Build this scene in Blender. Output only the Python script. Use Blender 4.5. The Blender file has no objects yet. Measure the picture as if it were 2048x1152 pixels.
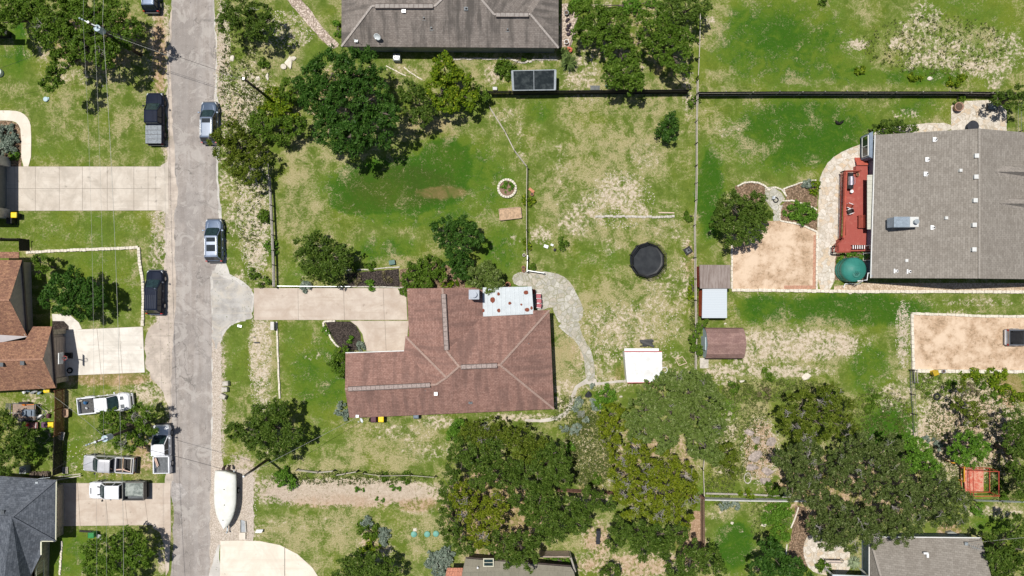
import bpy, bmesh, math, random
import numpy as np
from mathutils import Vector, Matrix

random.seed(7)
rng = np.random.default_rng(11)
SC = bpy.context.scene
COL = SC.collection

# ------------------------------------------------------------------ camera, sky, sun, exposure
CAM_H = 85.0          # metres above the ground, looking straight down
PPM = 17.0            # photograph pixels per metre on the ground
cd = bpy.data.cameras.new("camera"); cam = bpy.data.objects.new("camera", cd); COL.objects.link(cam)
cam.location = (0, 0, CAM_H); cam.rotation_euler = (0, 0, 0)
cd.sensor_width = 36.0; cd.lens = 36.0 * CAM_H / (2048 / PPM); cd.clip_start = 0.5; cd.clip_end = 2000
SC.camera = cam
SUNDIR = Vector((0.215, -0.175, -1.0)).normalized()
w = bpy.data.worlds.new("World"); SC.world = w; w.use_nodes = True
nt = w.node_tree; bg = nt.nodes['Background']; bg.inputs['Strength'].default_value = 0.062
sky = nt.nodes.new('ShaderNodeTexSky'); sky.sky_type = 'NISHITA'; sky.sun_disc = False
sky.sun_elevation = math.asin(-SUNDIR.z); sky.sun_rotation = math.atan2(-SUNDIR.x, -SUNDIR.y)
nt.links.new(sky.outputs[0], bg.inputs[0])
sl = bpy.data.lights.new("sun", 'SUN'); sl.energy = 4.45; sl.angle = math.radians(0.5); sl.color = (1.0, 0.965, 0.90)
so = bpy.data.objects.new("sun", sl); COL.objects.link(so); so.location = (-20, 16, 90)
so.rotation_euler = SUNDIR.to_track_quat('-Z', 'Y').to_euler()
SC.view_settings.view_transform = 'Standard'; SC.view_settings.look = 'None'
SC.view_settings.exposure = 0.0; SC.view_settings.gamma = 1.0

# ------------------------------------------------------------------ helpers
def W(px, py, z=0.0):
    """world point at height z that stands where the photograph shows (px, py)"""
    k = (CAM_H - z) / CAM_H
    return Vector(((px - 1024) / PPM * k, (576 - py) / PPM * k, z))

class NG:
    """tiny node-graph helper"""
    def __init__(s, name):
        s.m = bpy.data.materials.new(name); s.m.use_nodes = True
        s.t = s.m.node_tree; s.b = s.t.nodes['Principled BSDF']; s.pos = None
    def node(s, k): return s.t.nodes.new(k)
    def link(s, a, b): s.t.links.new(a, b)
    def setin(s, sock, v):
        if hasattr(v, 'links') or hasattr(v, 'is_output'): s.link(v, sock)
        else: sock.default_value = v
    def P(s):
        if s.pos is None: s.pos = s.node('ShaderNodeNewGeometry').outputs['Position']
        return s.pos
    def UV(s): return s.node('ShaderNodeUVMap').outputs[0]
    def noise(s, scale, detail=4, rough=.55, vec=None, dist=0):
        n = s.node('ShaderNodeTexNoise'); s.link(vec or s.P(), n.inputs['Vector'])
        n.inputs['Scale'].default_value = scale; n.inputs['Detail'].default_value = detail
        n.inputs['Roughness'].default_value = rough; n.inputs['Distortion'].default_value = dist
        return n.outputs['Fac']
    def voro(s, scale, feature='F1', out='Distance', vec=None, rnd=1):
        n = s.node('ShaderNodeTexVoronoi'); n.feature = feature; s.link(vec or s.P(), n.inputs['Vector'])
        n.inputs['Scale'].default_value = scale; n.inputs['Randomness'].default_value = rnd
        return n.outputs[out]
    def math(s, op, a, b=0.0, c=None, clamp=False):
        n = s.node('ShaderNodeMath'); n.operation = op; n.use_clamp = clamp
        s.setin(n.inputs[0], a); s.setin(n.inputs[1], b)
        if c is not None: s.setin(n.inputs[2], c)
        return n.outputs[0]
    def sstep(s, v, a, b, o0=0.0, o1=1.0):
        n = s.node('ShaderNodeMapRange'); n.interpolation_type = 'SMOOTHSTEP'
        s.setin(n.inputs['Value'], v)
        n.inputs['From Min'].default_value = a; n.inputs['From Max'].default_value = b
        n.inputs['To Min'].default_value = o0; n.inputs['To Max'].default_value = o1
        return n.outputs['Result']
    def mix(s, f, a, b, mode='MIX'):
        n = s.node('ShaderNodeMix'); n.data_type = 'RGBA'; n.blend_type = mode
        s.setin(n.inputs[0], f)
        for i, v in ((6, a), (7, b)):
            if isinstance(v, tuple): n.inputs[i].default_value = (*v[:3], 1)
            else: s.link(v, n.inputs[i])
        return n.outputs[2]
    def attr(s, name, out='Fac'):
        n = s.node('ShaderNodeAttribute'); n.attribute_name = name; return n.outputs[out]
    def scalevec(s, v, sc, rot=0):
        n = s.node('ShaderNodeMapping'); s.link(v, n.inputs['Vector'])
        n.inputs['Scale'].default_value = sc; n.inputs['Rotation'].default_value = (0, 0, rot)
        return n.outputs[0]
    def out(s, col, rough=.8, metal=0, bump=None, bstr=.4, bdist=.03, spec=.3):
        if isinstance(col, tuple): s.b.inputs['Base Color'].default_value = (*col[:3], 1)
        else: s.link(col, s.b.inputs['Base Color'])
        s.setin(s.b.inputs['Roughness'], rough); s.b.inputs['Metallic'].default_value = metal
        s.b.inputs['Specular IOR Level'].default_value = spec
        if bump is not None:
            n = s.node('ShaderNodeBump'); n.inputs['Strength'].default_value = bstr; n.inputs['Distance'].default_value = bdist
            s.link(bump, n.inputs['Height']); s.link(n.outputs[0], s.b.inputs['Normal'])
        return s.m

def mul(c, k): return tuple(min(1, x * k) for x in c)

MC = {}
def M(name, col, var=.25, scale=2.5, rough=.75, metal=0, spec=.3, col2=None, bstr=.3, coat=0):
    """general weathered surface: two-scale noise between a darker and a lighter tone of the colour"""
    if name in MC: return MC[name]
    g = NG(name)
    a = g.noise(scale, 5, .6); b = g.noise(scale * 6, 3, .6)
    f = g.sstep(g.math('ADD', g.math('MULTIPLY', a, .6), g.math('MULTIPLY', b, .4)), .35, .65)
    c = g.mix(f, mul(col, 1 - var), col2 or mul(col, 1 + var))
    g.out(c, rough, metal, b, bstr, .01, spec)
    if coat: g.b.inputs['Coat Weight'].default_value = coat
    MC[name] = g.m
    return g.m

def shingles(name, c1, c2, light, bw=.33, rh=.16, stain=.35, dark=None, streak=True):
    if name in MC: return MC[name]
    g = NG(name); uv = g.UV()
    br = g.node('ShaderNodeTexBrick'); g.link(uv, br.inputs['Vector'])
    br.inputs['Scale'].default_value = 1; br.inputs['Brick Width'].default_value = bw
    br.inputs['Row Height'].default_value = rh; br.inputs['Mortar Size'].default_value = .012
    br.inputs['Color1'].default_value = (*c1, 1); br.inputs['Color2'].default_value = (*c2, 1)
    br.inputs['Mortar'].default_value = (*mul(c1, .55), 1); br.inputs['Bias'].default_value = 0
    br.offset = .5; br.inputs['Mortar Smooth'].default_value = .3
    n = g.noise(5.5, 4, .7); l = g.noise(.28, 4, .6)
    c = g.mix(g.sstep(n, .45, .72, 0, .6), br.outputs['Color'], light)
    c = g.mix(g.sstep(g.noise(9, 3, .6), .5, .75, 0, .5), c, mul(c1, .6))
    sv = g.scalevec(uv, (1.2, .16, 1)) if streak else g.P()
    s = g.noise(1.0, 5, .65, vec=sv)
    c = g.mix(g.sstep(g.math('MULTIPLY', s, g.math('ADD', l, .5)), .40, .68, 0, stain), c, dark or mul(c1, .4))
    g.out(c, .9, 0, br.outputs['Fac'], .25, .015, .2)
    g.b.inputs['Normal'].links and None
    MC[name] = g.m
    return g.m

class MB:
    def __init__(s): s.v = []; s.f = []; s.uv = {}
    def add(s, vs, fs, T=None):
        o = len(s.v)
        for p in vs:
            p = Vector(p); s.v.append(T @ p if T is not None else p)
        s.f += [tuple(i + o for i in f) for f in fs]
        return s
    def box(s, c, d, rz=0, T=None, taper=1.0):
        x, y, z = d[0] / 2, d[1] / 2, d[2] / 2
        vs = [Vector((sx * x * (taper if sz > 0 else 1), sy * y * (taper if sz > 0 else 1), sz * z))
              for sz in (-1, 1) for sx, sy in ((-1, -1), (1, -1), (1, 1), (-1, 1))]
        R = Matrix.Translation(Vector(c)) @ Matrix.Rotation(rz, 4, 'Z')
        if T is not None: R = R @ T
        return s.add(vs, [(3, 2, 1, 0), (4, 5, 6, 7), (0, 1, 5, 4), (1, 2, 6, 5), (2, 3, 7, 6), (3, 0, 4, 7)], R)
    def bar(s, a, b, wd, th, up=Vector((0, 0, 1))):
        """box beam from a to b"""
        a = Vector(a); b = Vector(b); d = (b - a)
        if d.length < 1e-5: return s
        x = d.normalized(); u = up if abs(x.dot(up)) < .98 else Vector((1, 0, 0))
        y = u.cross(x).normalized(); z = x.cross(y)
        vs = [p + y * sy * wd / 2 + z * sz * th / 2 for p in (a, b) for sy, sz in ((-1, -1), (1, -1), (1, 1), (-1, 1))]
        return s.add(vs, [(3, 2, 1, 0), (4, 5, 6, 7), (0, 1, 5, 4), (1, 2, 6, 5), (2, 3, 7, 6), (3, 0, 4, 7)])
    def prism(s, poly, z0, z1, bottom=True, top=True):
        n = len(poly); A = sum(poly[i][0] * poly[(i + 1) % n][1] - poly[(i + 1) % n][0] * poly[i][1] for i in range(n))
        P = list(poly) if A > 0 else list(poly)[::-1]
        f = [tuple([i, (i + 1) % n, n + (i + 1) % n, n + i]) for i in range(n)]
        if bottom: f.append(tuple(range(n - 1, -1, -1)))
        if top: f.append(tuple(range(n, 2 * n)))
        return s.add([(p[0], p[1], z0) for p in P] + [(p[0], p[1], z1) for p in P], f)
    def loft(s, rings, cap0=True, cap1=True, T=None):
        n = len(rings[0]); vs = [p for r in rings for p in r]; f = []
        for k in range(len(rings) - 1):
            for i in range(n):
                j = (i + 1) % n
                f.append((k * n + i, k * n + j, (k + 1) * n + j, (k + 1) * n + i))
        if cap0: f.append(tuple(range(n - 1, -1, -1)))
        if cap1: f.append(tuple(range((len(rings) - 1) * n, len(rings) * n)))
        return s.add(vs, f, T)
    def cyl(s, c, r, h, n=16, r2=None, axis='Z', cap=True):
        r2 = r if r2 is None else r2
        R = {'Z': Matrix.Identity(4), 'Y': Matrix.Rotation(math.pi / 2, 4, 'X'), 'X': Matrix.Rotation(math.pi / 2, 4, 'Y')}[axis]
        T = Matrix.Translation(Vector(c)) @ R
        a = [2 * math.pi * i / n for i in range(n)]
        return s.loft([[(r * math.cos(t), r * math.sin(t), -h / 2) for t in a], [(r2 * math.cos(t), r2 * math.sin(t), h / 2) for t in a]], cap, cap, T)
    def lathe(s, c, prof, n=20, T=None):
        a = [2 * math.pi * i / n for i in range(n)]
        TT = Matrix.Translation(Vector(c))
        if T is not None: TT = TT @ T
        return s.loft([[(r * math.cos(t), r * math.sin(t), z) for t in a] for r, z in prof], True, True, TT)
    def tube(s, pts, r, n=6, r2=None):
        pts = [Vector(p) for p in pts]; rings = []
        for i, p in enumerate(pts):
            d = (pts[min(i + 1, len(pts) - 1)] - pts[max(i - 1, 0)])
            d = d.normalized() if d.length > 1e-6 else Vector((0, 0, 1))
            u = Vector((0, 0, 1)) if abs(d.z) < .9 else Vector((1, 0, 0))
            y = u.cross(d).normalized(); z = d.cross(y)
            t = i / max(1, len(pts) - 1); rr = r if r2 is None else r + (r2 - r) * t
            if isinstance(r, (list, tuple)): rr = r[i]
            rings.append([p + y * math.cos(2 * math.pi * k / n) * rr + z * math.sin(2 * math.pi * k / n) * rr for k in range(n)])
        return s.loft(rings)
    def torus(s, c, R, r, n=24, m=8, sx=1, sy=1):
        vs = []; f = []
        for i in range(n):
            a = 2 * math.pi * i / n
            for j in range(m):
                b = 2 * math.pi * j / m
                vs.append((c[0] + sx * (R + r * math.cos(b)) * math.cos(a), c[1] + sy * (R + r * math.cos(b)) * math.sin(a), c[2] + r * math.sin(b)))
        for i in range(n):
            for j in range(m):
                f.append((i * m + j, ((i + 1) % n) * m + j, ((i + 1) % n) * m + (j + 1) % m, i * m + (j + 1) % m))
        return s.add(vs, f)
    def rock(s, c, d, seed=0, n=2):
        r = random.Random(seed); bm = bmesh.new(); bmesh.ops.create_icosphere(bm, subdivisions=n, radius=1)
        vs = []
        ax = [(Vector((r.uniform(-1, 1), r.uniform(-1, 1), r.uniform(-1, 1))).normalized(), r.uniform(.38, .8)) for _ in range(12)]
        for v in bm.verts:
            p = v.co.copy()
            for a, k in ax:
                q = p.dot(a)
                if q > k: p -= a * (q - k)
            p = Vector((p.x * d[0] / 2, p.y * d[1] / 2, p.z * d[2] / 2)) + Vector(c)
            vs.append(p)
        fs = [tuple(v.index for v in f.verts) for f in bm.faces]; bm.free()
        return s.add(vs, fs)
    def build(s, name, mat, parent=None, smooth=False, world=False, uvfn=False):
        off = Vector(parent.location) if (parent is not None and world) else Vector((0, 0, 0))
        me = bpy.data.meshes.new(name); me.from_pydata([tuple(p - off) for p in s.v], [], s.f)
        if uvfn:
            uvl = me.uv_layers.new(name='UVMap'); k = 0
            for p in me.polygons:
                n = p.normal; e = Vector((0, 0, 1)).cross(n)
                e = e.normalized() if e.length > .02 else Vector((1, 0, 0)); q = n.cross(e)
                for li in p.loop_indices:
                    co = me.vertices[me.loops[li].vertex_index].co
                    uvl.data[li].uv = (co.dot(e), co.dot(q))
        me.materials.append(mat); me.validate(); me.update()
        if smooth: me.shade_smooth()
        o = bpy.data.objects.new(name, me); COL.objects.link(o)
        if parent is not None: o.parent = parent
        return o

def thing(name, label, cat, loc=(0, 0, 0), rz=0.0, group=None):
    o = bpy.data.objects.new(name, None); COL.objects.link(o); o.empty_display_size = .3
    o.location = loc; o.rotation_euler = (0, 0, rz)
    return tag(o, label, cat, group)
def tag(o, label=None, cat=None, group=None, kind=None):
    if label: o['label'] = label
    if cat: o['category'] = cat
    if group: o['group'] = group
    if kind: o['kind'] = kind
    return o
def base_at(o, loc):
    """move a one-mesh thing's origin to its base"""
    loc = Vector(loc); o.data.transform(Matrix.Translation(-loc)); o.location = loc; return o
def dup_tree(o, parent=None, label=None, **kw):
    c = o.copy(); COL.objects.link(c)
    if parent is not None: c.parent = parent
    if label: c['label'] = label
    for ch in [x for x in bpy.data.objects if x.parent == o]: dup_tree(ch, c)
    return c

def area(P): return sum(P[i][0] * P[(i + 1) % len(P)][1] - P[(i + 1) % len(P)][0] * P[i][1] for i in range(len(P))) / 2
def offset_poly(P, d):
    """inset (d > 0) a simple polygon"""
    P = [Vector((p[0], p[1])) for p in P]
    if area(P) < 0: P = P[::-1]
    n = len(P); out = []
    for i in range(n):
        a, b, c = P[i - 1], P[i], P[(i + 1) % n]
        e1 = (b - a).normalized(); e2 = (c - b).normalized()
        n1 = Vector((-e1.y, e1.x)); n2 = Vector((-e2.y, e2.x))
        k = 1 + n1.dot(n2)
        out.append(b + (n1 + n2) * (d / k if k > .15 else d))
    return out
def densify(P, step, jit=0.0, closed=True, seed=1):
    r = random.Random(seed); out = []; n = len(P); P = [Vector((p[0], p[1])) for p in P]
    for i in range(n if closed else n - 1):
        a, b = P[i], P[(i + 1) % n]; L = (b - a).length; m = max(1, int(L / step))
        for k in range(m):
            q = a.lerp(b, k / m)
            if k > 0 or jit > 0: q = q + Vector((r.uniform(-jit, jit), r.uniform(-jit, jit)))
            out.append(q)
    if not closed: out.append(P[-1])
    return out
def smooth_path(P, it=2, closed=False):
    P = [Vector(p) for p in P]
    for _ in range(it):
        Q = [] if closed else [P[0]]
        for i in range(len(P) if closed else len(P) - 1):
            a, b = P[i], P[(i + 1) % len(P)]; Q += [a.lerp(b, .25), a.lerp(b, .75)]
        if not closed: Q.append(P[-1])
        P = Q
    return P
def pxs(pts, z=0): return [W(x, y, z) for x, y in pts]

def sheet(name, pts, z, mat, jit=0, step=1.0, smooth=0, kind='structure', seed=3, th=0.0, parent=None):
    P = pxs(pts)
    P = [p.xy for p in P]
    if smooth: P = [p.xy for p in smooth_path([Vector((p.x, p.y, 0)) for p in P], smooth, True)]
    if jit: P = densify(P, step, jit, True, seed)
    m = MB().prism(P, z - max(th, .002), z)
    o = m.build(name, mat, parent)
    if kind: o['kind'] = kind
    return o
# ------------------------------------------------------------------ the ground (one sheet, masks of soil / dry / lush grass)
def ground():
    far = [70, 80, 100, 140, 200, 320, 600]
    xs = np.concatenate([[-v for v in far[::-1]], np.arange(-66, 66.01, .3), far])
    ys = np.concatenate([[-v for v in far[::-1]], np.arange(-38, 38.01, .3), far[0:]])
    X, Y = np.meshgrid(xs, ys); nx, ny = len(xs), len(ys)
    co = np.zeros((nx * ny, 3), np.float32); co[:, 0] = X.ravel(); co[:, 1] = Y.ravel()
    idx = np.arange(nx * ny).reshape(ny, nx)
    q = np.stack([idx[:-1, :-1], idx[:-1, 1:], idx[1:, 1:], idx[1:, :-1]], -1).reshape(-1, 4).astype(np.int32)
    me = bpy.data.meshes.new('ground'); me.vertices.add(len(co)); me.vertices.foreach_set('co', co.ravel())
    me.loops.add(q.size); me.loops.foreach_set('vertex_index', q.ravel()); me.polygons.add(len(q))
    me.polygons.foreach_set('loop_start', np.arange(0, q.size, 4, dtype=np.int32)); me.update(calc_edges=True)
    PX = X.ravel() * PPM + 1024; PY = 576 - Y.ravel() * PPM
    K = {k: np.zeros(len(co), np.float32) for k in 'dblrg'}
    K['d'] += .44; K['l'] += .30
    for t, x, y, rx, ry, s in BLOBS:
        r = np.sqrt(((PX - x) / rx) ** 2 + ((PY - y) / ry) ** 2)
        f = np.clip((1.35 - r) / .8, 0, 1); f = f * f * (3 - 2 * f)
        if s < 0: K[t] = K[t] * (1 - f) + f * (-s if s > -5 else 0)
        else: K[t] = np.maximum(K[t], s * f) if t != 'l' else K[t] * (1 - f) + np.maximum(K[t], s) * f
        if t == 'l': K['d'] = K['d'] * (1 - f * min(1, abs(s) * 1.1))
    for nm, ks in (('mask_a', 'dbl'), ('mask_b', 'rgr')):
        a = me.attributes.new(nm, 'FLOAT_COLOR', 'POINT')
        arr = np.ones((len(co), 4), np.float32)
        for i, k in enumerate(ks): arr[:, i] = K[k]
        a.data.foreach_set('color', arr.ravel())
    o = bpy.data.objects.new('ground', me); COL.objects.link(o); o['kind'] = 'structure'
    g = NG('grass_and_soil')
    s1 = g.node('ShaderNodeSeparateColor'); g.link(g.attr('mask_a', 'Color'), s1.inputs[0])
    s2 = g.node('ShaderNodeSeparateColor'); g.link(g.attr('mask_b', 'Color'), s2.inputs[0])
    dry, bare, lush = s1.outputs; red, grav = s2.outputs[0], s2.outputs[1]
    nbig = g.noise(.16, 4, .6); nmid = g.noise(.75, 4, .62, dist=.6); nf = g.noise(2.6, 6, .72, dist=.4); nv = g.noise(11, 3, .7)
    nf2 = g.noise(4.2, 5, .75)
    A = lambda a, b: g.math('ADD', a, b)
    X_ = lambda a, b: g.math('MULTIPLY', a, b)
    # green
    nlow0 = g.noise(.4, 3, .6)
    ctr = lambda v, k: X_(A(v, -.5), k)
    grass = g.mix(g.sstep(nmid, .34, .66), (.096, .144, .019), (.166, .204, .042))
    grass = g.mix(g.sstep(A(A(lush, ctr(nmid, 1.4)), ctr(nf2, .6)), .28, .72, 0, .9), grass, g.mix(g.sstep(nlow0, .35, .65), (.086, .164, .013), (.122, .182, .017)))
    grass = g.mix(g.sstep(A(A(lush, ctr(nmid, 1.2)), ctr(nf2, .5)), .56, .92), grass, (.036, .108, .007))
    grass = g.mix(g.sstep(A(A(lush, ctr(nmid, .8)), ctr(nf2, .8)), .92, 1.6, 0, .85), grass, (.046, .070, .011))
    grass = g.mix(X_(g.sstep(A(nbig, ctr(nf2, .5)), .44, .70, 0, .5), g.sstep(lush, .5, .95, 1, .25)), grass, (.190, .215, .020))
    grass = g.mix(g.sstep(nv, .42, .70, 0, .5), grass, (.036, .078, .008))
    grass = g.mix(X_(g.sstep(nf, .50, .72, 0, .4), g.sstep(lush, .5, .95, 1, .4)), grass, (.25, .285, .07))
    # dry straw
    straw = g.mix(g.sstep(nv, .35, .65), (.27, .235, .10), (.50, .42, .255))
    nlow = g.noise(.33, 3, .6)
    dsum = A(A(X_(dry, .50), ctr(nf2, 1.8)), A(A(ctr(nmid, 1.5), ctr(nlow, 1.3)), ctr(nv, 1.1)))
    fdry = g.sstep(dsum, .12, .74)
    c = g.mix(X_(fdry, .85), grass, straw)
    # bare soil with stones
    soil = g.mix(g.sstep(nf, .35, .62), (.42, .33, .235), (.63, .53, .42))
    soil = g.mix(g.sstep(g.voro(8.5), .0, .35, .7, 0), soil, (.74, .67, .57))
    soil = g.mix(g.sstep(nv, .50, .70, 0, .75), soil, (.22, .18, .11))
    soil = g.mix(red, soil, g.mix(g.sstep(nf, .4, .65), (.40, .255, .16), (.60, .44, .32)))
    peb = g.node('ShaderNodeTexVoronoi'); g.link(g.P(), peb.inputs['Vector']); peb.inputs['Scale'].default_value = 9.5
    pc = g.node('ShaderNodeSeparateColor'); g.link(peb.outputs['Color'], pc.inputs[0])
    gr = g.mix(pc.outputs[0], (.37, .285, .235), (.56, .46, .385))
    gr = g.mix(g.sstep(nf2, .54, .70, 0, .5), gr, (.17, .14, .095))
    soil = g.mix(X_(grav, .8), soil, gr)
    bsum = A(A(X_(bare, .56), ctr(nf, 2.0)), A(ctr(nmid, 1.1), ctr(nv, 1.0)))
    fb = g.sstep(bsum, .33, .64, 0, .93)
    c = g.mix(fb, c, soil)
    c = g.mix(X_(g.sstep(A(red, ctr(nmid, 1.2)), .3, .9), .4), c, (.34, .20, .10))
    hgt = A(X_(nf, .6), X_(nv, .7))
    g.out(c, .95, 0, hgt, .55, .10, .1)
    me.materials.append(g.m)
    return o

BLOBS = [
 # west side of the road
 ('l',150,460,150,38,.55),('l',200,570,110,75,.6),('d',190,250,120,70,.55),('l',120,300,90,25,.5),('b',335,300,12,40,.9),('d',130,210,110,60,.5),
 ('b',320,90,26,115,1.05),('r',318,110,16,100,.8),('b',328,445,26,45,.85),('b',318,520,24,60,.8),('b',325,700,34,90,1.1),('g',318,480,14,60,.5),
 ('r',215,757,95,17,.9),('b',215,760,100,14,.7),('b',300,780,50,36,.9),('b',270,800,50,20,.6),('r',255,935,90,26,.55),('b',250,925,110,32,.6),('b',290,905,30,45,.8),
 ('r',280,890,25,30,.8),('b',215,878,35,20,.5),('l',150,900,22,60,.6),('l',75,870,40,60,.8),('b',70,815,60,35,.7),('b',85,870,25,20,.5),
 ('l',150,1110,60,50,.7),('b',325,1110,14,50,.9),('d',260,1090,70,30,.7),('l',30,100,35,60,.7),('l',40,60,10,90,.9),
 ('b',335,390,10,60,.9),('b',345,760,20,300,.8),
 # verge east of the road
 ('b',444,120,16,140,1.05),('g',440,120,14,140,.9),('b',490,190,42,60,.9),('b',470,225,30,40,1.0),('r',460,215,20,30,.3),('b',500,130,30,45,.55),('d',550,120,70,60,.8),
 ('b',575,60,45,36,.62),('b',600,75,30,20,.6),('b',545,55,30,35,.5),('l',610,45,60,30,.3),('l',640,110,40,30,.5),('b',515,165,40,40,.6),
 ('b',500,390,36,60,.8),('b',515,475,30,80,.95),('b',468,430,22,70,.75),('b',450,350,20,70,.7),('l',472,515,28,38,.5),('b',500,560,40,26,.7),
 ('b',440,800,14,160,.85),('g',440,800,12,200,.9),('b',520,700,24,110,.9),('d',530,720,34,110,.9),('l',470,720,26,80,.5),('l',640,750,70,90,.75),('l',600,690,40,50,.55),
 ('b',540,800,20,30,.5),('d',650,650,40,15,.6),('b',635,715,30,12,.45),
 ('d',760,880,150,60,.85),('b',800,865,90,22,.55),('b',880,845,50,15,.8),('b',850,900,60,25,.6),('d',700,935,150,25,.8),('l',640,880,50,40,.5),
 ('g',700,983,200,30,.6),('b',700,985,200,30,1.6),('b',560,980,60,36,1.0),('g',560,980,50,36,.9),('b',840,1000,60,30,.9),('r',840,1010,60,16,.7),('r',690,1005,140,18,.5),
 ('d',640,1065,150,50,.95),('b',620,1050,130,20,.35),('d',850,1065,60,50,.9),('b',480,960,40,60,1.1),('g',480,970,36,110,.9),('b',480,1060,40,30,1.0),('d',600,1110,90,40,.9),
 # middle lawns
 ('d',620,330,60,80,.8),('b',605,310,30,30,.2),('d',860,262,90,46,1.0),('r',860,258,70,26,.5),('d',700,305,70,40,.85),('d',600,420,50,60,.8),('d',640,400,50,50,.8),('d',690,340,40,40,.8),
 ('l',800,372,150,58,1.35),('l',720,410,60,20,1.2),('l',890,320,60,50,1.1),('l',920,330,90,60,.72),('r',885,385,60,15,.75),('l',770,500,70,30,.75),('l',840,430,150,30,.7),('d',800,522,60,14,.9),('r',800,520,50,10,.5),('l',1000,500,48,50,.72),('l',990,380,45,60,.68),
 ('d',620,500,40,40,.5),('l',600,545,40,25,.6),('d',1000,430,40,30,.5),('b',1030,480,14,12,.6),('l',950,210,50,20,.5),
 ('d',1225,380,165,190,.85),('b',1240,388,56,46,.88),('b',1290,310,40,30,.6),('b',1180,420,46,36,.72),('b',1150,445,40,32,.75),('b',1270,420,30,14,.9),('l',1190,520,70,40,.55),('l',1110,290,40,50,.35),
 ('l',1340,380,50,60,.4),('b',1245,655,100,50,.72),('b',1200,705,70,30,.72),('b',1335,600,60,70,.6),('d',1250,640,130,100,.95),('b',1010,235,30,26,.5),('b',1040,280,12,60,.5),('b',1125,350,18,90,.5),
 ('b',1080,470,25,24,.8),('b',1330,455,50,26,.5),('b',1215,490,40,20,.4),('b',1375,530,16,60,.8),('r',1380,520,12,40,.6),('b',1340,730,60,30,.6),('l',1345,700,25,20,.5),
 ('d',1135,730,34,90,1.2),('r',1135,710,30,40,.45),('b',1130,790,30,36,.8),('b',1180,740,60,20,.6),('b',1050,835,100,10,.9),('r',1240,745,14,20,.7),
 # north strip behind the grey house
 ('d',950,140,170,45,.7),('b',985,150,20,26,.85),('b',1080,118,60,8,.9),('r',1000,128,30,15,.3),('b',1165,150,46,60,.75),('d',1190,160,60,40,.9),('d',1320,175,70,26,.9),('d',1220,215,180,26,.75),('l',1080,222,30,24,.7),('b',1130,60,14,60,.9),('r',1130,60,10,70,.7),
 ('b',1375,170,14,60,.8),('d',1370,110,20,90,.9),('b',1380,210,12,60,.6),('d',800,125,40,16,.6),('b',800,140,40,20,.5),('b',1180,10,60,12,.6),('r',1330,140,40,20,.6),
 # north-east fields
 ('l',1560,80,170,100,.78),('l',1930,60,140,110,.6),('d',1430,50,34,60,.8),('b',1420,40,14,10,.8),('l',1570,70,60,34,.95),('l',1480,110,60,40,.5),('d',1440,150,40,20,.7),
 ('b',1715,90,26,12,1.0),('b',1795,88,24,16,1.0),('b',1840,62,50,24,.72),('b',1870,118,70,20,.92),('b',1900,105,60,46,.72),('b',1965,130,60,30,.8),('b',2010,105,50,50,.7),('b',1850,30,40,30,.72),('b',1990,165,20,20,.9),('b',1830,100,40,50,.6),('d',1900,100,150,70,.7),
 ('l',1660,150,120,24,.7),('l',1850,155,100,20,.8),('d',1620,165,60,10,.7),('l',1600,270,170,80,.92),('d',1450,252,46,40,.9),('b',1450,258,36,22,.45),('b',1815,232,34,14,.55),('l',1420,390,34,100,.95),('l',1830,212,60,26,.7),('d',1480,300,60,30,.6),
 ('l',1700,620,180,40,.95),('l',1530,620,70,34,.85),('b',1600,690,140,36,1.0),('b',1690,690,40,24,1.1),('b',1500,700,60,44,.95),('b',1560,742,110,16,.9),('d',1600,690,160,60,.9),('b',1440,745,36,20,1.0),
 ('b',1806,660,14,70,.9),('g',1806,660,12,60,.5),('b',1795,790,50,40,.75),('d',1800,750,60,60,.9),('l',1740,740,50,60,.75),('l',1780,860,60,60,.95),('l',1790,830,30,30,.6),('b',1950,605,90,10,.7),('b',1920,625,60,8,.6),
 ('d',1480,830,70,60,.8),('b',1440,760,40,14,.9),('r',1520,900,36,70,.85),('b',1520,900,34,74,1.15),('g',1520,900,30,70,.8),('b',1450,860,30,50,.7),('l',1450,820,30,30,.7),('l',1420,990,40,40,.7),('b',1450,940,30,14,.8),
 ('l',1470,1090,46,60,.95),('d',1440,1025,40,20,.9),('b',1440,1030,30,14,.6),('l',1560,1030,40,40,.8),
 ('b',1940,860,120,110,1.2),('r',1960,880,120,100,.45),('l',1860,765,30,18,.6),('b',1860,760,26,40,.6),('r',2020,780,30,40,.9),
 ('d',1990,1020,70,20,1.0),('b',1990,1022,70,16,.8),('l',1985,1050,50,20,.7),('b',1900,1060,30,20,.9),('r',1900,1060,30,20,.8),
 # south
 ('b',1270,1130,160,28,1.0),('r',1270,1130,160,28,.55),('d',1130,1110,70,50,.8),('b',1195,1080,34,40,1.0),('r',1195,1080,34,40,.6),('r',1380,1080,34,60,.9),('b',1385,1080,30,60,1.1),('l',1160,1125,30,30,.7),
 ('d',1180,920,60,100,1.0),('b',1190,920,40,60,.35),('b',1165,890,60,14,.8),('b',1160,840,40,60,.5),('r',1200,980,60,20,.6),('b',1200,1000,60,16,.7),('b',1210,770,60,20,.7),('d',1160,820,40,40,.9),
 ('b',990,1020,120,100,.8),('r',990,1020,120,100,.8),('b',1300,930,110,90,.8),('r',1300,930,110,90,.6),('b',1700,980,200,90,.9),('r',1700,980,200,90,.7),('b',690,205,80,80,.7),('r',690,205,80,80,.7),('b',180,90,120,80,.7),('r',200,80,110,70,.8),('d',200,100,120,90,.8),
 ('b',640,515,50,45,.5),('b',530,870,60,50,.5),('b',480,290,50,50,.7),('b',1270,70,130,80,.6),('r',1270,70,110,70,.5),('b',750,1090,40,40,.8),('r',750,1080,30,30,.5),
]
ground()

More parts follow.
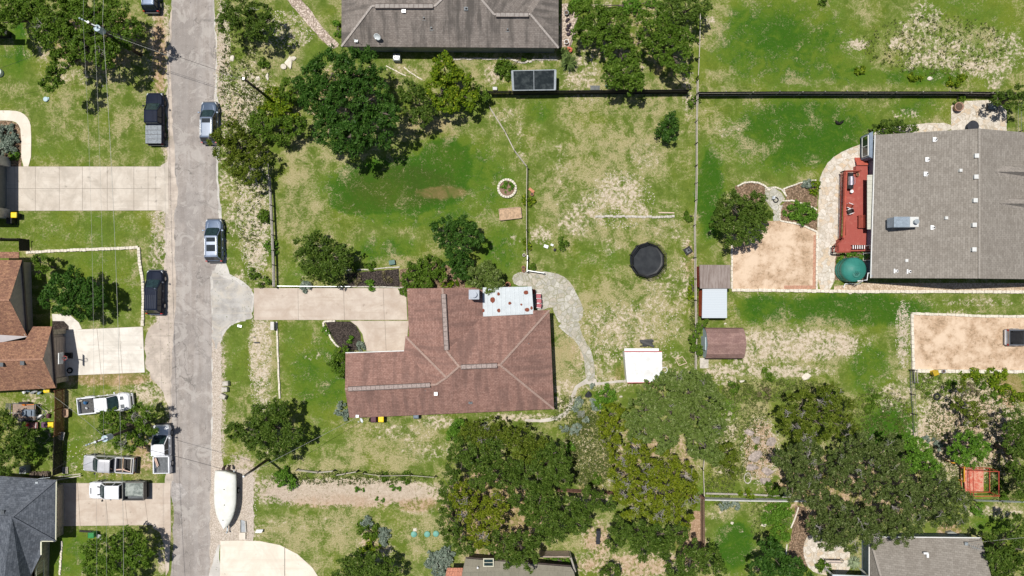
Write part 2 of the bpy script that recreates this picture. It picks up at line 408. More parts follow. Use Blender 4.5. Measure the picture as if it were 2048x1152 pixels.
# ------------------------------------------------------------------ ground materials
def mat_asphalt():
    g = NG('worn_asphalt'); n = g.noise(1.1, 5, .7); f = g.noise(14, 3, .7); l = g.noise(.22, 3, .6)
    st = g.noise(1.0, 4, .6, vec=g.scalevec(g.P(), (1.3, .07, 1)))
    c = g.mix(g.sstep(n, .35, .66), (.285, .250, .225), (.37, .328, .298))
    c = g.mix(g.sstep(st, .42, .62, 0, .55), c, (.42, .385, .36))
    c = g.mix(g.sstep(l, .45, .62, 0, .5), c, (.235, .212, .198))
    c = g.mix(g.sstep(f, .56, .74, 0, .6), c, (.50, .47, .44))
    c = g.mix(g.sstep(g.noise(20, 2, .6), .58, .72, 0, .6), c, (.17, .16, .15))
    wn = g.node('ShaderNodeTexNoise'); g.link(g.P(), wn.inputs['Vector']); wn.inputs['Scale'].default_value = .9; wn.inputs['Detail'].default_value = 5
    va = g.node('ShaderNodeVectorMath'); va.operation = 'MULTIPLY_ADD'; g.link(wn.outputs['Color'], va.inputs[0]); va.inputs[1].default_value = (2.2, 2.2, 0); g.link(g.P(), va.inputs[2])
    cr = g.voro(.4, 'DISTANCE_TO_EDGE', 'Distance', vec=g.scalevec(va.outputs[0], (1, .35, 1)))
    c = g.mix(g.math('MULTIPLY', g.sstep(cr, 0, .022, .8, 0), g.sstep(g.noise(.25), .5, .6)), c, (.17, .155, .14))
    c = g.mix(g.sstep(g.noise(.45, 5, .7, dist=1.5), .54, .60, 0, .55), c, (.45, .415, .38))
    c = g.mix(g.sstep(g.noise(.30, 6, .75, dist=2.0), .57, .61, 0, .45), c, (.20, .18, .165))
    c = g.mix(g.sstep(g.noise(2.4, 2, .5), .70, .74, 0, .6), c, (.13, .12, .11))
    c = g.mix(g.sstep(g.noise(3.5, 4, .7), .60, .68, 0, .6), c, (.46, .42, .38))
    return g.out(c, .92, 0, f, .3, .01, .15)
def mat_concrete(name, a, b, st=(.40, .35, .29)):
    g = NG(name); n = g.noise(.55, 5, .65); f = g.noise(9, 4, .7)
    c = g.mix(g.sstep(n, .35, .65), a, b)
    c = g.mix(g.sstep(g.noise(.3, 6, .7, dist=1.2), .44, .66, 0, .6), c, st)
    c = g.mix(g.sstep(f, .5, .75, 0, .25), c, mul(a, .75))
    tk = g.noise(1, 3, .6, vec=g.scalevec(g.P(), (.12, 2.2, 1)))
    c = g.mix(g.sstep(tk, .52, .68, 0, .35), c, st)
    c = g.mix(g.sstep(g.noise(1.8, 2, .4), .70, .76, 0, .45), c, mul(st, .6))
    return g.out(c, .88, 0, f, .15, .01, .2)
def mat_gravel(name, a, b, dk, sc=6):
    g = NG(name)
    v = g.node('ShaderNodeTexVoronoi'); g.link(g.P(), v.inputs['Vector']); v.inputs['Scale'].default_value = sc
    s = g.node('ShaderNodeSeparateColor'); g.link(v.outputs['Color'], s.inputs[0])
    c = g.mix(s.outputs[0], a, b); c = g.mix(g.sstep(v.outputs['Distance'], .35, .7, 0, .8), c, dk)
    c = g.mix(g.sstep(g.noise(1.2, 5, .7), .48, .7, 0, .5), c, dk)
    return g.out(c, .95, 0, v.outputs['Distance'], .5, .03, .1)
def mat_flag(name, cols, joint, sc=1.4, jw=.05):
    g = NG(name)
    n = g.node('ShaderNodeTexNoise'); g.link(g.P(), n.inputs['Vector']); n.inputs['Scale'].default_value = 1.2
    vm = g.node('ShaderNodeVectorMath'); vm.operation = 'MULTIPLY_ADD'; g.link(n.outputs['Color'], vm.inputs[0]); vm.inputs[1].default_value = (.5, .5, 0); g.link(g.P(), vm.inputs[2])
    fl = g.node('ShaderNodeVectorMath'); fl.operation = 'MULTIPLY'; g.link(vm.outputs[0], fl.inputs[0]); fl.inputs[1].default_value = (1, 1, 0)
    v = g.node('ShaderNodeTexVoronoi'); g.link(fl.outputs[0], v.inputs['Vector']); v.inputs['Scale'].default_value = sc
    e = g.voro(sc, 'DISTANCE_TO_EDGE', 'Distance', vec=fl.outputs[0])
    s = g.node('ShaderNodeSeparateColor'); g.link(v.outputs['Color'], s.inputs[0])
    c = g.mix(s.outputs[0], cols[0], cols[1]); c = g.mix(g.sstep(s.outputs[1], .6, .95), c, cols[2])
    c = g.mix(g.sstep(g.noise(3, 5, .7), .42, .7, 0, .7), c, mul(cols[0], .7))
    c = g.mix(g.sstep(g.noise(.7, 4, .7), .5, .68, 0, .55), c, joint)
    c = g.mix(g.sstep(e, jw * .3, jw, .9, 0), c, joint)
    return g.out(c, .9, 0, e, .3, .02, .2)
ASPH = mat_asphalt()
ROADB = mat_concrete('broken_road_edge', (.50, .47, .43), (.62, .59, .54), (.36, .34, .32))
CONC = mat_concrete('driveway_concrete', (.53, .465, .39), (.63, .565, .485))
CONC2 = mat_concrete('pale_concrete', (.66, .61, .54), (.76, .71, .64), (.50, .46, .40))
CONC3 = mat_concrete('cream_concrete', (.70, .625, .52), (.78, .70, .60), (.60, .53, .44))
CONCP = mat_concrete('pinkish_concrete', (.50, .415, .345), (.59, .51, .43), (.42, .33, .26))
JOINT = M('joint_dirt', (.26, .22, .18), .2)
MULCH = mat_gravel('dark_mulch', (.035, .028, .025), (.12, .095, .08), (.02, .016, .014), 9)
BMULCH = mat_gravel('brown_mulch', (.16, .10, .06), (.40, .28, .19), (.10, .07, .045), 7)
PEBB = mat_gravel('pink_pebbles', (.40, .31, .25), (.74, .63, .54), (.22, .17, .13), 6)
WGRAV = mat_gravel('pale_roadside_gravel', (.48, .41, .35), (.62, .545, .47), (.36, .30, .24), 9)
def mat_sand():
    g = NG('tan_sandy_fill'); n = g.noise(.45, 6, .7); f = g.noise(3.2, 6, .75); h = g.noise(12, 3, .7)
    c = g.mix(g.sstep(n, .38, .62), (.46, .32, .21), (.66, .51, .375)); c = g.mix(g.sstep(g.math('ADD', f, g.math('MULTIPLY', g.math('SUBTRACT', .5, n), .8)), .54, .68, 0, .7), c, (.26, .18, .11))
    c = g.mix(g.sstep(h, .55, .72, 0, .45), c, (.74, .60, .46)); return g.out(c, .95, 0, f, .4, .03, .1)
SAND = mat_sand()
FLAGW = mat_flag('white_flagstone', [(.58, .52, .44), (.70, .64, .56), (.60, .47, .33)], (.40, .34, .26), 1.9)
FLAGG = mat_flag('grey_flagstone', [(.38, .36, .31), (.56, .53, .47), (.47, .42, .34)], (.28, .27, .18), 1.6, .07)
BRICKP = M('red_paving_brick', (.44, .24, .16), .3, 5)
LIME = M('white_limestone', (.66, .60, .50), .22, 3.5)
LIMEG = M('grey_limestone', (.50, .46, .40), .25, 3.5)

# road
road_px = [(343,-120),(343,60),(340,130),(344,230),(349,300),(350,345),(358,388),(348,430),(350,520),(353,600),(346,680),(342,760),(344,860),(346,960),(341,985),(346,1010),(347,1090),(342,1152),(338,1260),
           (416,1260),(420,1100),(421,960),(423,820),(424,690),(425,640),(421,585),(420,555),(433,530),(440,470),(437,420),(434,360),(430,300),(424,240),(430,170),(432,100),(428,40),(423,-120)]
sheet('road', road_px, .016, ASPH, .10, .6, th=.02)
sheet('road_shoulder', [(423,-120),(429,40),(434,100),(432,170),(440,240),(440,300),(436,360),(440,420),(452,470),(452,545),(480,560),(507,577),(507,637),(470,643),(446,665),(440,700),(440,900),(430,1000),(436,1060),(440,1084),(440,1260),(412,1260),(412,-120)], .008, ROADB, .16, .6, 1)
sheet('road_shoulder', [(350,-120),(330,200),(338,300),(330,430),(330,520),(318,640),(290,660),(290,745),(340,800),(335,900),(328,975),(350,990),(350,1260),(370,1260),(370,-120)], .007, mat_concrete('sandy_shoulder', (.42, .355, .30), (.58, .50, .425), (.30, .26, .22)), .18, .6, 1, seed=5)
sheet('gravel_strip', [(424,660),(441,668),(444,800),(441,900),(447,935),(500,940),(508,960),(507,1085),(436,1090),(418,1150),(416,1000),(423,900),(425,800)], .012, WGRAV, .12, .5)
sheet('road_patch', [(425,540),(450,556),(470,560),(490,575),(505,580),(503,638),(480,640),(462,650),(445,662),(438,690),(428,700),(424,640)], .021, mat_concrete('rough_grey_apron', (.33,.31,.29), (.48,.46,.43), (.56,.50,.41)), .22, .4, seed=9)
sheet('road_patch', [(343,962),(362,968),(374,985),(362,1000),(345,1004)], .022, M('grey_road_patch', (.36, .33, .31), .3, 2), .06, .4, seed=2)

def slabs(name, quad, nx, ny, mat, z=.05, gap=.045, xs=None, ys=None):
    """concrete slab panels between four photograph corners (nw, ne, se, sw)"""
    base = MB().prism([p.xy for p in pxs(quad)], -.05, z - .012); b = base.build(name + '_bed', JOINT); b['kind'] = 'structure'
    q = pxs(quad); m = MB()
    xs = xs or [i / nx for i in range(nx + 1)]; ys = ys or [i / ny for i in range(ny + 1)]
    L = lambda u, v: q[0].lerp(q[1], u).lerp(q[3].lerp(q[2], u), v)
    for i in range(len(xs) - 1):
        for j in range(len(ys) - 1):
            c = [L(xs[i], ys[j]), L(xs[i + 1], ys[j]), L(xs[i + 1], ys[j + 1]), L(xs[i], ys[j + 1])]
            m.prism([p for p in offset_poly([p.xy for p in c], gap / 2)], z - .03, z)
    o = m.build(name, mat); o['kind'] = 'structure'; return o
slabs('driveway', [(-30,333),(325,333),(325,421),(-30,422)], 1, 2, CONC, xs=[0,.17,.285,.42,.55,.69,.84,.92,1], ys=[0,.5,1])
sheet('driveway_apron', [(322,331),(337,322),(338,430),(322,420)], .045, CONC, th=.05)
slabs('driveway', [(128,660),(286,653),(290,745),(140,751)], 3, 1, CONC2, xs=[0,.42,.7,1])
sheet('driveway_apron', [(104,655),(128,660),(140,751),(112,757)], .045, CONC2, th=.05)
slabs('driveway', [(120,966),(298,966),(310,1050),(124,1052)], 4, 1, CONCP, xs=[0,.2,.5,.71,.93,1])
sheet('driveway_apron', [(298,966),(341,966),(342,1062),(338,1140),(332,1152),(329,1090),(320,1064),(306,1056)], .046, CONCP, th=.05)
slabs('driveway', [(508,576),(812,576),(815,640),(508,640)], 4, 1, CONCP, xs=[0,.29,.59,.85,1])
slabs('driveway', [(722,641.5),(818,641.5),(812,704),(733,702)], 2, 1, CONCP, xs=[0,.5,1])
sheet('driveway_apron', [(700,641.5),(724,641.5),(733,690),(730,690),(725,668),(714,652)], .044, CONCP, th=.05)
sheet('driveway', [(441,1082),(470,1081),(520,1082),(560,1090),(595,1108),(625,1135),(660,1190),(440,1190)], .05, CONC3, .0, th=.05)
for _j in ([(569,1093),(570.5,1093),(570.5,1190),(569,1190)],): sheet('driveway_joint', _j, .0545, JOINT)
sheet('footpath', [(-20,221),(30,221),(46,226),(58,238),(63,256),(62,333),(43,333),(43,262),(36,246),(22,241),(-20,241)], .045, CONC3, th=.05, smooth=1)
sheet('footpath', [(104,628),(138,628),(158,645),(164,658),(128,662),(108,657)], .045, CONC2, th=.05)
sheet('stone_bed', [(-20,241),(22,242),(36,248),(43,264),(43,333),(-20,333)], .02, BMULCH)
sheet('planting_bed', [(105,642),(128,642),(138,652),(138,660),(105,660)], .052, MULCH, th=.05)
# gravel path behind the tree, flagstone paths and patios
sheet('gravel_path', [(565,-10),(592,-10),(618,15),(640,50),(668,78),(680,92),(664,100),(640,76),(612,45),(590,20)], .02, PEBB, .06, .5, 1)
sheet('flagstone_patio', [(1023,553),(1040,543),(1070,541),(1108,545),(1135,557),(1150,580),(1162,605),(1168,625),(1160,645),(1120,650),(1108,625),(1104,612),(1070,628),(1062,572),(1030,572)], .03, FLAGG, .03, .5, 1)
sheet('flagstone_path', [(1112,648),(1158,640),(1162,665),(1172,685),(1182,700),(1189,730),(1190,763),(1172,763),(1170,735),(1166,708),(1150,680),(1130,666)], .034, FLAGG, .02, .5, 1)
sheet('flagstone_path', [(1172,757),(1192,757),(1194,765),(1252,759),(1253,764),(1196,770),(1172,768),(1155,777),(1147,800),(1144,815),(1132,832),(1115,840),(1080,845),(1050,842),(1050,838),(1080,839),(1112,833),(1128,824),(1138,808),(1142,790),(1150,772)], .02, mat_concrete('dusty_path', (.46, .42, .37), (.60, .55, .49)), .03, .4)
sheet('flagstone_path', [(1842,246),(1902,246),(1902,262),(1842,266),(1760,300),(1737,320),(1720,340),(1695,352),(1685,385),(1682,470),(1670,510),(1668,580),(1632,580),(1634,460),(1638,380),(1640,350),(1660,318),(1690,300),(1730,285),(1742,262)], .03, FLAGW, .03, .5, 1)
sheet('flagstone_patio', [(1902,212),(1915,203),(1975,200),(2013,215),(2013,262),(1902,262)], .034, FLAGW, .02, .5)
sheet('flagstone_patio', [(1530,375),(1545,373),(1562,385),(1570,398),(1556,412),(1566,410),(1560,425),(1558,442),(1546,442),(1546,420),(1530,400)], .03, FLAGG, .02, .4)
sheet('planting_bed', [(1470,372),(1495,363),(1520,368),(1536,380),(1520,400),(1490,420),(1472,400)], .02, BMULCH, .03, .4)
sheet('planting_bed', [(1566,380),(1600,365),(1636,362),(1634,415),(1600,406),(1572,400)], .02, BMULCH, .03, .4)
sheet('planting_bed', [(1560,412),(1572,402),(1634,420),(1634,462),(1600,449),(1560,442)], .022, BMULCH, .03, .4)
sheet('sand_yard', [(1463,442),(1560,442),(1600,449),(1634,464),(1634,578),(1463,578)], .026, SAND, .02)
sheet('brick_border', [(1627,470),(1633,470),(1631,578),(1568,578),(1568,571),(1625,571)], .031, BRICKP)
sheet('gravel_strip', [(1668,572),(1735,566),(2060,566),(2060,582),(1668,582)], .02, mat_gravel('tan_gravel', (.46, .35, .24), (.70, .58, .45), (.34, .25, .17)), 0)
sheet('planting_bed', [(1669,505),(1735,505),(1735,566),(1669,560)], .02, BMULCH)
sheet('sand_yard', [(1825,628),(2100,633),(2100,740),(1829,738)], .10, SAND, th=.12)
sheet('dirt_path', [(1592,1010),(1612,1015),(1626,1060),(1632,1105),(1600,1150),(1570,1150),(1580,1080)], .02, BMULCH, .08, .4)
sheet('flagstone_patio', [(1618,1066),(1606,1090),(1608,1115),(1618,1140),(1650,1152),(1700,1152),(1700,1090),(1660,1080)], .03, FLAGW, .02, .5, 1)
sheet('dirt_path', [(1388,1022),(1402,1022),(1404,1085),(1390,1100),(1372,1100),(1380,1060)], .02, mat_gravel('brown_dirt', (.34, .22, .14), (.50, .36, .25), (.28, .18, .11)), .08, .4)
# mulch beds
sheet('mulch_bed', [(690,549),(730,543),(797,538),(800,573),(690,573)], .03, MULCH, .05, .4)
sheet('mulch_bed', [(650,643),(700,643),(712,651),(721,668),(722,690),(717,702),(705,700),(690,700),(676,690),(666,676),(658,660)], .06, MULCH, .02, .4, th=.06)
sheet('mulch_bed', [(800,540),(880,520),(930,560),(930,577),(800,577)], .022, BMULCH, .05, .4)
sheet('gravel_strip', [(1124,8),(1150,5),(1160,40),(1150,70),(1140,95),(1118,95),(1122,50)], .02, PEBB, .06, .4)
# ------------------------------------------------------------------ materials for buildings
SH_RED = shingles('red_brown_shingles', (.245, .135, .107), (.345, .198, .160), (.43, .275, .225), .36, .2, .6, (.13, .08, .068))
SH_GREYB = shingles('grey_brown_shingles', (.20, .17, .15), (.27, .235, .21), (.31, .275, .245), .36, .2, .85, (.09, .08, .072))
SH_GREY = shingles('light_grey_shingles', (.225, .20, .172), (.305, .275, .24), (.33, .30, .262), .45, .24, .3, (.18, .155, .13))
SH_ORNG = shingles('orange_brown_shingles', (.20, .10, .07), (.36, .19, .12), (.55, .33, .18), .34, .2, .3, (.12, .06, .05))
SH_SLATE = shingles('slate_blue_shingles', (.072, .083, .10), (.15, .165, .19), (.19, .20, .23), .36, .22, .4, (.055, .06, .07))
SH_BARN = shingles('barn_shingles', (.27, .165, .14), (.35, .22, .19), (.40, .265, .235), .4, .2, .45, (.16, .09, .085), streak=False)
SH_TAN = shingles('olive_flat_roofing', (.22, .20, .155), (.25, .23, .18), (.28, .26, .20), .9, .9, .4, (.16, .15, .11))
CAP_RED = M('ridge_tiles_pink', (.33, .23, .19), .25, 6); CAP_GREY = M('ridge_tiles_grey', (.37, .33, .30), .2, 6)
CAP_SLATE = M('ridge_tiles_slate', (.10, .11, .13), .25, 6); CAP_ORNG = M('ridge_tiles_orange', (.32, .17, .11), .3, 6); CAP_LG = M('ridge_tiles_light', (.30, .27, .235), .15, 6)
VENTSTRIP = M('ridge_vent_strip', (.33, .265, .24), .35, 8)
WALLTAN = M('tan_stucco', (.48, .40, .34), .12); WALLGREY = M('grey_siding', (.26, .27, .25), .12); WALLBLUE = M('blue_grey_siding', (.20, .25, .32), .12)
STONEW = M('stone_wall', (.40, .34, .26), .4, 3); GUTTER = M('cream_gutter', (.70, .68, .52), .1); GUTW = M('white_gutter', (.72, .72, .70), .08)
FASC = M('dark_fascia', (.13, .10, .09), .2); WHITE = M('white_paint', (.80, .80, .80), .06, 3, .5); GLASSD = M('dark_window_glass', (.02, .028, .035), .3, 2, .08, 0, .6)
GLASSG = M('greenish_glass', (.018, .036, .036), .4, 3, .06, 0, .7); BLACK = M('black_plastic', (.018, .018, .02), .3, 5, .45); RUB = M('tyre_rubber', (.022, .022, .023), .3, 8, .85)
STEEL = M('galvanised_steel', (.42, .46, .48), .2, 3, .45, .5); STEELD = M('dark_steel', (.10, .11, .12), .3, 4, .5, .4); ALU = M('bare_aluminium', (.62, .64, .66), .12, 4, .35, .6)
DARKW = M('weathered_dark_wood', (.028, .024, .022), .45, 5); GREYW = M('weathered_grey_wood', (.34, .31, .27), .3, 5); BROWNW = M('brown_stained_wood', (.19, .085, .042), .35, 3)
TANW = M('tan_timber', (.42, .30, .20), .25, 4); REDW = M('red_stained_wood', (.40, .085, .055), .22, 3); REDDARK = M('dark_red_paint', (.26, .055, .035), .25, 3)
YEL = M('yellow_plastic', (.86, .60, .015), .12, 4, .45); GRNP = M('green_plastic', (.03, .22, .06), .2, 4, .5); TEAL = M('teal_plastic', (.05, .36, .28), .2, 2, .45)

def house(name, label, V, faces, outline, mat, fascia=FASC, wall=WALLTAN, inset=.45, gables=(), caps=(), capmat=CAP_RED, vents=(), vmat=VENTSTRIP, eave=2.8, gutters=(), gmat=GUTW, wallpoly=None, cat='house', capw=.23):
    P = {k: W(*v) for k, v in V.items()}
    out = [P[k] for k in outline]
    c = sum((p for p in out), Vector()) / len(out); t = thing(name, label, cat, (c.x, c.y, 0))
    m = MB()
    for f in faces:
        pts = [P[k] for k in f]
        n = sum(((pts[i] - pts[0]).cross(pts[i + 1] - pts[0]) for i in range(1, len(pts) - 1)), Vector())
        if n.z < 0: pts = pts[::-1]
        if len(pts) > 4:
            # fan through the first vertex keeps the surface closed
            pass
        m.add(pts, [tuple(range(len(pts)))])
    roof = m.build('roof', mat, t, world=True, uvfn=True)
    fb = MB().prism([p.xy for p in out], eave - .22, eave - .004); fb.build('fascia', fascia, t, world=True)
    wp = wallpoly or offset_poly([p.xy for p in out], inset)
    wm = MB().prism([(p[0], p[1]) for p in wp], 0, eave - .225, top=False)
    for tri in gables:
        a, b, c2 = [P[k] for k in tri]; h = (a.xy + b.xy) / 2
        ctr = c.xy; d = (ctr - h); nrm = Vector((-(b - a).y, (b - a).x)).normalized()
        if nrm.dot(d) < 0: nrm = -nrm
        s = Vector((nrm.x * .18, nrm.y * .18, 0))
        q = [a + s, b + s, c2 + s - Vector((0, 0, .12))]
        wm.add(q + [p + Vector((nrm.x * .1, nrm.y * .1, 0)) for p in q], [(0, 1, 2), (5, 4, 3), (0, 3, 4, 1), (1, 4, 5, 2), (2, 5, 3, 0)])
    wm.build('wall', wall, t, world=True)
    if caps:
        cm = MB()
        for a, b in caps:
            A, B = P[a] + Vector((0, 0, .035)), P[b] + Vector((0, 0, .035)); n = max(2, int((B - A).length / .36))
            for i in range(n):
                p0, p1 = A.lerp(B, i / n), A.lerp(B, (i + .985) / n); cm.bar(p0, p1 + Vector((0, 0, .012)), capw, .06)
        cm.build('ridge_tiles', capmat, roof, world=False) if False else None
        o = cm.build('ridge_tiles', capmat, None); o.parent = roof; o.data.transform(Matrix.Translation(-Vector(t.location)))
    for a, b in vents:
        A, B = W(*a), W(*b); vm = MB().bar(A, B, .42, .10); n = int((B - A).length / .5)
        d = (B - A).normalized(); s = Vector((-d.y, d.x, 0)) * .25
        fr = MB().bar(A + s, B + s, .05, .14).bar(A - s, B - s, .05, .14)
        for i in range(n + 1): p = A.lerp(B, i / n); fr.bar(p + s, p - s, .04, .13)
        o = vm.build('ridge_vent', vmat, None); o.parent = roof; o.data.transform(Matrix.Translation(-Vector(t.location)))
        o2 = fr.build('vent_frame', FASC, None); o2.parent = roof; o2.data.transform(Matrix.Translation(-Vector(t.location)))
    for g in gutters:
        A = [P[k] for k in g]; gm = MB()
        for i in range(len(A) - 1): gm.bar(A[i] - Vector((0, 0, .05)), A[i + 1] - Vector((0, 0, .05)), .14, .12)
        gm.build('gutter', gmat, t, world=True)
    return t, roof, P
def on_roof(roof, t, name, mb, mat, sub=None):
    """a fitting whose mesh is in world coordinates, made a child of the roof (or of the house)"""
    o = mb.build(name, mat, None); o.parent = sub or t; o.data.transform(Matrix.Translation(-Vector(t.location))); return o
def window_on(t, name, a, b, z0, z1, out, fr=GUTW, gl=GLASSD):
    """framed window between two wall points, z0..z1, facing direction out"""
    a = Vector((a[0], a[1], 0)); b = Vector((b[0], b[1], 0)); o = Vector((out[0], out[1], 0)).normalized() * .03
    m = MB(); ma = a + o
    for p, q in ((a + o, b + o),):
        m.bar(p + Vector((0, 0, z0)), q + Vector((0, 0, z0)), .08, .08).bar(p + Vector((0, 0, z1)), q + Vector((0, 0, z1)), .08, .08)
        for k in (0, .5, 1): r = p.lerp(q, k); m.bar(r + Vector((0, 0, z0)), r + Vector((0, 0, z1)), .08, .08)
    f = m.build(name, fr, t, world=True)
    g = MB().bar(a + o * .5 + Vector((0, 0, (z0 + z1) / 2)), b + o * .5 + Vector((0, 0, (z0 + z1) / 2)), .03, z1 - z0)
    p = g.build('pane', gl, None); p.parent = f; p.data.transform(Matrix.Translation(-Vector(t.location)))
    return f

# --- main red-brown house
V = dict(A=(814,577,2.8), B=(885,576,4.65), B2=(966,575,2.8), C=(893,702,4.65), D=(918,733,5.26), E=(1000,730,5.26), F=(1099,620,2.8), G=(1108,818,2.8), H=(699,836,2.8),
         I=(690,778,4.33), J=(691,706,2.8), K=(808,702,2.8), L=(811,673,2.8), L2=(818,673,2.8), Mm=(893,755,4.72), N=(872,769,4.36), Vv=(966,633,2.8), V2=(1066,629,2.8), V3=(1066,621,2.8))
t, rf, P = house('red_roof_house', 'large single storey house under a red brown hipped shingle roof with pink ridge tiles', V,
    [('A','B','C','D','Mm','L','L2'), ('B','B2','Vv','C'), ('Vv','V2','V3','F','E','D','C'), ('F','G','E'), ('G','H','I','N'), ('G','N','Mm','D','E'), ('J','K','N','I'), ('K','L','Mm','N')],
    ['A','B2','Vv','V2','V3','F','G','H','J','K','L','L2'], SH_RED, gables=[('A','B2','B'), ('H','J','I')],
    caps=[('B','C'),('C','D'),('D','E'),('E','F'),('E','G'),('D','Mm'),('Mm','L'),('Mm','N'),('N','I')], vents=[((887,588,4.78),(893,700,4.78)),((922,734,5.39),(994,731,5.39)),((696,778,4.45),(860,770,4.47))], wall=WALLTAN,
    gutters=[('K','J')])
HOUSE_A = t
ch = MB().box((0, 0, 0), (1, 1, 1)); c0 = W(948, 589, 5.2)
chm = thing('chimney', '', '', (0, 0, 0)) if False else None
m = MB().box((c0.x, c0.y, 4.3), (1.05, .98, 1.9)); cho = on_roof(rf, t, 'chimney', m, M('white_grey_metal_cap', (.36, .39, .44), .15), rf)
m = MB().box((c0.x, c0.y, 5.27), (1.15, 1.08, .05)).cyl((c0.x, c0.y, 5.42), .27, .3, 18).cyl((c0.x, c0.y, 5.6), .34, .06, 18); on_roof(rf, t, 'chimney_cap', m, M('chimney_cap_metal', (.42,.45,.50), .1), rf)
def vent_pipe(t, rf, px, py, z, mat, r=.09, h=.35, flash=True, nm='vent_pipe'):
    p = W(px, py, z); m = MB().cyl((p.x, p.y, z), r, h * 2, 10)
    if flash: m.box((p.x, p.y, z + .02), (.45, .45, .03))
    on_roof(rf, t, nm, m, mat, rf)
def box_vent(t, rf, px, py, z, mat, s=.38, h=.22, nm='roof_vent'):
    p = W(px, py, z); on_roof(rf, t, nm, MB().box((p.x, p.y, z), (s, s, h * 2), taper=.8).box((p.x, p.y, z + h + .02), (s * 1.15, s * 1.15, .04)), mat, rf)
box_vent(t, rf, 872, 787, 3.9, ALU, .34); vent_pipe(t, rf, 941, 804, 3.35, STEELD, .05, .25)
vent_pipe(t, rf, 1057, 687, 3.95, STEELD, .05, .2, False); vent_pipe(t, rf, 851, 781, 4.0, STEELD, .04, .15, False)
for x0, x1 in ((700, 740), (880, 930), (1000, 1050)):
    a = W(x0, 828, 2.8); b = W(x1, 828, 2.8); wy = -14.05 + (0 if x0 < 900 else .45)
    
# patio metal roof with red round weathered patches
def metal_roof(name, label, quad, z0, z1, mat, cat, posts=True, rib=.3, postmat=GREYW, group=None, dirx=True):
    q = [W(*quad[0], z1), W(*quad[1], z1), W(*quad[2], z0), W(*quad[3], z0)]
    c = sum(q, Vector()) / 4; t = thing(name, label, cat, (c.x, c.y, 0), group=group)
    m = MB().add(q + [p - Vector((0, 0, .06)) for p in q], [(3, 2, 1, 0), (4, 5, 6, 7), (0, 1, 5, 4), (1, 2, 6, 5), (2, 3, 7, 6), (3, 0, 4, 7)])
    L = (q[1] - q[0]).length; n = int(L / rib)
    for i in range(n + 1):
        m.bar(q[0].lerp(q[1], i / n) + Vector((0, 0, .015)), q[3].lerp(q[2], i / n) + Vector((0, 0, .015)), .05, .06)
    m.build('roof', mat, t, world=True)
    if posts:
        for p in q:
            pp = p.lerp(Vector((c.x, c.y, p.z)), .06); o = MB().box((pp.x, pp.y, (p.z - .07) / 2), (.12, .12, p.z - .07)).build('post', postmat, t, world=True)
    return t, q
PATIO = M('pale_blue_metal_roofing', (.53, .57, .59), .07, 2, .45, .0)
t2, q = metal_roof('patio_cover', 'pale blue ribbed metal patio cover with red patches beside the red brown roof', [(966,575),(1063,573),(1067,628),(966,633)], 2.72, 2.95, PATIO, 'patio cover', rib=.5)
r_ = random.Random(5)
for px, py, rx, ry in ((985,600,.27,.33),(997,588,.17,.2),(997.5,621,.2,.24),(1019.5,606.5,.19,.17),(1042.5,609,.13,.12),(1052,585,.28,.24),(1054,619.5,.28,.22),(1063,616,.14,.2),(966.5,621,.15,.22)):
    u = (py - 573) / 56; z = 2.95 - .23 * u + .075; p = W(px, py, z)
    ring = [(p.x + rx * math.cos(a) * r_.uniform(.85, 1.1), p.y + ry * math.sin(a) * r_.uniform(.85, 1.1), z) for a in [k * math.pi / 6 for k in range(12)]]
    MB().add(ring, [tuple(range(12))]).build('rust_patch', M('rust_red_patch', (.22, .07, .045), .3, 8, .95, 0, .05), t2, world=True)

# --- grey brown house, north
V = dict(SW=(683,93,2.8), SE=(1117,96,2.8), R1=(744,12,4.5), R2=(870,12,4.5), R3=(988,29,4.2), R4=(1061,29,4.2), NW=(683,-70,2.8), NE=(1117,-55,2.8), T1=(905,-22,5.2), T2=(945,-22,5.2), T3=(905,-150,5.2), T4=(945,-150,5.2), Q1=(780,-70,2.8), Q2=(1015,-55,2.8), X1=(780,-200,2.8), X2=(1015,-200,2.8))
t, rf, P = house('grey_brown_house', 'long house under a stained grey brown shingle roof with a satellite dish', V,
    [('SW','R1','NW'), ('SW','SE','R4','R3','T2','T1','R2','R1'), ('SE','NE','R4'), ('R1','R2','T1','Q1','NW'), ('R3','R4','NE','Q2','T2'), ('T1','T2','T4','T3'), ('Q1','T1','T3','X1'), ('T2','Q2','X2','T4')],
    ['SW','SE','NE','Q2','X2','X1','Q1','NW'], SH_GREYB, wall=WALLGREY, caps=[('SW','R1'),('R1','R2'),('R4','SE'),('R3','R4'),('R2','T1'),('R3','T2')], capmat=CAP_GREY,
    vents=[((750,12,4.62),(866,12,4.62)),((992,29.5,4.32),(1057,29.5,4.32))], vmat=M('grey_vent_strip', (.30,.27,.245), .2), inset=.35)
for i, (x0, x1) in enumerate(((815,829),(849,863),(903,917),(938,952))):
    a = W(x0, 97, 2.5); b = W(x1, 97, 2.5); y = W(0, 93, 2.8).y + .36
    window_on(t, 'window', (a.x, y), (b.x, y), 1.5, 2.5, (0, -1), FASC)
vent_pipe(t, rf, 932, 17, 4.45, STEELD); vent_pipe(t, rf, 848, 37, 3.9, STEELD); vent_pipe(t, rf, 863, 57, 3.5, STEELD); vent_pipe(t, rf, 1015, 60, 3.45, STEELD); box_vent(t, rf, 808, 23, 4.2, ALU, .36)

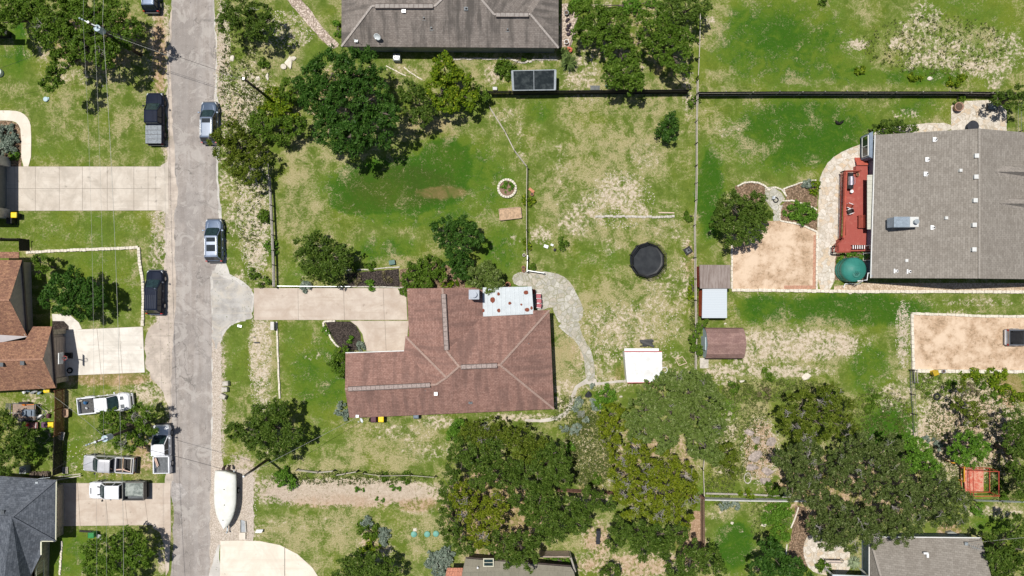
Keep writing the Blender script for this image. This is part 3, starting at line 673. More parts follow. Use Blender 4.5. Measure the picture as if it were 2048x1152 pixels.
def sat_dish(px, py, z, label, parent=None, az=200, r=.42):
    p = W(px, py, z); t = thing('satellite_dish', label, 'satellite dish', tuple(p))
    R = Matrix.Rotation(math.radians(az), 4, 'Z') @ Matrix.Rotation(math.radians(50), 4, 'Y')
    prof = [(.02, 0), (r * .5, .03), (r * .85, .09), (r, .13), (r * 1.0, .145), (r * .8, .10), (r * .4, .045), (.01, .02)]
    MB().lathe((0, 0, .55), prof, 24, R).build('dish', M('dish_white', (.66, .70, .72), .1, 3, .4), t, True)
    a = R @ Vector((r * .9, 0, .1)); b = R @ Vector((0, 0, .55))
    MB().tube([Vector((0, 0, .55)) + a, Vector((0, 0, .55)) + b], .02).box(tuple(Vector((0, 0, .55)) + b), (.1, .1, .12)).build('feed_arm', STEEL, t)
    MB().tube([(0, 0, 0), (0, 0, .3), (0, 0, .55)], .03).build('mast', STEEL, t)
    return t
sat_dish(757, 76, 3.2, 'round white satellite dish on the grey brown roof', az=250)
m = MB().box((0, 0, .15), (.35, .25, .1)).tube([(0, 0, 0), (.1, 0, .5), (.35, -.1, .9)], .025).tube([(.1, 0, .5), (-.3, .1, .6)], .02)
o = m.build('antenna', STEEL); p = W(713, 83, 3.1); o.location = p; tag(o, 'small metal antenna mount on the grey brown roof corner', 'antenna')

# --- light grey house, east
V = dict(NW=(1750.5,270,3.0), SW=(1742,556,3.0), RN=(1958,257,7.0), RS=(1958,557,7.0), NE=(2185,276,3.0), SE=(2200,560,3.0))
t, rf, P = house('light_grey_roof_house', 'big house under a wide light grey shingle gable roof with small white vents', V,
    [('NW','SW','RS','RN'), ('RN','RS','SE','NE')], ['NW','NE','SE','SW'], SH_GREY, wall=WALLBLUE, gables=[('NW','NE','RN'), ('SW','SE','RS')],
    caps=[('RN','RS')], capmat=CAP_LG, eave=3.0, gutters=[('NW','SW')], inset=.5, capw=.22)
for x, y in ((1870,279),(1855,319),(1852,348),(1865.5,455),(1792,542),(1818,543)):
    z = 3.0 + (x - 1747) / 211 * 4.0 + .05; p = W(x, y, z)
    m = MB().box((p.x, p.y, z), (.5, .5, .05)).cyl((p.x + .05, p.y, z + .08), .16, .16, 12); on_roof(rf, t, 'vent_flashing', m, WHITE, rf)
    on_roof(rf, t, 'vent_pipe', MB().cyl((p.x + .05, p.y, z + .2), .07, .2, 10), BLACK, rf)
for x, y in ((1951,312),(1950,354),(1948.5,401),(1946.5,450),(1946,499)): box_vent(t, rf, x, y, 6.85, M('pale_vent', (.62,.62,.6), .08), .40)
for x, y, z in ((1920,341,6.35),(1891.5,436,5.8),(1812,521,4.3)): box_vent(t, rf, x, y, z, M('pale_vent', (.62,.62,.6), .08), .28, .15)
# chimney box with metal lid
a = W(1810, 444, 5.6)
BLUEM = M('blue_grey_cladding', (.36, .42, .50), .12)
on_roof(rf, t, 'chimney_box', MB().box((a.x - .35, a.y, 4.9), (1.75, 1.05, 1.5)), BLUEM, rf)
m = MB().box((a.x - .35, a.y, 5.67), (1.85, 1.15, .05))
for k in range(7): m.box((a.x - .35, a.y - .45 + k * .15, 5.71), (1.75, .03, .03))
on_roof(rf, t, 'chimney_lid', m, M('blue_grey_metal_lid', (.33, .39, .45), .15, 3, .4, .3), rf)
on_roof(rf, t, 'chimney_base', MB().box((a.x + .95, a.y, 5.2), (.95, 1.1, 1.1)), M('pale_vent', (.62,.62,.6), .08), rf)
on_roof(rf, t, 'chimney_pipe', MB().cyl((a.x + .95, a.y, 5.95), .19, .5, 16).cyl((a.x + .95, a.y, 6.25), .27, .07, 16), STEEL, rf)
# dormer gables at the right edge
for y0, y1, ax in ((334,361,1990),(399,423,2000)):
    z = 7.0 - (ax - 1958) / 240 * 4.0; zz = z - .05
    A = W(ax, (y0 + y1) / 2 - 4, z + .1); B = W(2100, (y0 + y1) / 2 - 4, z + .1); C1 = W(ax + 25, y1, z - .5); D1 = W(2100, y1, 5.0); C0 = W(ax + 10, y0 - 4, z - .4); D0 = W(2100, y0 - 4, 5.0)
    m = MB().add([A, B, D1, C1], [(0, 1, 2, 3)][::-1]).add([A, B, D0, C0], [(3, 2, 1, 0)])
    on_roof(rf, t, 'dormer_roof', m, M('dormer_shingles', (.27, .24, .21), .3, 4), rf)
# bay window and awning of the west wall
bx = W(1742, 310, 3.0).x + .5
m = MB().prism([(bx - .42, 15.0), (bx, 14.8), (bx, 17.9), (bx - .42, 17.7)], .4, 2.45); b_ = m.build('bay_window', WALLBLUE, t, world=True)
window_on(t, 'window', (bx - .45, 15.2), (bx - .45, 17.5), .9, 2.3, (-1, 0)); window_on(t, 'window', (bx - .03, 3.2), (bx - .03, 4.9), .3, 2.3, (-1, 0))
m = MB().add([(bx - .68, 12.9, 2.5), (bx - .68, 6.7, 2.5), (bx, 6.7, 2.75), (bx, 12.9, 2.75), (bx - .68, 12.9, 2.44), (bx - .68, 6.7, 2.44), (bx, 6.7, 2.69), (bx, 12.9, 2.69)], [(0, 1, 2, 3), (7, 6, 5, 4), (0, 4, 5, 1), (2, 6, 7, 3), (1, 5, 6, 2), (3, 7, 4, 0)])
for k in range(14): m.bar((bx - .68, 6.9 + k * .45, 2.53), (bx, 6.9 + k * .45, 2.78), .04, .04)
m.build('awning', M('cream_awning', (.50, .49, .42), .08), t, world=True)

# --- grey house, south east corner
V = dict(NW=(1739,1074,2.8), NE=(1963,1076,2.8), W2=(1739,1152,2.8), E2=(1978,1157,3.4), RW=(1772,1190,5.0), RE=(1992,1190,4.9), SW=(1739,1300,2.8), SE=(1985,1300,2.8), PW=(1665,1148,2.8), PS=(1665,1300,2.8))
t, rf, P = house('grey_gable_house', 'house with a light grey shingle roof half under the big live oaks', V,
    [('NW','NE','E2','RE','RW'), ('NW','RW','SW'), ('RW','RE','SE','SW'), ('NE','SE','E2')], ['NW','NE','SE','SW'], SH_GREY, wall=WALLBLUE, eave=2.8, gutters=[('NW','NE'),('NW','W2')], caps=[('NW','RW')], capmat=CAP_LG)
for pts in ([(-3.5,0)],):
    q = [W(1665,1149,2.75), W(1739,1152,2.75), W(1739,1300,2.75), W(1665,1300,2.75)]
    MB().add(q + [p - Vector((0, 0, .12)) for p in q], [(3, 2, 1, 0), (4, 5, 6, 7), (0, 1, 5, 4), (1, 2, 6, 5), (2, 3, 7, 6), (3, 0, 4, 7)]).build('porch_roof', PATIO, t, world=True)
    for p in q[:2]: MB().box((p.x + .2, p.y - .2, 1.3), (.14, .14, 2.6)).build('post', GUTW, t, world=True)
p = W(1853, 1108, 3.7); on_roof(rf, t, 'vent_cap', MB().box((p.x - .12, p.y + .12, 3.75), (.5, .2, .2)).box((p.x + .1, p.y - .15, 3.72), (.22, .45, .2)), WHITE, rf)
p = W(1932, 1087, 3.2); m = MB().box((p.x, p.y, 3.25), (.35, .35, .15)).tube([(p.x, p.y, 3.2), (p.x + .5, p.y - .2, 4.0)], .02)
for k in range(5): m.tube([(p.x + .2 + .2 * k, p.y - .35 - .07 * k, 3.9), (p.x + .35 + .25 * k, p.y + .1, 4.0)], .012)
m.tube([(p.x, p.y, 3.9), (p.x + 1.4, p.y - .5, 4.0)], .015); tag(base_at(m.build('antenna', STEEL), (p.x, p.y, 3.0)), 'spiky metal television antenna on the south east grey roof', 'antenna')
MB().prism([p.xy for p in pxs([(1890,1062),(1900,1060),(1935,1076),(1890,1074)], 0)], 0, .5).build('bulkhead', WALLGREY, t, world=True)

# --- olive flat roofed house, south
V = dict(NW=(931,1117,2.7), N2=(1142,1134,2.7), RE=(1148,1144,2.9), RW=(925,1143,3.0), SW=(910,1230,2.4), SE=(1165,1230,2.4))
t, rf, P = house('olive_roof_house', 'low house with an olive roof and a skylight under the tree cluster', V, [('NW','N2','RE','RW'), ('RW','RE','SE','SW')], ['NW','N2','RE','SE','SW','RW'], SH_TAN, wall=M('dark_olive_wall', (.12, .10, .085), .2), eave=2.7 - .35, inset=.4)
p = W(977, 1125, 3.0); sk = on_roof(rf, t, 'skylight', MB().box((p.x, p.y + .42, 2.98), (1.2, .1, .12)).box((p.x, p.y - .42, 2.98), (1.2, .1, .12)).box((p.x - .55, p.y, 2.98), (.1, .75, .12)).box((p.x + .55, p.y, 2.98), (.1, .75, .12)).box((p.x, p.y, 2.98), (1.0, .05, .12)), M('cream_frame', (.6, .58, .45), .1), rf)
on_roof(rf, t, 'pane', MB().box((p.x, p.y, 2.95), (1.0, .75, .06)), GLASSG, sk)
vent_pipe(t, rf, 955.5, 1134, 3.0, WHITE, .1, .3, False)
m = MB()
q = [(-.0, 0)]
V0 = [W(895,1136,2.6), W(925,1136,2.6), W(921,1165,3.2), W(889,1165,3.2)]
mm = MB().add(V0 + [p - Vector((0, 0, .15)) for p in V0], [(3, 2, 1, 0), (4, 5, 6, 7), (0, 1, 5, 4), (1, 2, 6, 5), (2, 3, 7, 6), (3, 0, 4, 7)])
for i in range(7): mm.bar(V0[0].lerp(V0[1], i / 6) + Vector((0, 0, .03)), V0[3].lerp(V0[2], i / 6) + Vector((0, 0, .03)), .09, .07)
for i in range(5): mm.bar(V0[0].lerp(V0[3], i / 4) + Vector((0, 0, .02)), V0[1].lerp(V0[2], i / 4) + Vector((0, 0, .02)), .04, .06)
mm.build('tile_roof', M('terracotta_tiles', (.46, .20, .13), .3, 5), t, world=True)
# courtyard trellis frame at its right
c = W(1120, 1122, 2.0); t3 = thing('courtyard_wall', 'thin grey wall around the planted courtyard of the olive roofed house', 'wall', (c.x, c.y, 0))
MB().bar(W(1140,1108,1.0), W(1149,1136,1.0), .18, 2.4).build('side_panel', GREYW, t3, world=True)
MB().bar(W(1078,1108,1.0), W(1138,1108,1.0), .12, 1.8).build('back_panel', M('pinkish_board', (.42, .33, .28), .2), t3, world=True)

# --- brown roofed house, west
V = dict(a=(44,520,3.0), r1=(19,600,5.3), b=(55,673,3.0), r0=(-60,600,5.3), a0=(-60,520,3.0), b0=(-60,673,3.0))
t, rf, P = house('orange_brown_house', 'house with mottled orange brown shingle gables facing the basketball driveway', V, [('a0','a','r1','r0'), ('r0','r1','b','b0')], ['a0','a','b','b0'], SH_ORNG, wall=WALLTAN, gables=[('a','b','r1')], eave=3.0, caps=[('r0','r1')], capmat=CAP_ORNG, wallpoly=pxs([(-60,525),(62,525),(66,660),(-60,660)]), capw=.25)
def extra_roof(t, rf, V, faces, mat, gables=(), eave=3.0, wp=None, wall=WALLTAN, caps=(), capmat=CAP_ORNG, outline=None, fascia=FASC):
    P = {k: W(*v) for k, v in V.items()}; m = MB()
    for f in faces:
        pts = [P[k] for k in f]; n = sum(((pts[i] - pts[0]).cross(pts[i + 1] - pts[0]) for i in range(1, len(pts) - 1)), Vector())
        if n.z < 0: pts = pts[::-1]
        m.add(pts, [tuple(range(len(pts)))])
    r = m.build('roof', mat, t, world=True, uvfn=True)
    if outline: MB().prism([P[k].xy for k in outline], eave - .2, eave - .004).build('fascia', fascia, t, world=True)
    wm = MB()
    if wp: wm.prism([p.xy for p in pxs(wp)], 0, eave - .22, top=False)
    for a, b, c in gables:
        q = [P[a] + Vector((-.2, 0, 0)), P[b] + Vector((-.2, 0, 0)), P[c] + Vector((-.2, 0, -.12))]
        wm.add(q + [p + Vector((-.1, 0, 0)) for p in q], [(0, 1, 2), (5, 4, 3), (0, 3, 4, 1), (1, 4, 5, 2), (2, 5, 3, 0)])
    wm.build('wall', wall, t, world=True)
    cm = MB()
    for a, b in caps: cm.bar(P[a] + Vector((0, 0, .03)), P[b] + Vector((0, 0, .03)), .25, .06)
    if caps: o = cm.build('ridge_tiles', capmat, None); o.parent = r; o.data.transform(Matrix.Translation(-Vector(t.location)))
    return r, P
r2, P2 = extra_roof(t, rf, dict(a=(104,653,3.02), tip=(86,718,4.95), b=(112,776,3.02), b0=(-60,785,3.02), r0=(-60,722,4.95), c=(66,653,3.02), v=(50,680,3.8), v0=(-60,690,3.6)),
    [('c','a','tip','r0','v0','v'), ('r0','tip','b','b0')], SH_ORNG, gables=[('a','b','tip')], eave=3.02, wp=[(-60,676),(128,668),(132,752),(-60,758)], caps=[('r0','tip')], outline=['c','a','b','b0','v0','v'])
box_vent(t, rf, 46, 726, 4.8, STEELD, .4, .12); box_vent(t, rf, 4, 729, 4.85, STEELD, .4, .12)
m = MB().add([W(-30,668,3.9), W(-30,692,3.5), W(57,673,3.4)], [(0, 1, 2)]).add([W(-30,668,3.88), W(-30,692,3.48), W(57,673,3.38)], [(2, 1, 0)]); m.build('flashing_panel', M('lilac_grey_metal', (.50, .46, .46), .06, 2, .5), t, world=True)
m = MB().box((W(127,662).x + .1, W(127,662).y, 1.35), (.5, .55, 2.7)); m.build('pilaster', STONEW, t, world=True)
m = MB().box((W(131,757).x + .1, W(131,757).y, 1.35), (.5, .55, 2.7)); m.build('pilaster', STONEW, t, world=True)
gx = W(131, 0).x + .02
m = MB().box((gx, W(0,710).y, 1.15), (.06, 4.4, 2.3))
for k in range(5): m.box((gx + .04, W(0,710).y, .25 + k * .5), (.03, 4.3, .04))
m.build('garage_door', M('garage_door_brown', (.42, .34, .29), .1), t, world=True)
m = MB().box((W(30,500,3).x - 1.5, W(0,510,3).y, 2.9), (3.8, .7, .12)); m.build('porch_roof', SH_ORNG, t, world=True, uvfn=True)

# --- slate blue house, south west corner
V = dict(NW=(-60,948,2.8), NE=(112,960,2.8), A=(111,1082,2.8), B=(82,1082,2.8), C=(82,1110,2.8), D=(62,1150,2.8), E=(60,1300,2.8), F=(-60,1300,2.8), T=(24,1034,5.0), T0=(-60,1030,5.0), S=(-10,1300,5.2))
t, rf, P = house('slate_blue_house', 'house with a dark slate blue hipped roof edged by a cream gutter', V, [('NW','NE','T','T0'), ('NE','A','T'), ('A','B','C','D','E','S','T'), ('T0','T','S','F')], ['NW','NE','A','B','C','D','E','F'],
    SH_SLATE, wall=STONEW, eave=2.8, caps=[('T','NE'),('T','A'),('T0','T')], capmat=CAP_SLATE, gutters=[('NE','A','B','C')], gmat=GUTTER, wallpoly=pxs([(-60,955),(127,968),(127,1068),(100,1068),(98,1150),(98,1300),(-60,1300)]))
gx = W(127.5, 0).x
m = MB().box((gx + .02, W(0,1010).y, 1.2), (.06, 4.6, 2.4))
for k in range(5): m.box((gx + .06, W(0,1010).y, .3 + k * .5), (.03, 4.5, .04))
m.build('garage_door', M('garage_door_beige', (.44, .37, .28), .1), t, world=True)
wx = W(98, 0).x
m = MB(); m.bar((wx + .03, -31.6, 1.0), (wx + .03, -33.6, 1.0), .1, .1)
ar = [(wx + .03, -32.6 + 1.0 * math.cos(a), 1.5 + .9 * math.sin(a)) for a in [k * math.pi / 10 for k in range(11)]]
m.tube(ar, .06).tube([(wx + .03, -32.6, 1), (wx + .03, -32.6, 2.3)], .04).tube([(wx + .03, -31.6, 1), (wx + .03, -31.6, 1.5)], .05).tube([(wx + .03, -33.6, 1), (wx + .03, -33.6, 1.5)], .05)
f = m.build('window', GUTTER, t, world=True)
g_ = MB().add([(wx + .02, -31.6, 1.0)] + [(wx + .02, y, z) for _, y, z in ar] + [(wx + .02, -33.6, 1.0)], [tuple(range(13))]); g2 = g_.build('pane', GLASSD, None); g2.parent = f; g2.data.transform(Matrix.Translation(-Vector(t.location)))
box_vent(t, rf, 6, 1024, 4.75, STEELD, .38, .1)
m = MB().tube([W(70,962,2.85), W(78,957,3.4), W(100,955,3.3)], .03).tube([W(85,958,3.0), W(88,950,3.8)], .02).box(tuple(W(74,966,3.0)), (.3, .3, .15)); tag(base_at(m.build('antenna', STEEL), W(75, 960, 2.8)), 'bent metal service mast on the slate blue roof edge', 'antenna')

# --- garage of the house off the left edge
t = thing('garage', 'grey garage front with pale stone pilasters at the left picture edge', 'garage', (W(-10, 375).x, W(-10, 375).y, 0))
MB().prism([p.xy for p in pxs([(-140,318),(12,318),(12,436),(-140,436)])], 0, 2.75).build('wall', WALLGREY, t, world=True)
MB().prism([p.xy for p in pxs([(-140,308),(27,308),(27,446),(-140,446)], 0)], 2.76, 2.95).build('roof', SH_GREYB, t, world=True, uvfn=True)
for y in (325, 428): MB().box((W(14, y).x, W(14, y).y, 1.3), (.9, 1.1, 2.6)).build('pilaster', M('pale_stone', (.48, .46, .42), .2), t, world=True)
MB().box((W(13, 375).x, W(13, 375).y, 1.15), (.1, 4.9, 2.3)).build('garage_door', M('grey_garage_door', (.17, .18, .17), .1), t, world=True)
t = thing('dark_shed', 'dark flat roofed shed corner behind the top left tree', 'shed', (W(-20, 62).x, W(-20, 62).y, 0))
MB().prism([p.xy for p in pxs([(-60,57),(13,57),(13,69),(-60,69)], 2.4)], 2.3, 2.4).build('roof', M('dark_grey_roofing', (.10, .10, .09), .2), t, world=True)
MB().prism([p.xy for p in pxs([(-60,58),(11,58),(11,71),(-60,71)], 1.0)], 0, 2.29).build('wall', BLACK, t, world=True)

# ------------------------------------------------------------------ sheds and garden structures
def gable_box(name, label, quad, z, mat, wallmat, cat='shed', h=2.2, ins=.15, group=None):
    q = pxs(quad, z); c = sum(q, Vector()) / 4; t = thing(name, label, cat, (c.x, c.y, 0), group=group)
    MB().prism([p.xy for p in q], z - .1, z).build('roof', mat, t, world=True, uvfn=True)
    MB().prism(offset_poly([p.xy for p in q], ins), 0, z - .11).build('wall', wallmat, t, world=True)
    return t
g = NG('weathered_plank_roof'); n = g.noise(1, 5, .7, vec=g.scalevec(g.P(), (6, .6, 1))); c = g.mix(g.sstep(n, .35, .65), (.20, .155, .135), (.31, .26, .235)); PLANKR = g.out(c, .9)
t = gable_box('plank_roof_shed', 'small shed with weathered grey brown plank roof above the blue roofed shed', [(1399,529.5),(1461,530),(1461,577),(1400,577)], 2.3, PLANKR, REDDARK)
g = NG('light_blue_corrugated'); wv = g.node('ShaderNodeTexWave'); g.link(g.P(), wv.inputs['Vector']); wv.bands_direction = 'Y'; wv.inputs['Scale'].default_value = 1.6
c = g.mix(g.math('MULTIPLY', wv.outputs['Fac'], .35), (.53, .575, .61), (.43, .475, .52)); LBLUE = g.out(c, .5, 0, wv.outputs['Fac'], .3, .02)
t = gable_box('blue_roof_shed', 'shed with pale blue metal roof and bright red wall between two brown sheds', [(1405,578),(1454,577),(1454,636),(1404,636)], 2.1, LBLUE, M('rust_red_wall', (.44, .085, .03), .15))
MB().prism([p.xy for p in pxs([(1397,581),(1402,581),(1402,632),(1397,632)])], 0, 1.9).build('side_wall', M('rust_red_wall', (.44, .085, .03), .15), t, world=True)
# barrel roofed barn
a = W(1402, 655, 2.5); b = W(1489, 717, 2.5)
t = thing('barn_shed', 'barn style shed with curved red brown roof and pale blue end wall', 'shed', ((a.x + b.x) / 2, (a.y + b.y) / 2, 0))
y0, y1 = W(0, 656, 2.0).y, W(0, 718, 1.6).y; ym = (y0 + y1) / 2; hw = (y0 - y1) / 2
x0, x1 = W(1415, 0, 2.2).x, W(1488, 0, 2.2).x
prof = [(-hw, 1.25), (-hw * .93, 1.75), (-hw * .66, 2.25), (0, 2.72), (hw * .66, 2.25), (hw * .93, 1.75), (hw, 1.25)]
m = MB(); n = len(prof); xs_ = [(x0, 0), (x1, 0)]
for (u0, z0), (u1, z1) in zip(prof[:-1], prof[1:]):
    m.add([(x0 - .12, ym + u0, z0), (x0 - .12, ym + u1, z1), (x1 + .12, ym + u1, z1), (x1 + .12, ym + u0, z0)], [(0, 3, 2, 1)])
m.build('roof', SH_BARN, t, world=True, uvfn=True)
BLUEG = M('pale_blue_barn_paint', (.48, .58, .62), .12)
m = MB().box(((x0 + x1) / 2, ym, .6), (x1 - x0 - .1, 2 * hw - .16, 1.2))
for xx in (x0 + .02, x1 - .02): m.add([(xx - .04, ym + u * .97, z - .04) for u, z in prof] + [(xx + .04, ym + u * .97, z - .04) for u, z in prof], [tuple(range(n)), tuple(range(2 * n - 1, n - 1, -1))])
m.build('wall', BLUEG, t, world=True)
m = MB().box((x0 - .14, ym, 1.0), (.08, 1.5, 1.9)); m.build('door', M('pale_blue_door', (.46, .54, .57), .1), t, world=True)
# white corrugated shed with red trim
t, q = metal_roof('white_metal_shed', 'white corrugated metal roofed shed with thin red trim beside the oak', [(1249,704),(1323.5,704),(1324,764),(1254,765)], 2.15, 2.4, M('white_corrugated_metal', (.72, .72, .71), .14, 1.3, .55), 'shed', posts=False, rib=.19)
MB().prism(offset_poly([p.xy for p in q], .12), 0, 2.05).build('wall', M('white_shed_wall', (.68, .66, .63), .1), t, world=True)
m = MB()
m.bar(q[0] + Vector((0, .05, -.02)), q[1] + Vector((0, .05, -.02)), .06, .1).bar(q[3] - Vector((0, .04, .03)), q[2] - Vector((0, .04, .03)), .06, .1); m.build('red_trim', M('crimson_trim', (.55, .06, .08), .1), t, world=True)
MB().bar(q[0] + Vector((0, .25, -.15)), q[1] + Vector((-.3, .25, -.15)), .3, .05).build('door_ledge', WHITE, t, world=True)
# dark glazed greenhouse
q = [W(1023,142,2.1), W(1112,140,2.1), W(1111,180,2.1), W(1025,181,2.1)]
c = sum(q, Vector()) / 4; t = thing('shade_house', 'flat black mesh covered shade house beside the black board fence', 'greenhouse', (c.x, c.y, 0))
g = NG('black_shade_mesh'); n = g.noise(1.5, 5, .7); col = g.mix(g.sstep(n, .4, .7), (.016, .022, .025), (.055, .066, .068)); SHADEM = g.out(col, .85, 0, n, .2, .05, .1)
MB().prism([p.xy for p in q], 2.04, 2.1).build('roof', SHADEM, t, world=True)
MB().prism(offset_poly([p.xy for p in q], .05), 0, 2.03).build('side_cover', BLACK, t, world=True)
m = MB()
for i in range(4): m.bar(q[i] + Vector((0, 0, .05)), q[(i + 1) % 4] + Vector((0, 0, .05)), .09, .09)
m.bar(q[0].lerp(q[1], .5) + Vector((0, 0, .04)), q[3].lerp(q[2], .5) + Vector((0, 0, .04)), .06, .06).bar(q[0] + Vector((.1, 0, .05)), q[3] + Vector((.1, 0, .05)), .2, .06).bar(q[1] - Vector((.1, 0, -.05)), q[2] - Vector((.1, 0, -.05)), .2, .06)
m.build('frame', M('grey_frame', (.30, .33, .35), .2), t, world=True)

# red deck with railings
t = thing('red_deck', 'red stained wooden deck with slatted railing along the light grey house', 'deck', (W(1705, 420).x, W(1705, 420).y, 0))
g = NG('red_deck_boards'); wv = g.node('ShaderNodeTexWave'); g.link(g.P(), wv.inputs['Vector']); wv.bands_direction = 'X'; wv.inputs['Scale'].default_value = 2.2
c = g.mix(g.math('POWER', wv.outputs['Fac'], 6.0), (.37, .085, .065), (.22, .04, .03)); c = g.mix(g.sstep(g.noise(1.5, 5, .7), .5, .7, 0, .5), c, (.46, .17, .13)); DECKM = g.out(c, .7)
ZD = .75
poly = [(1690,345),(1712,345),(1712,332),(1735,332),(1740,502),(1678,503),(1677,480),(1692,470)]
MB().prism([p.xy for p in pxs(poly, ZD)], .05, ZD).build('deck_floor', DECKM, t, world=True)
def railing(t, pts, z0, h, mat, step=.16, nm='railing'):
    m = MB(); P_ = [W(x, y, z0 + h) for x, y in pts]
    for a, b in zip(P_[:-1], P_[1:]):
        m.bar(a, b, .14, .06); dz = Vector((0, 0, h * .85)); m.bar(a - dz, b - dz, .07, .05); L = (b - a).length
        for i in range(int(L / step) + 1): p = a.lerp(b, min(1, i * step / L)); m.bar(p, p - dz, .045, .045)
        for p in (a, b): m.bar(p + Vector((0, 0, .06)), p - Vector((0, 0, h)), .11, .11)
    m.build(nm, mat, t, world=True)
railing(t, [(1722,341),(1689,342),(1686,478),(1672,492),(1671,504)], ZD, 1.0, REDDARK)
railing(t, [(1700,504),(1671,504)], ZD, 1.0, REDDARK)
m = MB()
for i, k in enumerate(range(6)): pass
MB().bar(W(1693,344,ZD + 1.05), W(1688,475,ZD + 1.05), .2, .05).build('hand_rail', REDW, t, world=True)
c = W(1713, 342, ZD); 
# stairs at the north end of deck
for k in range(4): MB().box((W(1725,0,.4).x, W(0,330 - k * 4).y, .65 - k * .17), (1.6, .28, .05)).build('step', REDW, t, world=True)
# ------------------------------------------------------------------ fences, walls, edging
def fence(name, label, pts, h, kind, mat, postmat=None, post=2.6, cat='fence', at_top=True, pw=.09, ph=.1, rails=(.2, .55, .9), rw=.06, slant=0, wirem=None, th=.045):
    P_ = [W(x, y, h) if at_top else W(x, y, 0) for x, y in pts]; P_ = [Vector((p.x, p.y, 0)) for p in P_]
    t = thing(name, label, cat, tuple(P_[0])); m = MB(); r = random.Random(len(label))
    for a, b in zip(P_[:-1], P_[1:]):
        L = (b - a).length
        if kind == 'board':
            n = max(1, int(L / .15)); d = (b - a).normalized()
            for i in range(n):
                p = a.lerp(b, (i + .5) / n); m.bar(p + Vector((0, 0, .03)) - d * 0, p + Vector((0, 0, h + r.uniform(-.025, .02))), .13, th) if abs(d.x) < .5 else m.box((p.x, p.y, h / 2), (.135, th, h + r.uniform(-.03, .02)))
        elif kind == 'solid': m.bar(a + Vector((0, 0, h / 2)), b + Vector((0, 0, h / 2)), th, h)
        elif kind == 'rail':
            for k in rails: m.bar(a + Vector((0, 0, h * k)), b + Vector((0, 0, h * k)), rw, .12)
        elif kind == 'wire':
            for k in rails: m.tube([a + Vector((0, 0, h * k)), a.lerp(b, .5) + Vector((0, 0, h * k - .03)), b + Vector((0, 0, h * k))], rw, 5)
    m.build({'board': 'board_panel', 'solid': 'panel', 'rail': 'rails', 'wire': 'wires'}[kind], mat, t, world=True)
    pm = None; pr = None
    for a, b in zip(P_[:-1], P_[1:]):
        L = (b - a).length; n = max(1, round(L / post)) if post else 0
        for i in range(n + 1):
            if i == n and b is not P_[-1]: continue
            p = a.lerp(b, i / n) if n else a
            if pr is None: pr = MB().box((0, 0, (h + ph) / 2), (pw, pw, h + ph)).build('post', postmat or mat, t); o = pr
            else: o = pr.copy(); COL.objects.link(o); o.parent = t
            o.location = p - Vector(t.location); o.rotation_euler = (r.uniform(-.03, .03), r.uniform(-.03, .03), 0)
    if kind == 'board':
        m = MB()
        for a, b in zip(P_[:-1], P_[1:]):
            d = (b - a).normalized(); s = Vector((-d.y, d.x, 0)) * -.07
            for z in (.4, h - .35): m.bar(a + s + Vector((0, 0, z)), b + s + Vector((0, 0, z)), .05, .1)
        m.build('cross_rails', postmat or mat, t, world=True)
    return t
BLKF = M('charred_black_boards', (.022, .019, .019), .5, 6)
fence('board_fence', 'black board privacy fence running beside the mesh shade house', [(975,182),(1110,181),(1250,180),(1380,179)], 1.75, 'board', BLKF, postmat=DARKW, post=2.7)
fence('board_fence', 'black board privacy fence across the north east field', [(1398,184),(1560,183),(1740,183),(1900,183),(1985,184),(2090,186)], 1.75, 'board', BLKF, postmat=GREYW, post=2.75)
WOODT = M('pale_fence_wood', (.50, .45, .38), .2, 5)
fence('rail_fence', 'thin pole fence rising north from the gap between black board fences', [(1401,18),(1400,80),(1397,152)], 1.2, 'rail', WOODT, postmat=DARKW, post=2.5, rails=(.95,), rw=.07)
fence('rail_fence', 'long thin pale pole fence between the two big back lawns', [(1397,158),(1395,240),(1395,330),(1394,400),(1391,450),(1392,515)], 1.2, 'rail', WOODT, postmat=DARKW, post=2.6, rails=(.95, .5), rw=.06)
fence('rail_fence', 'pole fence beside the red walled sheds and vines', [(1392,515),(1393,600),(1394,650),(1393,740)], 1.3, 'rail', WOODT, postmat=DARKW, post=2.6, rails=(.95, .5), rw=.07)
fence('wire_fence', 'low wire fence slanting down the lawn from the yellow green tree', [(979,213),(1010,262),(1029,300),(1054,332)], 1.15, 'wire', WOODT, postmat=DARKW, post=2.9, rails=(.95, .6, .3), rw=.028)
fence('wire_fence', 'low wire fence passing the round stone planter', [(1054,332),(1053,400),(1053,460),(1054,520)], 1.15, 'wire', WOODT, postmat=DARKW, post=2.9, rails=(.95, .6, .3), rw=.03)
fence('metal_fence', 'short grey tubular fence beside the patio edge pots', [(1055,512),(1054,543)], 1.1, 'rail', ALU, post=1.8, rails=(.95, .5), rw=.05)
fence('metal_gate', 'grey tubular gate open across the flagstone patio', [(1056,541),(1088,546)], 1.05, 'rail', ALU, post=1.9, rails=(.95, .5), rw=.05, cat='gate', pw=.05)
fence('rail_fence', 'grey wooden rail fence along the gravel verge by the long lawn', [(537,352),(540,410),(543,470),(545,530),(546,574)], 1.15, 'rail', GREYW, postmat=DARKW, post=2.2, rails=(.95, .5), rw=.13)
fence('wire_fence', 'wire fence hidden below the large oak and roadside junipers', [(535,300),(537,352)], 1.15, 'rail', GREYW, postmat=DARKW, post=2.4, rails=(.95,), rw=.08)
fence('metal_fence', 'low grey fence between the lawn and the long driveway', [(555,572),(640,573),(700,573)], .7, 'rail', ALU, post=2.5, rails=(.95, .4), rw=.05, pw=.05)
fence('pole_fence', 'sagging pale pole fence above the gravel strip', [(592,941),(635,946),(666,943)], 1.0, 'rail', WOODT, postmat=DARKW, post=2.4, rails=(.95, .6), rw=.05)
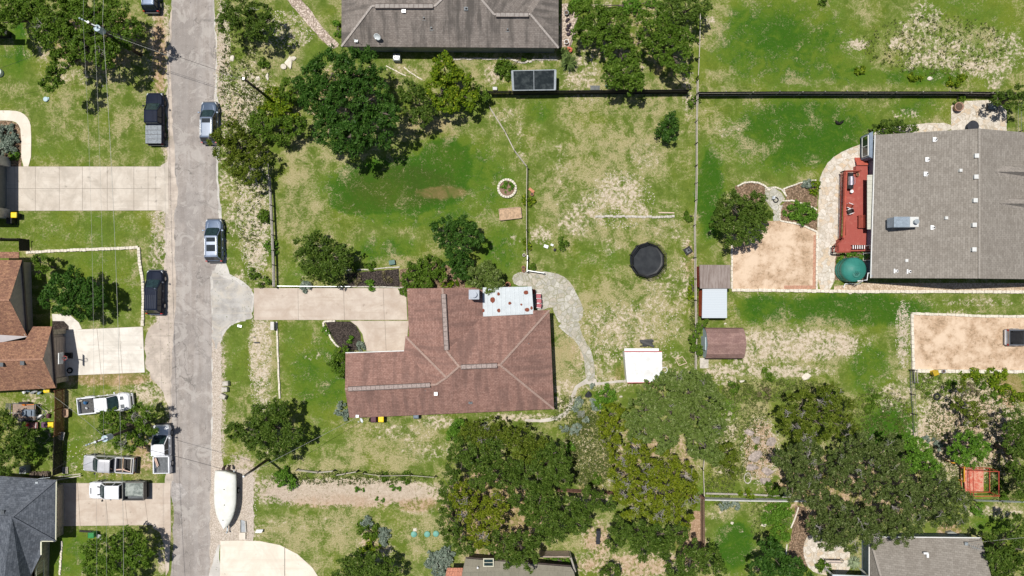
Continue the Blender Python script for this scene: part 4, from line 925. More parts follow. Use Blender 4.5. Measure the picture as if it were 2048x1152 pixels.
fence('pole_fence', 'broken middle section of pale poles above the gravel strip', [(672,951),(690,948),(713,944)], 1.0, 'rail', WOODT, postmat=DARKW, post=2.6, rails=(.95, .75), rw=.05)
fence('pole_fence', 'pale pole and wire fence running on toward the tree cluster', [(726,947),(762,952),(820,951),(870,955)], 1.0, 'rail', WOODT, postmat=DARKW, post=2.6, rails=(.95,), rw=.04)
BRF = M('dark_brown_rails', (.15, .075, .05), .3, 4)
fence('rail_fence', 'brown three rail fence between the tree cluster and big juniper', [(1115,982),(1180,986),(1250,990)], 1.35, 'rail', BRF, post=2.3, rails=(.3, .63, .97), rw=.12)
fence('rail_fence', 'brown three rail fence end at the corner below the big juniper', [(1340,993),(1408,996)], 1.35, 'rail', BRF, post=2.3, rails=(.3, .63, .97), rw=.12)
fence('pole_fence', 'crooked grey pole fence right of the big juniper', [(1411,855),(1410,900),(1407,940),(1409,993)], 1.2, 'rail', WOODT, postmat=DARKW, post=2.8, rails=(.95,), rw=.07)
fence('wall', 'long pale grey low garden wall with white cap behind the small lawn', [(1410,1000),(1500,1002),(1612,1003)], .95, 'solid', M('pale_grey_wall', (.50, .50, .47), .15), post=0, th=.14, cat='wall')
fence('wooden_edging', 'old timber edging lying above the pale garden wall', [(1412,987),(1450,988),(1520,990),(1580,994)], .3, 'rail', GREYW, post=3, rails=(.8,), rw=.2)
fence('board_fence', 'brown board fence running south beside the small green lawn', [(1409,1000),(1410,1150)], 1.85, 'board', M('tan_fence_boards', (.24, .155, .11), .3, 3), post=2.6)
fence('board_fence', 'brown stained board fence between the slate and orange brown houses', [(109,782),(109,820),(108,872)], 1.95, 'board', BROWNW, post=2.5, postmat=BROWNW)
fence('board_fence', 'dark weathered board fence leading to the slate blue house', [(108,872),(106,910),(105,952)], 1.9, 'board', BLKF, post=2.5, postmat=DARKW)
fence('board_fence', 'short dark board fence by the grass left of the orange brown house', [(-30,476),(35,477)], 1.3, 'board', DARKW, post=2.5)
t = thing('wooden_gate', 'dark plank gate panel leaning by the orange brown house', 'gate', tuple(W(48,490)))
MB().bar(W(37,477,1.7), W(52,479,.9), .1, .1).add([W(37,477,1.75), W(59,479,.2), W(60,502,.2), W(38,502,1.75)], [(0, 1, 2, 3), (3, 2, 1, 0)]).build('planks', DARKW, t, world=True)
fence('wire_fence', 'wire fence at the west side of the weedy garden', [(1829,742),(1831,790),(1834,830),(1836,878)], 1.25, 'wire', STEELD, postmat=DARKW, post=3.0, rails=(.95, .6, .3), rw=.02)
fence('metal_fence', 'grey double rail fence stub at the sand yard corner', [(1834,741),(1836,766)], 1.3, 'rail', GREYW, post=1.6, rails=(.95, .5), rw=.07)
fence('wire_fence', 'grey wire fence below the red play frame', [(1950,1002),(2060,1006)], 1.0, 'wire', ALU, postmat=DARKW, post=2.8, rails=(.95, .5), rw=.03)
fence('wire_fence', 'thin wire fence post row right of the flagstone terrace', [(2044,205),(2044,262)], 1.2, 'wire', STEELD, postmat=DARKW, post=2.4, rails=(.95, .5), rw=.02)

def edging(name, label, pts, w_, h, mat, step=.42, cat='edging', z=0, gap=.03, jit=.03, smooth=0):
    P_ = pxs(pts)
    if smooth: P_ = smooth_path(P_, smooth)
    m = MB(); r = random.Random(hash(label) % 1000 if False else len(label) * 7)
    for a, b in zip(P_[:-1], P_[1:]):
        L = (b - a).length; n = max(1, int(round(L / step))); d = (b - a).normalized(); s = Vector((-d.y, d.x, 0))
        for i in range(n):
            p = a.lerp(b, i / n) + s * r.uniform(-jit, jit); q = a.lerp(b, (i + 1) / n) - d * gap + s * r.uniform(-jit, jit); hh = h * r.uniform(.85, 1.1)
            m.bar(p + Vector((0, 0, z + hh / 2)), q + Vector((0, 0, z + hh / 2)), w_ * r.uniform(.85, 1.1), hh)
    o = m.build(name, mat); base_at(o, P_[0]); tag(o, label, cat); return o
edging('stone_edging', 'cream block edging around the left lawn with the bright tree', [(54,505),(110,502),(180,499),(278,495),(280,520),(286,560),(288,600),(286,652)], .32, .22, LIME, .36)
edging('curb', 'narrow white kerb crossing the front lawn of the red brown house', [(554,643),(556,700),(558,750),(560,797)], .2, .18, LIME, .8)
edging('stone_edging', 'white stone edging on the left of the kidney shaped mulch bed', [(671,642),(647,642),(647,652),(657,665),(664,680),(678,695)], .22, .2, LIME, .4, smooth=1)
edging('stone_edging', 'grey stone line lying in the lawn above the trampoline', [(1190,433),(1250,433),(1310,434),(1349,433)], .26, .14, LIMEG, .35, jit=.07)
edging('timber_edging', 'thin pink timber line above the grey stone line', [(1317,425.5),(1349,425.5)], .14, .08, M('pink_timber', (.60, .46, .36), .15), 2)
edging('stone_edging', 'white stone border of the tan sand yard beside the dark oak', [(1560,442),(1600,449),(1633,464),(1632,580)], .2, .2, LIME, .45)
edging('stone_edging', 'pale stone strip at the left edge of the tan sand yard', [(1463,490),(1463,578)], .2, .2, LIME, .45)
edging('stone_wall', 'white stone border between the flagstone path and lower lawn', [(1463,580),(1560,581),(1640,582),(1740,583),(1900,583),(2060,584)], .35, .25, LIME, .5)
edging('stone_edging', 'curved stone border around the small bed above the dark oak', [(1474,373),(1487,366),(1500,364),(1516,366),(1528,371),(1537,381)], .2, .18, LIME, .3)
edging('stone_edging', 'curved stone border of the round bistro corner', [(1537,381),(1548,374),(1562,379),(1572,393),(1566,378),(1600,366),(1632,360)], .16, .16, LIME, .3)
edging('stone_edging', 'curved stone border above the bright oval shrub', [(1564,402),(1585,401),(1615,411),(1634,420)], .16, .16, LIME, .3)
edging('stone_edging', 'straight stone steps border left of the bright oval shrub', [(1559,410),(1559,442)], .14, .16, LIME, .3)
edging('stone_retaining_wall', 'white stone retaining wall around the tan parking pad', [(1825,740),(1822,627),(1900,629),(1960,632),(2100,633)], .3, .3, LIME, .5)
edging('stone_retaining_wall', 'pale stone wall along the bottom of the tan parking pad', [(1824,741),(1900,742),(2100,743)], .4, .3, LIME, .5)
edging('timber_edging', 'white board edging of the brown mulch slope beside the small lawn', [(1596,1014),(1588,1040),(1581,1056)], .14, .14, LIME, 1)
edging('timber_edging', 'second white board edging lower on the mulch slope', [(1573,1088),(1571,1110)], .14, .14, LIME, 1)
edging('stone_edging', 'line of pale stones in front of the grey brown house', [(905,118),(950,118),(1020,118),(1045,126),(1070,120),(1115,119)], .2, .12, LIMEG, .4, jit=.08)
edging('hose_border', 'thin pale path border curving left of the yellow green tree', [(772,132),(790,141),(812,152)], .12, .06, LIME, .4)
edging('hose_border', 'second thin pale border curving by the yellow green tree', [(808,135),(822,146),(845,160)], .12, .06, LIME, .4)
edging('stone_edging', 'rough pale stones below the grassy slope beside the slate house', [(124,1082),(123,1110),(120,1150)], .22, .12, LIME, .3, jit=.05)
edging('timber_edging', 'pale timber edge below the mulch bed beside the long driveway', [(700,573),(760,574),(812,575)], .14, .14, LIMEG, .8)
edging('timber_edging', 'white timber edge above the mulch bed', [(688,540),(740,539),(770,536),(800,534)], .13, .12, LIMEG, .8)
# round stone planter and raised bed
c = W(1014, 377); t = thing('round_stone_planter', 'round white stone ring planter in the lawn', 'planter', tuple(c))
m = MB(); n = 22
for i in range(n):
    a = 2 * math.pi * i / n; m.box((1.02 * math.cos(a), 1.02 * math.sin(a), .16), (.25, .25, .32), a)
m.build('stone_ring', LIME, t); MB().cyl((0, 0, .1), .92, .2, 24).build('soil', M('brown_soil', (.22, .14, .095), .3, 5), t)
q = pxs([(998,419),(1041,415),(1043,436),(1000,441)]); c = sum(q, Vector()) / 4; t = thing('raised_garden_bed', 'rectangular wooden raised bed full of dry soil', 'garden bed', tuple(c))
m = MB()
for i in range(4): m.bar(q[i] + Vector((0, 0, .2)), q[(i + 1) % 4] + Vector((0, 0, .2)), .09, .4)
m.build('frame', TANW, t, world=True); MB().prism(offset_poly([p.xy for p in q], .05), 0, .33).build('soil', M('dry_soil', (.44, .30, .19), .35, 4), t, world=True)
a, b = q[0].lerp(q[1], .5), q[3].lerp(q[2], .5); MB().bar(a + Vector((0, 0, .37)), b + Vector((0, 0, .37)), .05, .05).build('divider', TANW, t, world=True)

# ------------------------------------------------------------------ vehicles
def car_paint(name, col, metal=.35, rough=.28):
    if name in MC: return MC[name]
    g = NG(name); n = g.noise(1.2, 4, .6); c = g.mix(g.sstep(n, .35, .65), mul(col, .9), mul(col, 1.08)); g.out(c, rough, metal, None, spec=.5)
    g.b.inputs['Coat Weight'].default_value = .7; g.b.inputs['Coat Roughness'].default_value = .03; MC[name] = g.m
    if max(col) < .05: g.b.inputs['Specular IOR Level'].default_value = .12; g.b.inputs['Roughness'].default_value = .6; g.b.inputs['Coat Weight'].default_value = .12; g.b.inputs['Coat Roughness'].default_value = .01
    return g.m
def outline(x0, x1, hw, rf, rr, n=5, nose=.0):
    """plan outline: x0 rear, x1 front, half width, corner radii front/rear"""
    pts = []
    def arc(cx, cy, r, a0, a1):
        for k in range(n + 1):
            a = math.radians(a0 + (a1 - a0) * k / n); pts.append((cx + r * math.cos(a), cy + r * math.sin(a)))
    arc(x1 - rf, -hw + rf, rf, -90, 0); arc(x1 - rf, hw - rf, rf, 0, 90); arc(x0 + rr, hw - rr, rr, 90, 180); arc(x0 + rr, -hw + rr, rr, 180, 270)
    if nose:
        pts = [(x + (nose * (1 - (y / hw) ** 2) if x > x1 - rf * 1.2 else 0), y) for x, y in pts]
    return pts
def ring(o, z, crown=0): return [(x, y, z) for x, y in o]
RIM = M('alloy_rim', (.45, .46, .48), .2, 6, .35, .7); RIMD = M('dark_rim', (.06, .06, .065), .2, 6, .4, .5)
LENSW = M('headlight_lens', (.62, .66, .70), .1, 5, .15); LENSR = M('red_tail_lens', (.42, .015, .015), .2, 5, .2)
def vehicle(name, label, px, py, heading, L, Wd, H, kind, paint, rim=RIM, roofmat=None, group=None, bed=None, tonneau=None, rails=True, sunroof=False, trim=None, liner=None, cat=None, roof_slats=False, vents=0, scoops=False):
    """heading in degrees: direction of the nose, counter-clockwise from photograph right"""
    c = W(px, py, H * .55); t = thing(name, label, cat or ('pickup truck' if kind == 'pickup' else 'car'), (c.x, c.y, 0), math.radians(heading), group=group)
    h = Wd / 2; x0, x1 = -L / 2, L / 2; belt = H * .585; roofm = roofmat or paint
    m = MB()
    if kind == 'pickup': cabr, cabf = x0 + L * .37, x1 - L * .235
    else: cabr, cabf = x0 + .10, x1 - L * .235
    rear = cabr - .06 if kind == 'pickup' else x0
    rr = .12 if kind == 'pickup' else .30
    zs = [(.30, .10, .10), (.42, .02, .02), (belt * .55, 0, 0), (belt * .86, .03, .03), (belt, .10, .14)]
    rings = []
    for z, ins, fi in zs: rings.append(ring(outline(rear + (ins if kind != 'pickup' else 0), x1 - fi, h - ins, .42, rr, nose=.10), z))
    m.loft(rings[:-1], cap1=False)
    # hood rises toward the windscreen: top cap as two surfaces
    top = rings[-1]; m.loft([rings[-2], top], cap0=False, cap1=False)
    crown = [(x * .985 + (.0), y * .93, z + .035) for x, y, z in top]; m.loft([top, crown], cap0=False)
    body = m.build('body', paint, t, True); md = body.modifiers.new('edge', 'EDGE_SPLIT'); md.split_angle = math.radians(50)
    # hood creases
    m = MB()
    for s in (-1, 1): m.bar((cabf + .1, s * h * .70, belt + .045), (x1 - .35, s * h * .55, belt + .04), .05, .02)
    m.build('hood_ridge', paint, t)
    if vents:
        for s in (-1, 1): MB().box((cabf + .62, s * .48, belt + .05), (.42, .42, .02)).build('hood_patch', STEELD, t)
    if scoops:
        for s in (-1, 1): MB().box((cabf + .35, s * .45, belt + .06), (.28, .13, .04), s * .2).build('hood_scoop', BLACK, t)
        MB().box((x1 - .28, 0, belt + .05), (.1, .7, .02)).build('hood_slot', BLACK, t)
    # greenhouse
    wsl = .80 if kind != 'pickup' else .78; rsl = .42 if kind != 'pickup' else .22
    r0, r1 = cabr + rsl, cabf - wsl; hr = h * .76; zr = H - .05
    gb = outline(cabr + .02, cabf + .10, h - .10, .35, .2 if kind != 'pickup' else .1, nose=.06); gt = outline(r0 - .06, r1 + .06, hr, .22, .15)
    MB().loft([ring(gb, belt + .01), ring(gt, zr)]).build('side_windows', GLASSD, t)
    ws = MB(); za, zb = belt + .05, zr - .03
    def wsp(u, v): # u across -1..1, v up 0..1
        x = (cabf + .13 + .06 * (1 - u * u)) * (1 - v) + (r1 + .08) * v; return (x + .02, u * ((h - .26) * (1 - v) + (hr - .14) * v), za + (zb - za) * v)
    gv = [wsp(-1 + 2 * i / 8, j / 3) for j in range(4) for i in range(9)]; gf = [(j * 9 + i, j * 9 + i + 1, (j + 1) * 9 + i + 1, (j + 1) * 9 + i) for j in range(3) for i in range(8)]
    ws.add(gv, gf); ws.build('windscreen', GLASSG, t, True)
    rt = outline(r0 - .05, r1 + .05, hr + .02, .22, .15)
    rings = [ring(rt, zr - .02), ring(rt, zr + .02), [(x * .97 + .03 * (r0 + r1) / 2, y * .93, zr + .05) for x, y in rt], [(x * .8 + .2 * (r0 + r1) / 2, y * .6, zr + .065) for x, y in rt]]
    roof = MB().loft(rings).build('roof', roofm, t, True)
    for s in (-1, 1):
        pil = MB(); pil.bar((cabf + .06, s * (h - .15), belt + .02), (r1, s * (hr - .01), zr), .07, .09); pil.build('pillar', paint, t)
        pil = MB(); pil.bar((cabr + .10, s * (h - .13), belt + .02), (r0, s * (hr - .01), zr), .12, .09); pil.build('pillar', paint, t)
        xm = (r0 + r1) / 2 - .05; MB().bar((xm, s * (h - .09), belt + .02), (xm, s * (hr + .005), zr), .05, .09).build('pillar', paint, t)
        if kind != 'pickup': xm2 = r0 + .55; MB().bar((xm2 - .1, s * (h - .09), belt + .02), (xm2, s * (hr + .005), zr), .05, .09).build('pillar', paint, t)
    if rails and kind != 'pickup':
        for s in (-1, 1): o = MB().tube([(r1 - .15, s * (hr - .09), zr + .07), (r1 - .3, s * (hr - .09), zr + .13), (r0 + .2, s * (hr - .09), zr + .13), (r0 + .05, s * (hr - .09), zr + .07)], .022).build('roof_rail', trim or ALU, None); o.parent = roof
    if sunroof:
        a = (r0 + r1) / 2
        for xx, ln in sunroof: o = MB().box((r1 - xx, 0, zr + .072), (ln, hr * 1.35, .02)).build('sunroof', GLASSD, None); o.parent = roof
    if roof_slats:
        sm = MB()
        for k in range(roof_slats): sm.box(((r0 + r1) / 2 - .35, -hr * .72 + k * hr * 1.44 / (roof_slats - 1), zr + .075), ((r1 - r0) * .62, .045, .03))
        o = sm.build('roof_ribs', trim or ALU, None); o.parent = roof
    # wheels
    wr = .36 if kind != 'pickup' else .40; wb = (x0 + L * .19, x1 - L * .175)
    for wx in wb:
        for s in (-1, 1):
            wo = MB().cyl((0, 0, 0), wr, .24, 20, axis='Y').build('wheel', RUB, t); wo.location = (wx, s * (h - .10), wr)
            ro = MB().cyl((0, s * .125, 0), wr * .62, .03, 14, axis='Y').build('rim', rim, wo)
            MB().tube([(wx - wr * 1.15, s * (h - .005), .45), (wx - wr * .8, s * (h + .01), wr * 1.9), (wx, s * (h + .012), wr * 2.22), (wx + wr * .8, s * (h + .01), wr * 1.9), (wx + wr * 1.15, s * (h - .005), .45)], .035, 5).build('wheel_arch', trim if (trim and kind == 'pickup') else paint, t)
    for s in (-1, 1):
        mo = MB().box((cabf - .12, s * (h + .13), belt + .12), (.14, .2, .16), s * .2).tube([(cabf - .1, s * (h - .12), belt + .06), (cabf - .12, s * (h + .06), belt + .1)], .025).build('side_mirror', trim or paint, t)
        MB().box((x1 - .16, s * (h - .26), belt * .80), (.26, .3, .14), -s * .5).build('headlight', LENSW, t)
        MB().box((x0 + .04, s * (h - .13), belt * .80), (.10, .2, .30)).build('taillight', LENSR, t)
        for k in (0, 1): MB().box((r1 - .35 - k * 1.0, s * (h + .005), belt * .83), (.2, .04, .035)).build('door_handle', trim or paint, t)
    MB().box((x1 + .08, 0, .48), (.16, Wd * .86, .26)).build('front_bumper', trim or BLACK, t); MB().box((x0 - .06, 0, .48), (.16, Wd * .90, .22)).build('rear_bumper', trim or BLACK, t)
    MB().box((x1 + .045, 0, .68), (.08, Wd * .5, .22)).build('grille', BLACK, t)
    MB().box((0, 0, .27), (L * .8, Wd * .7, .12)).build('chassis', BLACK, t)
    MB().tube([(cabf + .19, -h * .5, belt + .075), (cabf + .16, .05, belt + .11)], .014, 5).build('wiper', BLACK, t)
    if kind == 'pickup':
        bx1 = cabr - .10; zt = belt + .02
        if bed == 'box': # flat dump box
            bm = MB(); 
            for s in (-1, 1): bm.box(((x0 + bx1) / 2, s * (h + .02), 1.1), (bx1 - x0, .07, .8))
            bm.box((x0, 0, 1.1), (.07, Wd + .1, .8)).box((bx1, 0, 1.2), (.08, Wd + .1, 1.0)); bm.build('cargo_bed', liner or STEELD, t)
            MB().box(((x0 + bx1) / 2, 0, .85), (bx1 - x0, Wd, .08)).build('bed_floor', STEELD, t)
        else:
            bm = MB(); wallz = [(.38, .02), (belt * .9, 0), (zt, .05)]
            for s in (-1, 1):
                bm.loft([[(x0, s * (h - i), z), (bx1, s * (h - i), z), (bx1, s * (h - .17), z), (x0, s * (h - .17), z)][::s] for z, i in wallz])
            bm.box((x0 + .05, 0, (zt + .5) / 2), (.09, Wd - .3, zt - .5)).box((bx1, 0, (zt + .45) / 2), (.08, Wd - .3, zt - .45)); bm.build('cargo_bed', paint, t)
            lm = MB().box(((x0 + bx1) / 2, 0, .62), (bx1 - x0 - .12, Wd - .34, .06))
            for k in range(11): lm.box(((x0 + bx1) / 2, -h * .72 + k * h * .144, .66), (bx1 - x0 - .16, .05, .03))
            for s in (-1, 1): lm.box((wb[0], s * (h - .27), .75), (.95, .2, .22))
            lm.build('bed_liner', liner or STEELD, t)
            if tonneau:
                tm = MB().box(((x0 + bx1) / 2 + .02, 0, zt + .05), (bx1 - x0 + .02, Wd - .16, .05))
                tv = tm.build('tonneau_cover', tonneau, t); sm = MB()
                for k in range(1, 4): sm.box((x0 + (bx1 - x0) * k / 4, 0, zt + .08), (.04, Wd - .2, .02))
                o = sm.build('cover_seam', BLACK, None); o.parent = tv
    return t
BLKP = car_paint('black_car_paint', (.010, .015, .032), 0, .5); SILB = car_paint('silver_blue_paint', (.13, .175, .26), .2, .4); SLATEP = car_paint('slate_car_paint', (.08, .115, .175), .2, .4)  # black paint: its navy-blue reflection is tinted into the base colour
WHTP = car_paint('white_car_paint', (.78, .79, .82), 0, .3); SILP = car_paint('silver_car_paint', (.50, .50, .52), .2, .4); GRYP = car_paint('grey_car_paint', (.26, .27, .29), .6, .3)
TONN = M('grey_tonneau', (.20, .225, .25), .3, 5, .5)
vehicle('pickup_truck', 'black pickup with grey bed cover parked nose up on the left verge', 308, 237, 90, 5.85, 2.0, 1.85, 'pickup', BLKP, tonneau=TONN, rim=RIMD)
vehicle('parked_car', 'slate grey estate car on the road half under the roadside juniper', 417.5, 245, 90, 4.7, 1.9, 1.7, 'suv', SLATEP, roofmat=car_paint('mid_slate_roof', (.14, .18, .25), .1, .4), sunroof=[(.38, .5)])
vehicle('parked_car', 'silver blue people carrier on the road with two dark sunroof panels', 427, 481, 90.5, 4.85, 1.98, 1.75, 'suv', SILB, roofmat=car_paint('lavender_silver_roof', (.25, .30, .40), .1, .4), sunroof=[(.42, .5), (1.4, .75)])
vehicle('parked_car', 'glossy black car with ribbed roof parked beside the block edging', 308, 585, 89, 5.0, 1.98, 1.8, 'suv', BLKP, roof_slats=6, rim=RIM, trim=M('dim_rib', (.035, .045, .07), .1, 4, .5, 0))
vehicle('pickup_truck', 'white pickup pointing right with hood vents and objects in its bed', 207, 808, 6, 6.1, 2.05, 1.95, 'pickup', WHTP, liner=M('worn_bed_liner', (.09, .09, .09), .4, 6), trim=M('white_trim', (.7, .7, .72), .05), vents=1)
tk = bpy.data.objects[-1] if False else None
vehicle('pickup_truck', 'silver pickup pointing left with timber rack over its dark bed', 217, 929, 176.5, 5.9, 1.95, 1.9, 'pickup', SILP, liner=M('black_bed', (.03, .028, .026), .4, 6), trim=BLACK)
vehicle('pickup_truck', 'white pickup pointing left with grey tarp covered box on its back', 234, 981, 180, 6.5, 2.0, 2.0, 'pickup', WHTP, bed='box', liner=M('grey_steel_box', (.16, .15, .14), .3, 4), trim=BLACK, scoops=True)
vehicle('pickup_truck', 'white pickup nose up at the road edge with planks in its bed', 322, 899, 91, 5.6, 2.0, 1.85, 'pickup', WHTP, liner=M('grey_bed', (.15, .16, .17), .3, 5))
vehicle('parked_car', 'dark car with pale rear window at the top picture edge', 301, -17, 90, 4.6, 1.9, 1.6, 'suv', BLKP, roofmat=SILB)
vehicle('pickup_truck', 'grey pickup with black bed cut by the right picture edge', 2064, 675, 0, 5.4, 1.95, 1.85, 'pickup', GRYP, liner=BLACK, trim=SILP)
# rear window of the top car
# loads in the beds: own things
def lump(name, label, cat, px, py, z, items, mat):
    p = W(px, py, z); m = MB()
    for k in items: m.rock(*k)
    o = m.build(name, mat); o.location = p; return tag(o, label, cat)
TARP = NG('grey_tarp'); n = TARP.noise(1.6, 5, .7, dist=1.2); TARPM = TARP.out(TARP.mix(TARP.sstep(n, .38, .62), (.14, .165, .15), (.34, .37, .34)), .6, 0, n, .5, .15)
c = W(268, 979, 1.5); m = MB(); nx_, ny_ = 14, 11
gv = [((-1.35 + 2.45 * i / nx_), (-.85 + 1.7 * j / ny_), 1.22 + .10 * random.random() + .15 * math.sin(math.pi * j / ny_) * math.sin(math.pi * i / nx_)) for j in range(ny_ + 1) for i in range(nx_ + 1)]
m.add(gv, [(j * (nx_ + 1) + i, j * (nx_ + 1) + i + 1, (j + 1) * (nx_ + 1) + i + 1, (j + 1) * (nx_ + 1) + i) for j in range(ny_) for i in range(nx_)])
o = m.build('tarp', TARPM, smooth=True); o.location = (c.x, c.y, 0); tag(o, 'crumpled grey tarp over the box of the lowest white pickup', 'tarp')
o = MB().bar((-.35, .6, .1), (-.1, -.6, .1), .12, .05).bar((-.15, .6, .16), (.18, -.35, .14), .12, .05).bar((-.25, .55, .21), (.1, -.5, .2), .1, .04).build('planks', M('pink_plank', (.62, .44, .36), .15)); o.location = W(315, 925, .72); tag(o, 'pinkish planks lying in the bed of the nose up white pickup', 'planks')
lump('bag', 'blue bag among the things in the white pickup bed', 'bag', 171, 806, .9, [((0, 0, 0), (.6, .5, .4), 3)], M('blue_bag', (.04, .14, .30), .3, 6))
lump('bucket', 'pale bucket in the bed of the vented white pickup', 'bucket', 173, 817, .9, [((0, 0, 0), (.4, .4, .4), 4)], WHITE)
lump('sack', 'cream sack in the bed of the vented white pickup', 'sack', 162, 802, .85, [((0, 0, 0), (.5, .25, .3), 5)], LIME)
o = MB().box((0, 0, 0), (.28, .62, .03)).build('hood_vent', STEELD)
bpy.data.objects.remove(o)
# timber rack of the silver pickup
p = W(243, 931, 1.5); t = thing('ladder_rack', 'pale timber cross rack over the silver pickup bed', 'rack', (p.x, p.y, 1.13), math.radians(-3.5))
MB().bar((0, -.85, .05), (0, .85, .05), .1, .08).build('cross_bar', TANW, t); MB().bar((.95, -.85, .05), (.95, .85, .05), .08, .08).build('cross_bar', M('pale_bar', (.6, .56, .48), .1), t)
MB().bar((-.75, -.62, .04), (.2, -.5, .04), .14, .06).bar((.1, -.55, .1), (.9, -.75, .1), .1, .05).build('side_plank', M('pink_plank', (.62, .44, .36), .15), t)

# boat on trailer
c = W(450, 994, 1.3); t = thing('boat', 'boat under a smooth white cover pointing down the verge', 'boat', (c.x, c.y, 0), math.radians(-90.5))
def boat_ring(z, k, kz=0):
    L0, L1 = -3.0, 3.75; pts = []
    xs_ = [L0 + (L1 - L0) * i / 16 for i in range(17)]
    def hw(x):
        u = (x - L0) / (L1 - L0); return 1.28 * k * (1 - max(0, (u - .42) / .60) ** 2.5) * (.93 + .07 * min(1, u * 6))
    return [(x * (.96 + .04 * k), -hw(x), z) for x in xs_] + [(x * (.96 + .04 * k), hw(x) if i else 0.0, z) for i, x in list(enumerate(xs_))[::-1]][1:-0 or None]
MB().loft([boat_ring(.45, .45), boat_ring(.7, .8), boat_ring(1.05, .97), boat_ring(1.25, 1.0)], cap1=False).build('hull', M('white_hull', (.70, .70, .66), .08, 2, .4), t, True)
CANV = NG('white_boat_cover'); nn = CANV.noise(1.3, 4, .6); CANVM = CANV.out(CANV.mix(CANV.sstep(nn, .3, .7), (.66, .66, .60), (.76, .755, .70)), .75, 0, nn, .5, .12)
MB().loft([boat_ring(1.2, 1.01), boat_ring(1.3, 1.0), boat_ring(1.42, .9), boat_ring(1.52, .62), boat_ring(1.57, .25)], cap0=False).build('cover', CANVM, t, True)
for xx, yy in ((-.95, .0), (.85, .05), (2.6, -.1)): MB().cyl((xx, yy, 1.58), .06, .06, 8).build('cover_vent', BLACK, t)
MB().bar((-1.9, -.75, 1.35), (1.2, -.85, 1.4), .04, .03).build('cover_seam', M('cover_seam_shade', (.50, .50, .46), .1), t)
for s in (-.27, .27): MB().box((-3.25, s, 1.15), (.34, .26, .5), taper=.8).box((-3.42, s, .75), (.16, .12, .7)).build('outboard_motor', M('maroon_black_motor', (.05, .022, .022), .3, 5, .4), t)
for s in (-1, 1):
    wo = MB().cyl((-.5, s * 1.12, .34), .34, .22, 18, axis='Y').build('trailer_wheel', RUB, t); MB().cyl((-.5, s * 1.24, .34), .2, .03, 14, axis='Y').build('rim', RIM, wo)
MB().bar((-2.9, -.7, .42), (2.6, -.3, .42), .1, .1).bar((-2.9, .7, .42), (2.6, .3, .42), .1, .1).bar((2.4, 0, .45), (4.3, 0, .5), .12, .1).box((4.3, 0, .62), (.16, .12, .4)).build('trailer_frame', STEEL, t)
# cement block and channel near the boat
p = W(486, 1071); o = MB().box((0, 0, .12), (.72, .8, .24)).build('concrete_block', CONC3); o.location = p; tag(o, 'square cream concrete block at the curved driveway edge', 'concrete block')
p = W(487, 1052); t = thing('culvert', 'open grey concrete channel beside the boat bow', 'drain', tuple(p))
MB().bar((-.32, .75, .12), (-.32, -.7, .12), .08, .24).bar((.28, .6, .12), (.38, -.7, .12), .08, .24).build('side_walls', LIMEG, t); MB().prism([(-.3, .75), (.25, .6), (.33, -.7), (-.3, -.7)], .0, .07).build('channel_floor', M('grey_blue_floor', (.36, .38, .40), .15), t)
p = W(518, 1062, .3); o = MB().add([(-.4, -.15, .55), (.4, -.12, .6), (.5, .2, .35), (-.28, .17, .3)], [(0, 1, 2, 3), (3, 2, 1, 0)]).bar((-.35, 0, .4), (-.35, 0, 0), .04, .04).bar((.4, 0, .45), (.4, 0, 0), .04, .04).build('yard_sign', WHITE); o.location = (p.x, p.y, 0); tag(o, 'small blank white board on stakes beside the curved driveway', 'sign')
# limestone blocks along the road
for (x, y, a, lb) in ((454, 766, 4, 'uppermost of three cut limestone blocks on the road verge'), (452, 778, 2, 'middle one of three cut limestone blocks on the road verge'), (448.5, 792, -24, 'lowest and most turned of three cut limestone blocks')):
    m = MB().box((0, 0, .3), (.72, .56, .6), taper=.94); o = m.build('limestone_block', LIMEG); o.location = W(x, y); o.rotation_euler = (0, 0, math.radians(a)); md = o.modifiers.new('bevel', 'BEVEL'); md.width = .04; tag(o, lb, 'stone block', 'limestone blocks on the road verge')
# ------------------------------------------------------------------ utility poles and wires
POLEW = M('tarred_pole_wood', (.075, .055, .042), .3, 4)
def pole(name, label, top, h, r=.16, cross=None, trans=None, lean=0):
    T = W(*top, h); t = thing(name, label, 'utility pole', (T.x, T.y, 0))
    MB().tube([(0, 0, 0), (0, 0, h * .5), (0, 0, h)], [r * 1.25, r * 1.05, r * .8], 10).build('pole', POLEW, t, True)
    MB().cyl((0, 0, h + .01), r * .82, .03, 10).build('pole_cap', ALU, t)
    if cross:
        a = math.radians(cross); d = Vector((math.cos(a), math.sin(a), 0))
        MB().bar(Vector((0, 0, h - .35)) - d * 1.2, Vector((0, 0, h - .35)) + d * 1.2, .1, .12).build('cross_arm', M('grey_cross_arm', (.55, .57, .56), .1), t)
        for s in (-1.05, -.75, 0, .9):
            p = d * s; MB().lathe((p.x, p.y, h - .28), [(.04, 0), (.09, .06), (.06, .12), (.09, .18), (.03, .26)], 10).build('insulator', M('pale_ceramic', (.55, .62, .68), .1, 3, .2), t)
    if trans:
        a = math.radians(trans); MB().cyl((.55 * math.cos(a), .55 * math.sin(a), h - 1.4), .33, 1.05, 18).cyl((.55 * math.cos(a), .55 * math.sin(a), h - .85), .35, .06, 18).build('transformer', M('blue_grey_transformer', (.40, .50, .56), .12, 3, .4), t, False)
        MB().cyl((.55 * math.cos(a), .55 * math.sin(a), h - .78), .07, .22, 8).build('bushing', M('pale_ceramic', (.55, .62, .68), .1, 3, .2), t)
    return T
pA = pole('utility_pole', 'tall utility pole with transformer rising from the top left tree', (176, 44), 10.6, cross=-25, trans=-35)
pB = pole('utility_pole', 'tall utility pole with transformer beside the parked pickups', (190, 884), 10.6, cross=20, trans=18)
